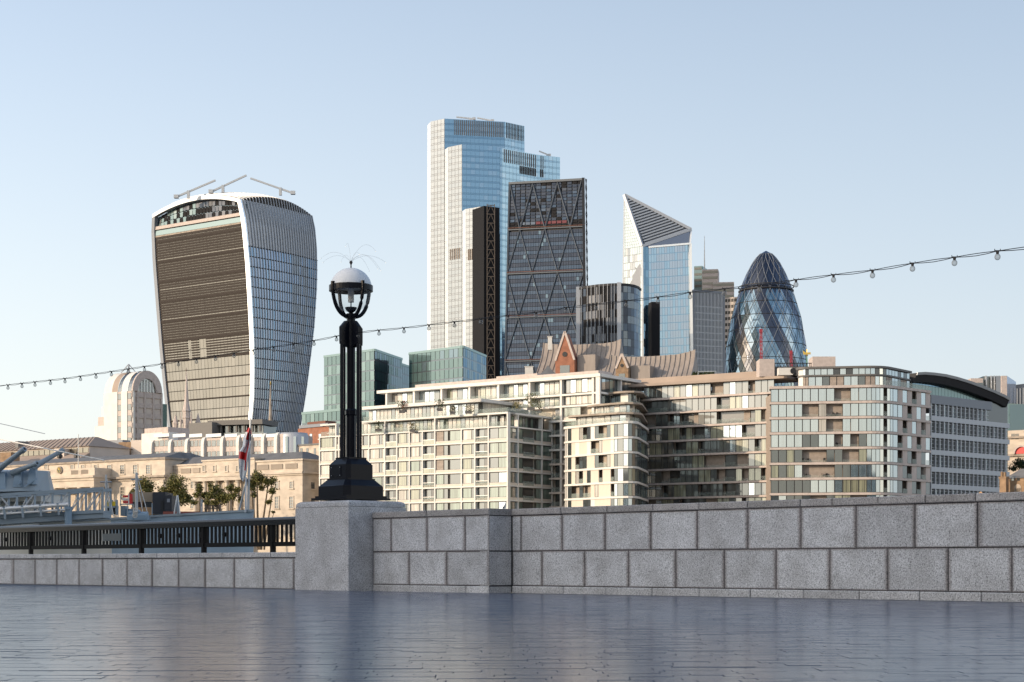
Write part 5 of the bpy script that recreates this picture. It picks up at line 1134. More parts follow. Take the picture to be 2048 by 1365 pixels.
for px in (405, 427, 449, 471, 493): stone_window(CH, px, 970, 1015, 1.3, -.05)
for px in (397, 416, 438, 460, 482, 503):
    a = CH.a(px); p = CH.pt(a, 0, 1.0); mb = MB(); zt_, zb_ = CH.z(962, a), CH.z(1060, a); mb.lathe([(.62, zb_), (.60, lerp(zb_, zt_, .3)), (.5, zt_ - .7), (.55, zt_ - .6), (.78, zt_ - .15), (.78, zt_)], (p.x, p.y), 12); mb.build('column', M['portland'], t)
mb = MB(); mb.fbox(CH, CH.a(390), CH.a(510), CH.z(962, CH.a(450)), CH.z(955, CH.a(450)), -.2, 1.7); mb.fbox(CH, CH.a(390), CH.a(510), 1.6, CH.z(1060, CH.a(450)), 0, 1.8); mb.build('entablature', M['portland'], t)
for x0, x1 in ((334, 356), (362, 382), (386, 400), (515, 538), (542, 566), (571, 595)):
    a0, a1 = CH.a(x0), CH.a(x1); n = 11
    for i in range(n): a = lerp(a0, a1, (i + .5) / n); piece('baluster', M['grimy'], CH, a - .14, a + .14, zco + .8, zpa - .8, 0.02, .2, t)
for kx, y0, y1 in ((.25, 964, 977), (.7, 964, 977), (.25, 996, 1016), (.7, 996, 1016)):
    a = CE.L * kx; z0, z1 = CH.z(y1, CH.L), CH.z(y0, CH.L); piece('window', M['w_dark'], CE, a - .6, a + .6, z0, z1, 0, .05, t); piece('sill', M['portland'], CE, a - .9, a + .9, z0 - .3, z0, 0, .25, t)
# main block
MBk = CH.off(3.0); m1 = MBk.a(330); mz = lambda y, px: MBk.z(y, MBk.a(px)); zc2 = mz(952, 300); zp2 = mz(918.5, 300)
mb = MB(); mb.fbox(MBk, 0, m1, 1.6, zp2, -19, 0); mb.build('main_wall', M['portland'], t)
mb = MB(); mb.fbox(MBk, 0, m1 + .4, zc2 - .5, zc2, -1, .8); mb.fbox(MBk, 0, m1 + .3, zc2 - 1.2, zc2 - .8, -1, .3); mb.fbox(MBk, 0, m1 + .4, zp2 - .2, zp2 + .3, -19, .4); mb.build('cornice', M['grimy'], t)
mb = MB(); zr2 = mz(903, 300); mb.hexa([MBk.pt(0, zp2 + .3, .3), MBk.pt(m1, zp2 + .3, .3), MBk.pt(m1, zp2 + .3, -18), MBk.pt(0, zp2 + .3, -18), MBk.pt(0, zr2, -7), MBk.pt(m1 - 2, zr2, -7), MBk.pt(m1 - 2, zr2, -11), MBk.pt(0, zr2, -11)]); mb.build('slate_roof', M['slate'], t)
for px in (60, 219, 245, 271, 297): stone_window(MBk, px, 931, 948, 1.5)
for px in (219, 245, 271, 297): stone_window(MBk, px, 975, 1000, 1.4)
for px in (196, 325): mb = MB(); a = MBk.a(px); mb.fbox(MBk, a - .7, a + .7, 1.6, zc2 - 1.2, 0, .35); mb.build('pilaster', M['portland'], t)
PO = CH.off(9.0); p0a, p1a = PO.a(60), PO.a(188); pz = lambda y: PO.z(y, PO.a(130))
mb = MB(); mb.fbox(PO, p0a, p1a, pz(976), pz(963), -6.2, 0); mb.fbox(PO, p0a - .5, p1a + .5, pz(958), pz(954), -6.2, .8); mb.fbox(PO, p0a - .2, p1a + .2, pz(963), pz(958), -6.2, .3); mb.build('entablature', M['portland'], t)
mb = MB(); mb.fbox(PO, p0a, p1a, pz(954), pz(938.5), -.9, -.2); mb.fbox(PO, p1a - .9, p1a, pz(954), pz(938.5), -6.0, -.9); mb.build('balcony_parapet', M['portland'], t)
for px in (93, 148, 168):
    for i in range(7): a = PO.a(px) + (i - 3) * .42; piece('baluster', M['grimy'], PO, a - .12, a + .12, pz(950), pz(942), -.2, -.08, t)
for px in (93, 145, 166, 192): stone_window(MBk, px, 931, 938, 1.3)
for px in (82, 106, 131, 156, 182):
    a = PO.a(px); p = PO.pt(a, 0, -1.0); zt_ = pz(976); mb = MB(); mb.lathe([(.75, 4), (.72, 10), (.60, zt_ - .9), (.65, zt_ - .8), (.62, zt_ - .5), (1.0, zt_ - .25), (1.0, zt_)], (p.x, p.y), 14); mb.build('column', M['portland'], t)
mb = MB(); mb.fbox(PO, p0a, p1a, 1.6, pz(1040), -6, 0); mb.build('arcade_base', M['portland'], t)
a = PO.a(119.5); zc3 = pz(940); mb = MB(); mb.tube([PO.pt(a, zc3, -.3), PO.pt(a, zc3, .25)], 1.02, 24); cl = mb.build('clock', M['grimy'], t)
mb = MB(); mb.tube([PO.pt(a, zc3, .25), PO.pt(a, zc3, .32)], .78, 24); mb.build('clock_face', mat('clock_green', (.05, .07, .05), .5), cl); mb = MB()
for k in range(12): q = k * math.pi / 6; mb.beam(PO.pt(a + .55 * math.cos(q), zc3 + .55 * math.sin(q), .35), PO.pt(a + .72 * math.cos(q), zc3 + .72 * math.sin(q), .35), .10)
for q, l in ((math.radians(75), .6), (math.radians(20), .42)): mb.beam(PO.pt(a, zc3, .37), PO.pt(a + l * math.cos(q), zc3 + l * math.sin(q), .37), .12)
mb.build('clock_hands', M['gold'], cl)
mb = MB(); p = PO.pt(PO.a(139), 0, -3); mb.tube([(p.x, p.y, pz(950)), (p.x, p.y, pz(868))], .11, 6); tag(mb.build('roof_flagpole', M['white']), 'thin white flagpole rising above the hall portico', 'flagpole')
for px in (52, 86): # vents on the roof
    a = CH.a(px); p = CH.pt(a, 0, -12); z = CH.z(912, a); mb = MB(); mb.lathe([(.5, z - 1), (.5, z), (.85, z + .1), (.85, z + .8), (.3, z + 1.3), (.3, z + 1.7)], (p.x, p.y), 8); tag(mb.build('roof_vent', M['dark']), 'black roof vent left of the gun muzzles' if px < 60 else 'black roof vent right of the higher gun muzzle', 'roof vent')

# market hall with long tan roofs
mk = G(176, 520); MK = Fac(hit(-60, mk, U2), mk); mz = lambda y, px: MK.z(y, MK.a(px))
t = thing('market_hall', 'long low hall with tan pitched roofs and a glazed strip at the far left', 'hall', (mk.x, mk.y, 1.6))
zr_, ze_, zg_ = mz(871, 150), mz(893, 160), mz(906, 160); a1 = MK.a(150)
mb = MB(); mb.hexa([MK.pt(0, ze_, 0), MK.pt(MK.L, ze_, 0), MK.pt(MK.L, ze_, -18), MK.pt(0, ze_, -18), MK.pt(0, zr_, -8), MK.pt(a1, zr_, -8), MK.pt(a1, zr_, -9), MK.pt(0, zr_, -9)]); mb.build('upper_roof', M['tanroof'], t)
mb = MB(); mb.fbox(MK, 0, MK.L - .5, 1.6, ze_, -17, -.8); mb.build('wall', M['palewall'], t)
n = 22
for i in range(n): piece('window', M['g_straw'], MK, lerp(0, MK.L - .6, i / n) + .1, lerp(0, MK.L - .6, (i + 1) / n) - .1, zg_, ze_ - .4, -.8, -.7, t)
mb = MB(); mb.hexa([MK.pt(0, zg_ - 3.0, 6), MK.pt(MK.L + 1, zg_ - 3.0, 6), MK.pt(MK.L + 1, zg_ - 3.0, 0), MK.pt(0, zg_ - 3.0, 0), MK.pt(0, zg_ - 2.9, 6), MK.pt(MK.L + 1, zg_ - 2.9, 6), MK.pt(MK.L + 1, zg_ - .1, 0), MK.pt(0, zg_ - .1, 0)]); mb.build('lower_roof', M['tanroof'], t)
for i in range(26): a = lerp(0, MK.L, (i + .5) / 26); mb = MB(); mb.beam(MK.pt(a, ze_ + .1, .05), MK.pt(a * a1 / MK.L, zr_, -7.9), .18, .25); mb.build('roof_rib', M['tanroof'], t)
mb = MB(); a = MK.a(20); mb.fbox(MK, a, a + 1.5, ze_ + 1, zr_ - .4, -6, -2); mb.build('roof_light', M['slate'], t)
# low roofs between hall and domed block
for (x0, x1, y0, y1, Y, m, lab) in ((185, 245, 880, 902, 545, 'greyblue', 'low grey flat roofed annex left of the domed block foot'), (237, 268, 884, 902, 540, 'brownbrick', 'small brown brick annex below the domed block'), (262, 295, 880, 902, 535, 'palewall', 'small white rooftop store right of the brown brick annex'), (108, 128, 897, 912, 525, 'palewall', 'little pale hut on the slate roof behind the portico'), (0, 22, 905, 920, 525, 'brownbrick', 'dark brown chimney block at the far left edge')):
    f = seg(x0, Y, x1, Y - min(6, (x1 - x0) * .08)); mb = MB(); mb.fbox(f, 0, f.L, 1.6, f.z(y0, f.L), -4, 0); o = mb.build('annex', M[m]); tag(o, lab, 'annex')
# domed block: barrel vault with stone ribs
dy = 640; g0, g1 = G(263, dy), G(322, dy + 10); d = (g1 - g0).normalized(); gab = Fac(g0, g1)
t = thing('barrel_roof_block', 'pale stone office block with a glass and stone barrel roof and arched gable', 'office block', (g0.x, g0.y, 1.6))
sideL = (g0 - hit(209, g0, U2)).length; W_ = gab.L; zs_ = wz(782, dy); ztp = wz(739, dy)
side = Fac(g0 - U2 * sideL, g0)
mb = MB(); mb.prism([side.p0, g0, g1, g1 * 1.03, side.p0 * 1.05], 1.6, zs_); mb.build('core', M['palewall'], t)
bands = [(0, .28, 'white'), (.28, .50, 'tanroof'), (.50, .64, 'w_dark'), (.64, .86, 'white'), (.86, 1.0, 'w_dark')]
def vault(u, q, rad=1.0):       # u along the side, q 0..1 over the arch
    p = side.p0.lerp(side.p1, u); an = math.pi * (1 - q); c = p + d * (W_ / 2); e = c + d * (math.cos(an) * W_ / 2 * rad); return Vector((e.x, e.y, zs_ + (ztp - zs_) * math.sin(an) * rad))
for u0, u1, m in bands:
    mb = MB(); mb.grid(lambda u, v: vault(lerp(u0, u1, u), v, 1.0 if m != 'w_dark' else .97), 1, 18, 0); mb.build('vault_rib' if m != 'w_dark' else 'vault_glass', M[m], t)
    a0, a1 = u0 * side.L, u1 * side.L; o = 0.25 if m != 'w_dark' else 0
    mb = MB(); mb.fbox(side, a0, a1, 1.6, zs_, -.5, o + .05); mb.build('rib_wall', M['white' if m != 'w_dark' else 'pinkstone'], t)
    if m == 'w_dark':
        for k in range(9): z = zs_ - 3 - k * 4.2; piece('window', M['w_dark'], side, a0 + .1, a1 - .1, z, z + 2.2, .05, .12, t)
mb = MB(); n = 20; pts = [vault(1, i / n) for i in range(n + 1)]; o3 = Vector((gab.n.x, gab.n.y, 0))
for i in range(n):
    a, b = pts[i], pts[i + 1]; c = vault(1, .5); ctr = Vector((c.x, c.y, zs_)); a2, b2 = ctr + (a - ctr) * .62, ctr + (b - ctr) * .62; mb.hexa([a2, b2, b, a, a2 + o3 * .8, b2 + o3 * .8, b + o3 * .8, a + o3 * .8])
mb.build('gable_arch', M['pinkstone'], t)  # gable stone darker than the side ribs: its shade is put into the colour
mb = MB(); mb.face([Vector((p.x, p.y, p.z)) + o3 * .05 for p in pts]); mb.build('gable_glass', M['w_dark'], t)
for k in (-2, -1, 0, 1, 2): mb = MB(); a = W_ / 2 + k * W_ * .1; mb.fbox(gab, a - .18, a + .18, zs_, zs_ + (ztp - zs_) * .56, 0, .4); mb.build('gable_mullion', M['white'], t)
for k in range(10):
    z1 = zs_ - .3 - k * 3.9; mb = MB(); mb.fbox(gab, 0, W_ + .3, z1 - 1.9, z1, -.4, .35); mb.build('floor_band', M['pinkstone'], t)
    for a0, a1 in ((.2, .40), (.46, .70), (.74, .98)): piece('window', M['w_dark'], gab, a0 * W_, a1 * W_, z1 - 3.9, z1 - 1.9, -.2, -.05, t)
for a in (.05, .18, .43, .72, 1.0): mb = MB(); mb.fbox(gab, a * W_ - .35, a * W_ + .35, 1.6, zs_, -.4, .6); mb.build('gable_pier', M['pinkstone' if a > .1 else 'white'], t)
for x0, x1, yt, m in ((190, 212, 853, 'white'), (196, 212, 835, 'pinkstone'), (203, 212, 815, 'white')):
    f = seg(x0, 655, x1, 652); mb = MB(); mb.fbox(f, 0, f.L, 1.6, f.z(yt, 0), -5, 0); mb.build('stepped_wing', M[m], t)
mb = MB()
for q in ((-2.5, 0), (2.5, 0), (0, 2), (0, -2)):
    c = vault(.35, .5); mb.beam(Vector((c.x + q[0] * 1.2, c.y + q[1], c.z - .3)), Vector((c.x, c.y, c.z + 3.2)), .3)
mb.build('roof_frame', M['steel'], t); f = seg(320, 700, 334, 702); mb = MB(); mb.fbox(f, 0, f.L, 1.6, f.z(808, 0), -6, 0); tag(mb.build('glass_slab', M['g_teal']), 'thin teal glass slab between the barrel roofed block and the flared tower', 'office block')
# white ribbed office behind the hall
rb_ = G(566, 470); RB = Fac(hit(300, rb_, U2), rb_); zt_ = RB.z(865, RB.L)
t = thing('white_ribbed_office', 'white office with vertical ribs and rounded end behind the stone hall', 'office block', (rb_.x, rb_.y, 1.6))
mb = MB(); mb.fbox(RB, 0, RB.L, 1.6, zt_ - .4, -12, 0); mb.build('wall', M['pinkstone'], t); cdr = RB.pt(RB.L, 0, -4.2); mb = MB(); mb.lathe([(4.2, 1.6), (4.2, zt_ - .6), (3.8, zt_)], (cdr.x, cdr.y), 28); mb.build('drum', M['fin'], t, True)
rp_ = [305, 343, 376, 409, 447, 479, 503, 529, 555]
for p in rp_:
    a = RB.a(p); mb = MB(); prev = None
    for off, z in ((.9, 1.6), (.9, zt_ - 2.2), (.75, zt_ - 1.0), (.3, zt_ - .2), (-.4, zt_ + .1)):
        cur = [RB.pt(a - .55, z, -.4), RB.pt(a + .55, z, -.4), RB.pt(a + .55, z, off), RB.pt(a - .55, z, off)]
        if prev: mb.hexa(prev + cur)
        prev = cur
    mb.build('rib', M['white'], t)
for p0, p1 in zip(rp_, rp_[1:]):
    a0, a1 = RB.a(p0) + .8, RB.a(p1) - .8; n = 3 if p1 - p0 > 30 else 2
    for y0, y1 in ((882, 894), (904, 916), (926, 938)):
        for i in range(n): b0, b1 = lerp(a0, a1, i / n) + .18, lerp(a0, a1, (i + 1) / n) - .18; piece('window', M['w_dark'], RB, b0, b1, RB.z(y1, a0), RB.z(y0, a0), .0, .06, t)
    mb = MB(); mb.fbox(RB, a0, a1, RB.z(875.5, a0), RB.z(869, a0), 0, .25); mb.build('roof_louvre', M['steel'], t)
for q in (-1.0, -.45, .1): 
    an = q - .9; p = Vector((cdr.x + 4.25 * math.cos(an), cdr.y + 4.25 * math.sin(an))); mb = MB(); mb.box((p.x - .35, p.y - .3, 1.6), (p.x + .35, p.y + .3, zt_ - 1.2)); mb.build('drum_window', M['w_blue'], t)
for x0, x1, y0, lab in ((283, 338, 868, 'low white block with rounded ribs at the left end of the ribbed office'), (289, 336, 858, 'blank pinkish block beside the flared tower foot')):
    f = seg(x0, 505, x1, 498); mb = MB(); mb.fbox(f, 0, f.L, 1.6, f.z(y0, 0), -8, 0); tag(mb.build('low_block', M['white' if y0 > 860 else 'pinkstone']), lab, 'block')
t = thing('grey_flat_block', 'dark grey flat roofed block with overhanging roof before the flared tower', 'block', G(420, 545))
for x0, x1, y0, m, d_ in ((378, 424, 847, 'greywall', 0), (422, 527, 852, 'w_dark', 1)): f = seg(x0, 545, x1, 540); mb = MB(); mb.fbox(f, 0, f.L, 1.6, f.z(y0, 0), -10, 0); mb.build('wall', M[m], t)
f = seg(419, 544, 528, 538); mb = MB(); mb.fbox(f, 0, f.L, f.z(852, 0), f.z(842.5, 0), -10, 1.2); mb.build('roof_overhang', M['greywall'], t)
for i in range(7): a = (i + .5) / 7 * f.L; mb = MB(); mb.fbox(f, a - .3, a + .3, f.z(866, 0), f.z(852, 0), -.6, .2); mb.build('pier', M['greywall'], t)
# spires
def spire(label, px, Y, ytop, ysp, ybase, w, m, mb_base=None, pinn=False, gold=False):
    p = G(px, Y); t = thing('church_spire', label, 'spire', (p.x, p.y, 1.6)); k = Y / F; s = w * k / 2
    mb = MB(); mb.lathe([(s * .95, wz(ybase, Y)), (s * .9, wz(ysp + 14, Y)), (s * .55, wz(ysp, Y)), (s * .28, wz((ysp + ytop) / 2, Y)), (.10, wz(ytop + 6, Y))], p, 8); mb.build('steeple', M[m], t)
    mb = MB(); r = s * (1.0 if pinn else 1.25); mb.prism([p + Vector(q) for q in ((-r, -r), (r, -r), (r, r), (-r, r))], 1.6, wz(ybase, Y)); mb.build('tower', M[mb_base or m], t)
    for yl in (ysp + 16, ysp + 30):
        if yl < ybase:
            z = wz(yl, Y); mb = MB(); mb.lathe([(s * 1.02, z - .3), (s * 1.08, z), (s * .9, z + .3)], p, 8); mb.build('string_course', M[m], t)
    mb = MB(); mb.tube([(p.x, p.y, wz(ytop + 8, Y)), (p.x, p.y, wz(ytop, Y))], .13, 5); z = wz(ytop + 5, Y); mb.lathe([(.05, z - .4), (.4, z), (.05, z + .4)], p, 6); mb.build('finial', M['gold' if gold else 'grimy'], t)
    if pinn:
        for sx in (-1.25, 1.25, .0):
            c = p + Vector((sx * s, -1.0 if sx else -1.3)); mb = MB(); zb = wz(ybase + 10, Y); mb.lathe([(s * .24, 1.6), (s * .24, wz(ybase - 18, Y)), (s * .3, wz(ybase - 19, Y)), (.05, wz(ybase - (48 if sx else 30), Y))], c, 6); mb.build('pinnacle', M[m], t)
            mb = MB(); mb.beam(Vector((c.x, c.y, wz(ybase - 20, Y))), Vector((p.x, p.y, wz(ysp + 22, Y))), .35); mb.build('flying_buttress', M[m], t)
spire('slender pale gothic church spire with pinnacles at the left foot of the flared tower', 373, 560, 736, 806, 872, 17, 'pinkstone', None, True)
spire('grey church spire with gilded top on a brick tower right of the flagstaff', 541, 560, 763, 845, 852, 15, 'grimy', 'brick', False, True)
for px, yt, lab in ((351, 828, 'short stone pinnacle left of the gothic spire'), (396, 826, 'short stone pinnacle right of the gothic spire')):
    p = G(px, 562); mb = MB(); mb.lathe([(1.0, 1.6), (.9, wz(850, 562)), (1.0, wz(848, 562)), (.05, wz(yt, 562))], p, 6); tag(mb.build('stone_pinnacle', M['pinkstone']), lab, 'pinnacle')
# red brick house and neighbours right of the flared tower
t = thing('red_brick_house', 'red brick house with dark roof terrace left of the lamp post', 'house', G(620, 500))
f = seg(596, 505, 658, 495); mb = MB(); mb.fbox(f, 0, f.L, 1.6, f.z(858, 0), -8, 0); mb.build('wall', M['brick'], t)
for px in (604, 622, 640):
    for y0, y1 in ((868, 878), (886, 896)): a = f.a(px); piece('window', M['w_blue'], f, a - .6, a + .6, f.z(y1, a), f.z(y0, a), 0, .06, t); piece('sill', M['white'], f, a - .8, a + .8, f.z(y1, a) - .25, f.z(y1, a), 0, .2, t)
mb = MB(); mb.fbox(f, f.a(600), f.L, f.z(858, 0), f.z(852, 0), -7, .4); mb.build('terrace', M['greyblue'], t); mb = MB(); mb.fbox(f, f.a(604), f.a(640), f.z(852, 0), f.z(845, 0), -6, -2); mb.build('roof_plant', M['orange'], t)
f = seg(594, 470, 650, 462); t = thing('tan_parapet_house', 'low tan stone house with slot windows in front of the red brick house', 'house', f.p0); mb = MB(); mb.fbox(f, 0, f.L, 1.6, f.z(892, 0), -6, 0); mb.build('wall', M['portland'], t)
for px in (603, 615, 630, 642): a = f.a(px); piece('window', M['w_dark'], f, a - .45, a + .45, f.z(910, a), f.z(897, a), 0, .05, t)
mb = MB(); mb.fbox(f, -.2, f.L, f.z(893, 0), f.z(890, 0), -6.2, .3); mb.build('coping', M['slate'], t)
# teal glass offices
def glass_office(label, p0, p1, p2, Y0, Y1, Y2, yt, mats, side, fl=3.9, cw=2.6):
    a, b, c = G(p0, Y0), G(p1, Y1), G(p2, Y2); t = thing('teal_glass_office', label, 'office block', (b.x, b.y, 1.6)); z = wz(yt, Y1)
    body(t, [a, b, c] + behind([a, b, c], 18), 1.6, z - .3, 'dark')
    glazed_face(t, Fac(a, b), 1.6, z, fl, cw, mats, None, gap=.3, jit=.012, back='g_dark'); glazed_face(t, Fac(b, c), 1.6, z, fl, cw, side, None, gap=.3, jit=.012, back='g_dark')
    mb = MB(); q = Fac(a, b); mb.fbox(q, 0, q.L, z - .4, z + .5, -1, .3); r = Fac(b, c); mb.fbox(r, 0, r.L, z - .4, z + .5, -1, .3); mb.build('roof_edge', M['g_teal2'], t); return t
glass_office('left teal glass office behind the lamp post with dark receding side', 648, 749, 804, 682, 660, 690, 700.5, ['g_teal', 'g_teal', 'g_teal2'], ['g_dark2', 'g_teal'])
glass_office('stepped dark teal glass wing between the two teal offices', 760, 796, 822, 700, 690, 705, 727, ['g_teal', 'g_dark2'], ['g_dark2'])
glass_office('right teal glass office below the tallest tower', 818, 926, 972, 668, 646, 676, 694, ['g_teal', 'g_dark2', 'g_teal'], ['g_dark2', 'g_blue2'])
glass_office('low teal glass terrace building just left of the lamp post', 604, 700, 720, 620, 600, 610, 818, ['g_teal2', 'g_teal'], ['g_teal'])
# steep metal roofs with brick gables
def sweep_roof(label, x0, x1, ridge, yb, Y, gx, gw, gpk, seams, par_m='lead'):
    p1 = G(x1, Y); f = Fac(hit(x0, p1, Vector((.95, -.31)).normalized()), p1); t = thing('steep_metal_roof_house', label, 'house', (p1.x, p1.y, 1.6))
    D = 11.0; zb = f.z(yb, f.L / 2)
    def P(u, v):
        a = u * f.L; px = lerp(x0, x1, u); zr = f.z(interp(ridge, px), a); q = v ** 1.5; return f.pt(a, lerp(zb, zr, v), -D * (1 - (1 - v) ** 1.7) * .8)
    mb = MB(); mb.grid(P, 24, 8, 0); mb.grid(lambda u, v: P(u, v) * 1 + Vector((f.n.x, f.n.y, 0)) * (-(1 - v) * D * 1.2 - .05), 24, 8, 0)
    for u in (0, 1):
        mb.face([P(u, i / 8) for i in range(9)] + [P(u, i / 8) + Vector((f.n.x, f.n.y, 0)) * (-(1 - i / 8) * D * 1.2 - .05) for i in range(8, -1, -1)])
    mb.build('roof', M[par_m], t)
    for i in range(seams + 1):
        u = i / seams; mb = MB()
        for k in range(8): mb.beam(P(u, k / 8) + f_n(f) * .1, P(u, (k + 1) / 8) + f_n(f) * .1, .22, .3)
        mb.build('standing_seam', M[par_m], t)
    mb = MB(); mb.fbox(f, 0, f.L, 1.6, zb + .1, -D, -.3); mb.build('wall', M['brownbrick'], t)
    a = f.a(gx); w = gw * Y / F / 2; zk = f.z(gpk, a); zg = f.z(yb - 30, a)
    mb = MB(); A_ = [f.pt(a - w, zb - 3, 1.2), f.pt(a + w, zb - 3, 1.2), f.pt(a + w, zg, 1.2), f.pt(a, zk, 1.2), f.pt(a - w, zg, 1.2)]; B_ = [p - f_n(f) * 5 for p in A_]
    mb.face(A_); mb.face(B_[::-1])
    for i in range(5): j = (i + 1) % 5; mb.face([A_[i], B_[i], B_[j], A_[j]])
    mb.build('gable', M['brick' if gpk < 690 else 'brownbrick'], t)
    mb = MB(); c = f.pt(a, lerp(zg, zk, .22), 1.25); mb.tube([c, c + f_n(f) * .1], w * .26, 12); mb.build('round_window', M['dark'], t)
    for s in (-1, 1):
        mb = MB(); mb.beam(f.pt(a + s * w, zg, 1.25), f.pt(a, zk + .4, 1.25), .35, .6); mb.build('gable_coping', M['pinkstone'], t)
    mb = MB(); mb.fbox(f, a - w * .5, a + w * .5, zb - 3, zg - 1.5, 1.2, 1.28); mb.build('arched_window', M['w_dark'], t)
    d0 = f.a(gx) + w * 1.1; mb = MB(); mb.fbox(f, d0, d0 + 5.5, zb, zb + (f.z(ridge[0][1], 0) - zb) * .55, -7, -1.0); mb.build('flat_dormer', M[par_m], t); return t
def f_n(f): return Vector((f.n.x, f.n.y, 0))
sweep_roof('left steep metal roofed house with a tall red brick gable', 1070, 1227, [(1070, 679), (1085, 681), (1110, 683), (1150, 682), (1190, 680), (1212, 677), (1227, 671)], 752, 500, 1132, 40, 667, 16)
sweep_roof('right steep metal roofed house with upturned ridge end and shadowed small gable', 1206, 1377, [(1206, 703), (1222, 706), (1260, 707), (1300, 705), (1340, 702), (1362, 697), (1377, 692)], 768, 470, 1246, 26, 712, 17)
for px, y0, y1, w, m, lab in ((1100, 674, 700, 8, 'white', 'short white flue behind the left metal roof'), (1058, 734, 755, 16, 'white', 'white rooftop box left of the small pyramid roof'), (1090, 743, 750, 7, 'palewall', 'little pale flue beside the small pyramid roof')):
    p, q = W3(px - w / 2, y1, 470), W3(px + w / 2, y0, 470); mb = MB(); mb.box((p.x, p.y, p.z), (q.x, q.y + 1.5, q.z)); mb.box((p.x - .15, p.y - .15, q.z), (q.x + .15, q.y + 1.65, q.z + .15)); tag(mb.build('flue', M[m]), lab, 'flue')
p = G(1096, 455); mb = MB(); mb.lathe([(4.6, wz(757, 455)), (2.2, wz(746, 455)), (.8, wz(737, 455)), (.1, wz(731, 455))], p, 4, 0, math.pi / 4); tag(mb.build('pyramid_roof', M['slate']), 'small dark pyramid roof with flared eaves behind the white wing', 'roof')
# far right: beige and black towers, teal office, arched hall, brick house
t = thing('beige_fin_tower', 'beige and black office tower behind the arched roof at the right edge', 'office tower', G(1985, 640))
for x0, x1, y0, m, Y in ((1942, 1966, 757, 'pinkstone', 640), (1966, 2004, 753, 'w_dark', 642), (2003, 2014, 752, 'pinkstone', 634)): f = seg(x0, Y, x1, Y); mb = MB(); mb.fbox(f, 0, f.L, 1.6, f.z(y0, 0), -8, 0); mb.build('wall', M[m], t)
g = Fac(G(2014, 634), G(2032, 655)); mb = MB(); mb.fbox(g, 0, g.L, 1.6, g.z(752, 0), -4, 0); mb.build('side_wall', M['g_black'], t)
for px in (1971, 1981, 1987, 1992, 1997): f = seg(px, 641, px + 2.5, 641); mb = MB(); mb.fbox(f, 0, f.L, 1.6, f.z(752, 0), -1, .5); mb.build('fin', M['steel'], t)
f = seg(1943, 639.5, 1966, 639.5); mb = MB(); mb.fbox(f, 0, f.L * .98, 1.6, f.z(766, 0), 0, .1); mb.build('glazing', M['w_dark'], t)
t = thing('black_glass_tower', 'black glass block at the right edge beside the beige tower', 'office tower', G(2040, 670)); f = seg(2032, 670, 2075, 660); mb = MB(); mb.fbox(f, 0, f.L, 1.6, f.z(770, 0), -8, 0); mb.build('wall', M['g_black'], t)
for i in range(7): a = (i + .5) / 7 * f.L; mb = MB(); mb.fbox(f, a - .25, a + .25, f.z(815, 0), f.z(778, 0), 0, .2); mb.build('mullion', M['greyblue'], t)
t = thing('pale_teal_office', 'pale teal glass office with terrace plants at the right edge', 'office block', G(2010, 520))
e0 = G(1988, 545); e1 = G(2018, 515); e2 = G(2075, 520); z = wz(808, 516)
for f, mm in ((Fac(e0, e1), 'g_teal2'), (Fac(e1, e2), 'g_teal')):
    mb = MB(); mb.fbox(f, 0, f.L, 1.6, z - .3, -6, -.2); mb.build('wall', M['g_dark2'], t); n = round(f.L / 2.2)
    for i in range(n):
        for k in range(3): piece('pane', M[mm if R.random() < .8 else 'g_dark2'], f, lerp(0, f.L, i / n) + .05, lerp(0, f.L, (i + 1) / n) - .05, z - 3.6 * (k + 1) + .2, z - 3.6 * k, -.2, 0, t)
t = thing('domed_port_hall', 'stone hall with an arched red lunette at the right edge', 'hall', G(2035, 455)); f = seg(2015, 458, 2080, 452)
mb = MB(); mb.fbox(f, 0, f.L, 1.6, f.z(862, 0), -8, 0); mb.build('wall', M['portland'], t); mb = MB(); mb.fbox(f, -.3, f.L, f.z(878, 0), f.z(874, 0), -1, .6); mb.fbox(f, -.3, f.L, f.z(914, 0), f.z(909, 0), -1, .6); mb.build('cornice', M['grimy'], t)
for px in (2026, 2034): a = f.a(px); piece('window', M['w_dark'], f, a - .5, a + .5, f.z(880 - 1, a), f.z(868, a), 0, .05, t)
a = f.a(2046); mb = MB(); r = 2.3
pts = [f.pt(a + r * math.cos(q * math.pi / 12), f.z(908, a) + r * math.sin(q * math.pi / 12), .7) for q in range(13)]
for i in range(12):
    c = f.pt(a, f.z(908, a), .7); p, q = pts[i], pts[i + 1]; mb.hexa([c + (p - c) * .8, c + (q - c) * .8, q, p, c + (p - c) * .8 + f_n(f) * .5, c + (q - c) * .8 + f_n(f) * .5, q + f_n(f) * .5, p + f_n(f) * .5])
mb.build('arch', M['pinkstone'], t); mb = MB(); mb.face([f.pt(a, f.z(908, a), .72) + (p - f.pt(a, f.z(908, a), .7)) * .8 for p in pts]); mb.build('lunette', M['red'], t)
t = thing('brick_gatehouse', 'brown brick house with grey pitched roof and tall chimney at the right edge', 'house', G(2030, 300)); f = seg(2013, 302, 2080, 296)
ze, zr = f.z(958, 0), f.z(938, 0); mb = MB(); mb.fbox(f, 0, f.L, 1.6, ze, -5, 0); mb.build('wall', M['brownbrick'], t)
mb = MB(); mb.hexa([f.pt(-.3, ze, .3), f.pt(f.L, ze, .3), f.pt(f.L, ze, -5.3), f.pt(-.3, ze, -5.3), f.pt(1.2, zr, -2.4), f.pt(f.L, zr, -2.4), f.pt(f.L, zr, -2.6), f.pt(1.2, zr, -2.6)]); mb.build('roof', M['slate'], t)
for px in (2026, 2037): a = f.a(px); piece('window', M['w_dark'], f, a - .3, a + .3, f.z(962, a), f.z(954, a), 0, .05, t)
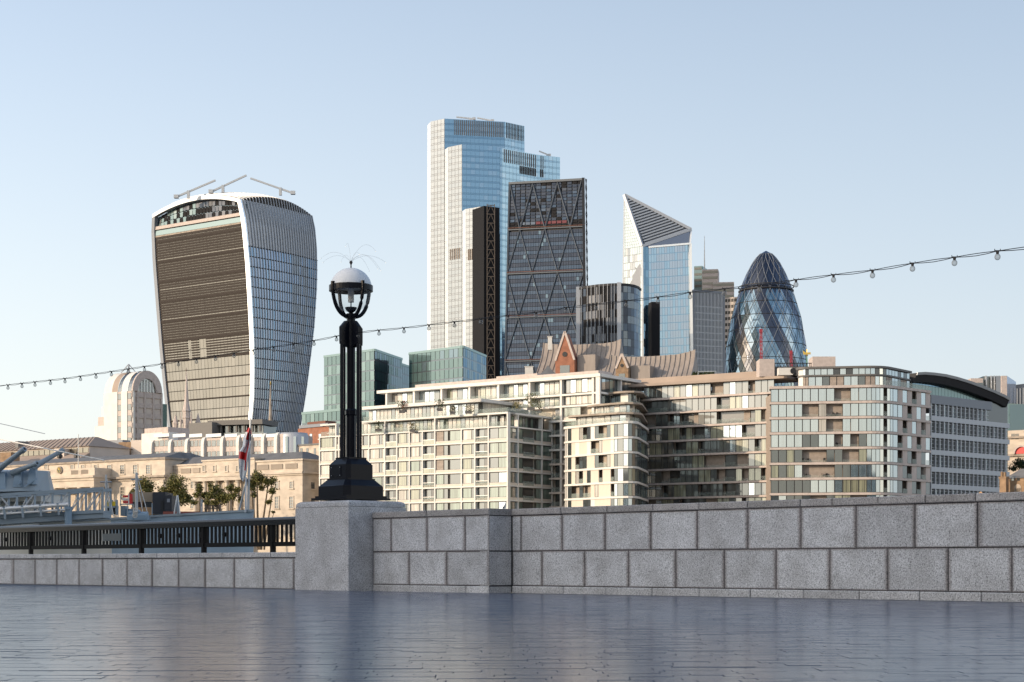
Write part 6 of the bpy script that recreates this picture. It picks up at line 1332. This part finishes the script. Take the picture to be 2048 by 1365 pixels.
for px in (2036,): a = f.a(px); mb = MB(); mb.tube([f.pt(a, f.z(977, a), 0), f.pt(a, f.z(977, a), .08)], .75, 16); mb.fbox(f, a - .75, a + .75, f.z(990, a), f.z(977, a), 0, .08); mb.build('blind_arch', M['grimy'], t)
c = seg(1998, 300, 2013, 299); mb = MB(); mb.fbox(c, .1, c.L - .1, 1.6, c.z(958, 0), -1, 0); mb.fbox(c, 0, c.L, c.z(958, 0), c.z(954, 0), -1.1, .1); mb.fbox(c, .2, .55, c.z(954, 0), c.z(944, 0), -.6, -.2); mb.fbox(c, .75, 1.1, c.z(954, 0), c.z(945, 0), -.6, -.2); mb.build('chimney', M['brownbrick'], t)
f = seg(1956, 296, 2000, 294); t = thing('low_tiled_lodge', 'small lodge with a little gable peeping over the parapet left of the brick chimney', 'house', f.p0); mb = MB(); mb.fbox(f, 0, f.L, 1.6, f.z(993, 0), -4, 0); mb.build('wall', M['brownbrick'], t)
mb = MB(); p = [f.pt(0, f.z(993, 0), .2), f.pt(f.L, f.z(993, 0), .2), f.pt(f.L, f.z(993, 0), -4), f.pt(0, f.z(993, 0), -4), f.pt(0, f.z(987, 0), -1.9), f.pt(f.L, f.z(987, 0), -1.9), f.pt(f.L, f.z(987, 0), -2.1), f.pt(0, f.z(987, 0), -2.1)]; mb.hexa(p); mb.build('roof', M['redbrown'], t)
mb = MB(); a = f.a(1963); mb.face([f.pt(a - .7, f.z(993, 0), .4), f.pt(a + .7, f.z(993, 0), .4), f.pt(a, f.z(985, 0), .4)]); mb.beam(f.pt(a - .8, f.z(994, 0), .45), f.pt(a, f.z(984.5, 0), .45), .15); mb.beam(f.pt(a + .8, f.z(994, 0), .45), f.pt(a, f.z(984.5, 0), .45), .15); mb.build('gable', M['wood'], t)
# ------------------------------------------------------------------ warship, gangway, trees
tip = Vector((wx(506, 124), 124)); HF = Fac(tip - U2 * 90, tip); zd = wz(1021, 124); L = HF.L
def deck(a): d = L - a; return zd - .030 * min(d, 16) - .008 * max(0, d - 16)
def bow(a): d = L - a; return -(6.5 * (1 - math.exp(-d / 9.0)))     # half breadth: the near side swells away from the stem
t = thing('warship', 'grey moored warship with gun turret and sharp stem behind the black railing', 'warship', (tip.x, tip.y, -4.5))
segs_ = [L - x for x in (0, 1, 2.5, 4.5, 7, 10, 14, 19, 25, 32, 45, 60, 90)]
for mat_, i0, i1 in (('shipblue', 0, 6), ('shipcream', 6, 12)):  # the pale left part has sunlight put into the hull colour
    mb = MB()
    for i in range(i0, i1):
        a, b = segs_[i], segs_[i + 1]; fl_ = lambda q: min(1, (L - q) / 8)
        n0, n1 = -.25 * bow(a), -.25 * bow(b)
        def ring(q, n): return [HF.pt(q - .35 * (1 - fl_(q)), -5, n * .55), HF.pt(q, -1.0, n * .8), HF.pt(q + .05, deck(q), n), HF.pt(q, deck(q), -bow(q) * -1.6), HF.pt(q, -5, bow(q) * 1.6)]
        r0, r1 = ring(a, n0), ring(b, n1)
        for k in range(4): mb.face([r1[k], r0[k], r0[k + 1], r1[k + 1]])
    mb.build('hull', M[mat_], t)
mb = MB()
for a, b in zip(segs_, segs_[1:]): mb.hexa([HF.pt(a, deck(a) - .1, -.25 * bow(a) + .08), HF.pt(b, deck(b) - .1, -.25 * bow(b) + .08), HF.pt(b, deck(b) - .1, -.25 * bow(b) - .1), HF.pt(a, deck(a) - .1, -.25 * bow(a) - .1), HF.pt(a, deck(a) + .06, -.25 * bow(a) + .08), HF.pt(b, deck(b) + .06, -.25 * bow(b) + .08), HF.pt(b, deck(b) + .06, -.25 * bow(b) - .1), HF.pt(a, deck(a) + .06, -.25 * bow(a) - .1)])
mb.build('gunwale', M['shipgrey'], t)
def onship(name, x0, x1, y0, y1, Y, m, dep=2., par=None): 
    p, q = W3(x0, y1, Y), W3(x1, y0, Y); mb = MB(); mb.box((p.x, p.y, p.z), (q.x, q.y + dep, q.z)); return mb.build(name, M[m], par or t)
for x in (120, 200, 262, 330, 380, 430):
    a = HF.a(x); mb = MB(); mb.tube([HF.pt(a, deck(a), 1.3), HF.pt(a, deck(a) + .95, 1.3)], .04, 5); mb.build('stanchion', M['shipgrey'], t)
onship('deck_edge_locker', 326, 420, 1023.5, 1031, 131, 'redbrown', 1.5)
# the turret
TY = 128; k_ = TY / F
def T(px, py, d=0): return W3(px, py, TY) + Vector((0, d, 0))
tu = MB(); lo = [T(-60, 985), T(70, 982), T(76, 980, 3.5), T(60, 980, 7), T(-60, 985, 7)]; hi = [T(-60, 944, .8), T(62, 940, .6), T(70, 938, 3.5), T(52, 933, 6.5), T(-60, 930, 6.5)]
for i in range(5): j = (i + 1) % 5; tu.face([lo[i], lo[j], hi[j], hi[i]])
tu.face(hi); turret = tu.build('gun_turret', M['shipgrey'], t)
onship('barbette', -60, 46, 1003, 1052, 131, 'shipcream', 6); onship('deckhouse', -60, 82, 982, 1003, 130, 'shipcream', 8); onship('deckhouse', -60, 80, 980, 983, 129, 'shipgrey', 9)
for px, py in ((2, 962), (34, 957), (63, 952)):
    mb = MB(); c = T(px, py, .15); mb.hexa([c + Vector(v) for v in ((-.35, -.1, -.65), (.35, -.1, -.65), (.35, .5, -.65), (-.35, .5, -.65), (-.22, .1, .65), (.22, .1, .65), (.22, .7, .65), (-.22, .7, .65))]); mb.build('gun_slot', M['shipblue'], turret)
for x0, y0, x1, y1, r in ((-14, 945, 57, 900, .24), (62, 936, 117, 897, .22), (22, 946, 82, 928.5, .22)):
    p, q = T(x0, y0, .3), T(x1, y1, -1.0 if x0 < 60 else 1.5); dd = (q - p).normalized(); mb = MB(); mb.tube([p, p.lerp(q, .35)], r * 1.15, 12, 0, r * .95); mb.tube([p.lerp(q, .35), q - dd * .3], r * .9, 12, 0, r * .72); mb.tube([q - dd * .32, q], r * .95, 12, 0, r * .9); mb.build('gun_barrel', M['shipgrey'], turret)
    mb = MB(); mb.tube([q, q + dd * .02], r * .45, 10); mb.build('muzzle', M['dark'], turret)
mb = MB(); mb.beam(T(50, 974, -.2), T(72, 958, .2), .08); mb.beam(T(37, 968, -.2), T(43, 964, -.2), .2); mb.build('turret_ladder', M['shipblue'], turret)
# things standing on deck
S_ = lambda n, l, c, p: thing(n, l, c, p)
def deckbox(name, label, cat, parts, Y):
    x0, x1, y0, y1 = parts[0][1:5]; p = W3((x0 + x1) / 2, 1030, Y); g = thing(name, label, cat, p)
    for nm, a, b, c, d, m, dy_, dep in parts: onship(nm, a, b, c, d, Y + dy_, m, dep, g)
    return g
deckbox('canvas_pavilion', 'timber deck kiosk with a brown canvas upper storey beside the navy cabin', 'kiosk', [('canvas_top', 262, 305, 985, 1004, 'canvas', 0, 3), ('window_strip', 264, 304, 1004, 1015, 'w_dark', .3, 2.5), ('timber_front', 262, 306, 1015, 1031, 'wood', 0, 3), ('post', 304, 306.5, 1003, 1016, 'wood', -.1, .3), ('post', 283, 285, 1003, 1016, 'wood', -.1, .3)], 134)
deckbox('navy_cabin', 'dark navy boxy cabin on the ship deck', 'cabin', [('cabin_body', 305, 331, 984.5, 1028, 'navybox', 0, 3), ('cabin_wing', 330, 343.5, 991, 1022, 'navybox', -.4, 2.5), ('panel', 334, 339.5, 998, 1005, 'greyblue', -.46, .05), ('door', 321, 327, 1002, 1022, 'dark', -.05, .05)], 133)
deckbox('red_white_float', 'red and white ring buoy rack on the deck left of the canvas kiosk', 'life ring rack', [('panel', 246, 258, 991, 995, 'red', 0, .6), ('panel', 244, 258, 997, 1001, 'white', 0, .6), ('panel', 246, 258, 1002, 1007, 'red', 0, .6), ('end_post', 258.5, 262.5, 988, 1009, 'red', -.1, .5), ('end_post', 256.5, 258.6, 988, 1009, 'white', -.1, .5)], 132)
deckbox('yellow_lockers', 'pair of yellow lockers over dark hatches beside the gangway end', 'locker', [('locker', 214, 221, 1004, 1013, 'yellow', 0, .6), ('locker', 224, 231, 1003.5, 1012.5, 'yellow', 0, .6), ('hatch', 215, 222, 1016, 1029, 'dark', .1, .5), ('hatch', 226, 233, 1016, 1029, 'dark', .1, .5), ('frame', 213, 233, 1013, 1016, 'shipgrey', -.05, .7), ('frame', 221.5, 224, 1000, 1030, 'shipgrey', -.05, .4), ('frame', 212, 214, 1000, 1030, 'shipgrey', -.05, .4), ('frame', 231, 233.5, 1000, 1030, 'shipgrey', -.05, .4)], 127)
g = deckbox('deck_machinery', 'grey deck machinery with railings between lockers and canvas kiosk', 'machinery', [('casing', 241, 250, 1012, 1032, 'shipgrey', 0, 1.2), ('casing', 250, 266, 1018, 1033, 'shipblue', .2, 1.4), ('frame', 240, 267, 1008, 1010, 'shipgrey', -.1, .1), ('frame', 240, 241.3, 990, 1012, 'steel', -.1, .1), ('frame', 266, 267.3, 1008, 1032, 'steel', -.1, .1), ('frame', 254, 255, 1008, 1032, 'steel', -.1, .1)], 128)
for px, w, h, lab in ((263, 6, 13, 'smaller rounded grey winch left of the white rope coil'), (283, 13, 15, 'larger rounded grey winch right of the white rope coil')):
    c = W3(px, 1038, 125); s = 125 / F; mb = MB(); mb.tube([c + Vector((-w * s, 0, h * s * .45)), c + Vector((w * s, 0, h * s * .45))], h * s * .5, 12); mb.box((c.x - w * s * 1.1, c.y - .4, c.z - .1), (c.x + w * s * 1.1, c.y + .4, c.z + h * s * .4)); mb.tube([c + Vector((-w * s * .5, -.3, h * s)), c + Vector((-w * s * .5, .3, h * s))], .12, 8); tag(mb.build('winch', M['shipblue']), lab, 'winch')
c = W3(270, 1036, 124); mb = MB()
for k in range(5): mb.tube([c + Vector((.16 * math.cos(q / 10 * 6.3) + .02 * k, -.05 * k, .15 + .1 * k + .14 * math.sin(q / 10 * 6.3))) for q in range(11)], .035, 5)
tag(mb.build('rope_coil', M['white']), 'small white rope coil hanging between the two grey winches', 'rope')
mb = MB(); Yb = 131
for px in range(411, 441, 3): p = W3(px, 1012, Yb); mb.box((p.x, p.y, p.z - .25), (p.x + .07, p.y + .05, p.z + .05))
p, q = W3(410, 1019, Yb), W3(441, 1017.5, Yb); mb.box((p.x, p.y - .4, p.z), (q.x, q.y + .1, q.z)); p, q = W3(410, 1012, Yb), W3(441, 1010.5, Yb); mb.box((p.x, p.y, p.z), (q.x, q.y + .06, q.z))
for px in (411, 426, 439): p = W3(px, 1026, Yb); mb.box((p.x, p.y - .35, p.z), (p.x + .1, p.y, p.z + .6))
tag(mb.build('deck_bench', M['bark']), 'dark slatted bench on the ship deck near the flagstaff', 'bench')
for px, y0, y1, Y, r, lab in ((212, 950, 1034, 118, .10, 'pale mast standing at the right end of the gangway'), (273, 946, 1034, 126, .13, 'thick pale mast before the canvas kiosk'), (402, 998, 1025, 129, .04, 'thin short pole on deck before the trees')):
    p, q = W3(px, y1, Y), W3(px, y0, Y); g = thing('deck_mast', lab, 'mast', p); mb = MB(); mb.tube([p, q], r, 8, 0, r * .7); mb.build('pole', M['steel'], g)
    if px < 300:
        mb = MB(); mb.tube([q, W3(px + (15 if px < 250 else 24), y1, Y)], .03, 4); mb.tube([q - Vector((0, 0, .3)), W3(px + (9 if px < 250 else 14), y1, Y)], .03, 4); mb.tube([q - Vector((.4, 0, .5)), q - Vector((-.4, 0, .5))], .05, 5); mb.build('stay', M['steel'], g)
p = W3(355, 1028, 127); g = thing('a_frame_post', 'small grey A-frame fitting on deck right of the navy cabin', 'post', p); mb = MB(); top = W3(355, 991, 127)
for dx, dy_ in ((-.2, -.2), (.2, -.2), (0, .3)): mb.beam(p + Vector((dx, dy_, 0)), top, .09)
mb.build('legs', M['steel'], g)
# flagstaff and ensign
p, q = W3(495.5, 1024, 125), W3(501, 836, 125); g = thing('flagstaff', 'tall flagstaff at the ship end', 'flagstaff', p); mb = MB(); mb.tube([p, q], .11, 8, 0, .06); mb.build('pole', M['steel'], g); mb = MB(); mb.tube([W3(476, 1030, 125.5), W3(494, 958, 125)], .07, 6); mb.tube([W3(491, 1026, 124), W3(492, 955, 124.9)], .06, 6); mb.build('strut', M['steel'], g)
fl_ = [(857, 499, 3), (866, 497, 6), (880, 494, 8), (895, 492, 7), (905, 488, 9.5), (920, 486.5, 9.5), (940, 486, 8), (955, 485, 5.5), (962, 484.5, 3)]
mb = MB(); rows = []
for py, pc_, hw in fl_:
    rows.append([W3(pc_ + hw * s, py + 2 * math.sin(s * 2), 125 + .25 * math.sin(s * 5 + py * .05)) for s in (-1, -.66, -.33, 0, .33, .66, 1)])
for j in range(len(rows) - 1):
    for i in range(6):
        red_ = (j in (0,)) or (j == 1 and i in (2, 3, 4)) or (j == 4 and i < 5) or (i == 4 and j in (2, 3, 5)); mb.face([rows[j + 1][i], rows[j + 1][i + 1], rows[j][i + 1], rows[j][i]], 2 if (j == 1 and i > 4) else 1 if red_ else 0)
tag(mb.build('ensign', [M['flagwhite'], M['red'], M['navy']], None, True), 'white flag with a red cross hanging limp from the flagstaff', 'flag')
# gangway
GY = 112; gp_ = lambda px, py, d=0: W3(px, py, GY) + Vector((0, d, 0))
g = thing('gangway_bridge', 'grey steel truss gangway bridge leading to the warship behind the railing', 'gangway', gp_(207, 1040)); 
for d in (0, 2.2):
    mb = MB(); mb.beam(gp_(-40, 993, d), gp_(207, 977.5, d), .22, .2); mb.build('top_chord', M['shipgrey'], g); mb = MB(); mb.beam(gp_(-40, 1036, d), gp_(207, 1023, d), .2, .22); mb.build('bottom_chord', M['shipgrey'], g)
    xs = [-36, -2, 34, 70, 105, 139, 172, 205]
    for x in xs: yt = 977.5 + (207 - x) * .0627; yb = 1023 + (207 - x) * .0526; mb = MB(); mb.beam(gp_(x, yt, d), gp_(x, yb, d), .15 if d == 0 else .06, .12); mb.build('post', M['shipgrey'], g)
    for i, (a, b) in enumerate(zip(xs, xs[1:])):
        yt = lambda x: 977.5 + (207 - x) * .0627; yb = lambda x: 1023 + (207 - x) * .0526; mb = MB()
        if d == 0: mb.beam(gp_(b, yt(b), d), gp_(a, yb(a), d), .09) if i > 1 else mb.beam(gp_(a, yt(a), d), gp_(b, yb(b), d), .09)
        else: m_ = (a + b) / 2; mb.beam(gp_(m_, yt(m_) + 5, d), gp_(a, yb(a) - 3, d), .05); mb.beam(gp_(b, yt(b) + 5, d), gp_(m_, yb(m_) - 3, d), .05)
        mb.build('diagonal', M['alu' if d else 'steel'], g)
mb = MB(); mb.hexa([gp_(-40, 1052), gp_(207, 1036), gp_(207, 1036, 2.2), gp_(-40, 1052, 2.2), gp_(-40, 1039), gp_(207, 1026), gp_(207, 1026, 2.2), gp_(-40, 1039, 2.2)]); mb.build('deck_girder', M['shipgrey'], g)
mb = MB(); mb.tube([gp_(-40, 1022, -.4), gp_(140, 1010, -.4)], .14, 12); mb.tube([gp_(-40, 1032, -.4), gp_(140, 1020, -.4)], .08, 10); mb.build('pipe', M['alu'], g)
for x in (12, 48, 84, 119): mb = MB(); y = 1010 + (140 - x) * .0667; mb.beam(gp_(x, y - 4, -.5), gp_(x + 3, y + 20, -.5), .07, .14); mb.build('pipe_clamp', M['shipgrey'], g)
mb = MB(); mb.tube([gp_(139, 1060, -.3), gp_(139, 1017, -.3)], .24, 10); mb.box(tuple(gp_(134, 1020, -.6)), tuple(gp_(144, 1014, .1))); mb.build('support_column', M['shipblue'], g)
mb = MB(); mb.tube([W3(-20, 875, 150), W3(208, 921, 118)], .05, 5); tag(mb.build('mooring_line', M['white']), 'thin pale stay line sloping down across the market hall roof', 'rope')
mb = MB(); mb.tube([W3(-20, 843, 160), W3(90, 868, 160)], .03, 4); tag(mb.build('signal_wire', M['steel']), 'faint wire crossing the sky above the market hall roof', 'wire')
# trees before the hall
def tree(label, px, Y, clumps, stems, n_leaf, ms=('leaf', 'leaf2'), seed=1, size=.6):
    n_leaf = int(n_leaf * 2.8)
    r = random.Random(seed); base_ = G(px, Y); t = thing('quayside_tree', label, 'tree', (base_.x, base_.y, 1.6)); k = Y / F
    mb = MB()
    for (x0, y0, x1, y1, rad) in stems:
        p, q = W3(x0, y0, Y), W3(x1, y1, Y + r.uniform(-1, 1)); m = p.lerp(q, .5) + Vector((r.uniform(-.3, .3), 0, 0)); mb.tube([p, m, q], rad * 1.3, 6, 0, rad * .6)
    for (cx, cy, cr) in clumps:
        for _ in range(3): q = W3(cx + r.uniform(-.7, .7) * cr, cy + r.uniform(-.7, .7) * cr, Y + r.uniform(-1, 1)); s = min(stems, key=lambda s: abs(s[2] - cx) + abs(s[3] - cy)); mb.tube([W3(s[2], s[3], Y), q], .07, 4, 0, .03)
    mb.build('trunk', M['bark'], t)
    mb = MB(); tot = sum(c[2] ** 2 for c in clumps)
    for (cx, cy, cr) in clumps:
        c = W3(cx, cy, Y); R_ = cr * k; sub = [c + Vector((r.gauss(0, .45), r.gauss(0, .45), r.gauss(0, .4))) * R_ for _ in range(7)]
        for i in range(max(30, int(n_leaf * cr * cr / tot))):
            s0 = r.choice(sub); p = s0 + Vector((r.gauss(0, 1), r.gauss(0, 1), r.gauss(0, .8))) * R_ * .42; s = size * r.uniform(.5, 1.1)
            d = Vector((r.gauss(0, 1), r.gauss(0, 1), r.gauss(0, .7))).normalized(); e = d.cross(Vector((r.gauss(0, 1), r.gauss(0, 1), r.gauss(0, 1)))).normalized()
            mb.face([p - d * s * .55, p + e * s * .3, p + d * s * .55, p - e * s * .3], 0 if r.random() < .62 else 1)
    mb.build('crown', [M[ms[0]], M[ms[1]]], t, kind='stuff'); return t
tree('small round quayside tree behind the canvas kiosk', 285, 409, [(284, 974, 13), (297, 978, 9), (268, 985, 6)], [(285, 1100, 285, 985, .3), (285, 990, 296, 980, .12)], 700, seed=2)
tree('broad dense quayside tree right of the navy cabin', 348, 408, [(350, 972, 15), (362, 985, 14), (338, 985, 12), (355, 1002, 13), (372, 998, 9), (330, 990, 8)], [(352, 1100, 352, 1005, .35), (352, 1030, 340, 990, .18), (352, 1030, 365, 988, .18)], 1900, seed=3)
tree('thin leggy quayside tree before the hall columns, left of two', 400, 407, [(398, 978, 6), (406, 990, 6), (393, 990, 5), (412, 1003, 6), (390, 1005, 5)], [(402, 1100, 401, 990, .2), (401, 1020, 410, 995, .1)], 480, seed=4)
tree('middle quayside tree before the hall columns left of the flag', 430, 406, [(428, 980, 9), (440, 992, 9), (420, 992, 8), (450, 1000, 8), (432, 1006, 7)], [(434, 1100, 433, 995, .25), (433, 1020, 445, 1000, .12)], 800, seed=5)
tree('sparse quayside tree just left of the flagstaff', 466, 405, [(458, 975, 7), (466, 990, 8), (474, 980, 6), (455, 997, 6), (480, 1000, 5)], [(466, 1100, 464, 990, .22), (464, 1020, 474, 985, .1)], 560, seed=6)
tree('tallest many-stemmed quayside tree right of the flagstaff', 515, 404, [(512, 957, 12), (537, 964, 10), (502, 975, 8), (546, 982, 7), (523, 978, 5), (538, 1003, 5), (509, 990, 5), (547, 1024, 3)], [(520, 1100, 514, 965, .28), (522, 1100, 536, 972, .26), (528, 1100, 545, 988, .2), (516, 1100, 503, 985, .2), (530, 1080, 548, 1026, .12)], 1250, seed=7)
tree('low dark tree beside the stone hall at the right edge', 2042, 430, [(2040, 925, 12), (2052, 935, 12), (2026, 938, 6)], [(2043, 1100, 2043, 935, .3)], 600, ('leafd', 'leafd'), 8)
# roof garden behind the right metal roof
g = thing('roof_garden', 'dark hedge and pergola on the roof right of the metal roofs', 'roof garden', W3(1405, 755, 430)); mb = MB(); rr2 = random.Random(9)
for i in range(260):
    c = W3(rr2.uniform(1385, 1428), rr2.uniform(744, 756), 430 + rr2.uniform(0, 3)); s = rr2.uniform(.15, .35); d = Vector((rr2.gauss(0, 1), rr2.gauss(0, 1), rr2.gauss(0, 1))).normalized(); e = d.cross(Vector((.2, .9, .4))).normalized(); mb.face([c - d * s, c + e * s, c + d * s, c - e * s])
mb.build('hedge', M['leafd'], g, kind='stuff'); mb = MB(); p, q = W3(1384, 757, 429), W3(1434, 755, 429); mb.box((p.x, p.y, p.z - 1), (q.x, q.y + 4, q.z + .1)); mb.build('planter', M['brownbrick'], g)
mb = MB(); p, q = W3(1396, 744, 429), W3(1432, 743, 429); mb.beam(p, q, .2); mb.beam(p, p - Vector((0, 0, 1.6)), .15); mb.beam(q, q - Vector((0, 0, 1.7)), .15); mb.build('pergola', M['steel'], g)
# pennant of a boat that lies below the parapet
p, q = W3(1006, 1060, 40), W3(1012, 1004, 40); g = thing('white_pennant', 'small white and blue pennant just above the parapet beside the jog in the wall', 'pennant', p); mb = MB(); mb.tube([p - Vector((0, 0, 4)), q], .012, 5); mb.build('staff', M['steel'], g); mb = MB(); mb.face([W3(1003, 1022, 40), W3(1010, 1020, 40), W3(1012, 1004, 40)], 0); mb.face([W3(1004, 1017, 39.99), W3(1008, 1016, 39.99), W3(1009, 1011, 39.99)], 1); mb.build('cloth', [M['flagwhite'], M['navy']], g)
# ------------------------------------------------------------------ near bank out of view: offices added to shade the promenade and darken reflections
def shading_block(label, x0, x1, y0, y1, h, seed):
    t = thing('shading_office', label, 'office block', ((x0 + x1) / 2, (y0 + y1) / 2, 0)); mb = MB(); mb.box((x0, y0, -.2), (x1, y1, h)); mb.build('core', M['g_dark2'], t)
    mb = MB(); n = int(h / 4)
    for k in range(n + 1): z = k * h / n; mb.box((x0 - .4, y0 - .4, z - .5), (x1 + .4, y1 + .4, z + .5))
    mb.build('floor_band', M['steel'], t, kind='stuff'); mb = MB()
    for fx in (x0, x1):
        for i in range(int((y1 - y0) / 4) + 1): y = y0 + i * 4; mb.box((fx - .3, y - .15, .5), (fx + .3, y + .15, h - .5))
    for fy in (y0, y1):
        for i in range(int((x1 - x0) / 4) + 1): x = x0 + i * 4; mb.box((x - .15, fy - .3, .5), (x + .15, fy + .3, h - .5))
    mb.build('mullion', M['greyblue'], t, kind='stuff')
shading_block('unseen glass office added on the near bank left of the promenade to shade it', -230, -130, -86, 80, 40, 1)
shading_block('unseen glass office added behind the camera to the left to darken reflections', -190, -70, -270, -170, 50, 2)
shading_block('unseen glass office added close behind the camera on the right to darken right-facing sides', 34, 100, -80, -8, 44, 5)
shading_block('unseen glass office added straight behind the camera to darken reflections', -10, 100, -290, -180, 56, 3)
shading_block('unseen glass office added behind the camera to the right to darken reflections', 170, 300, -280, -165, 48, 4)
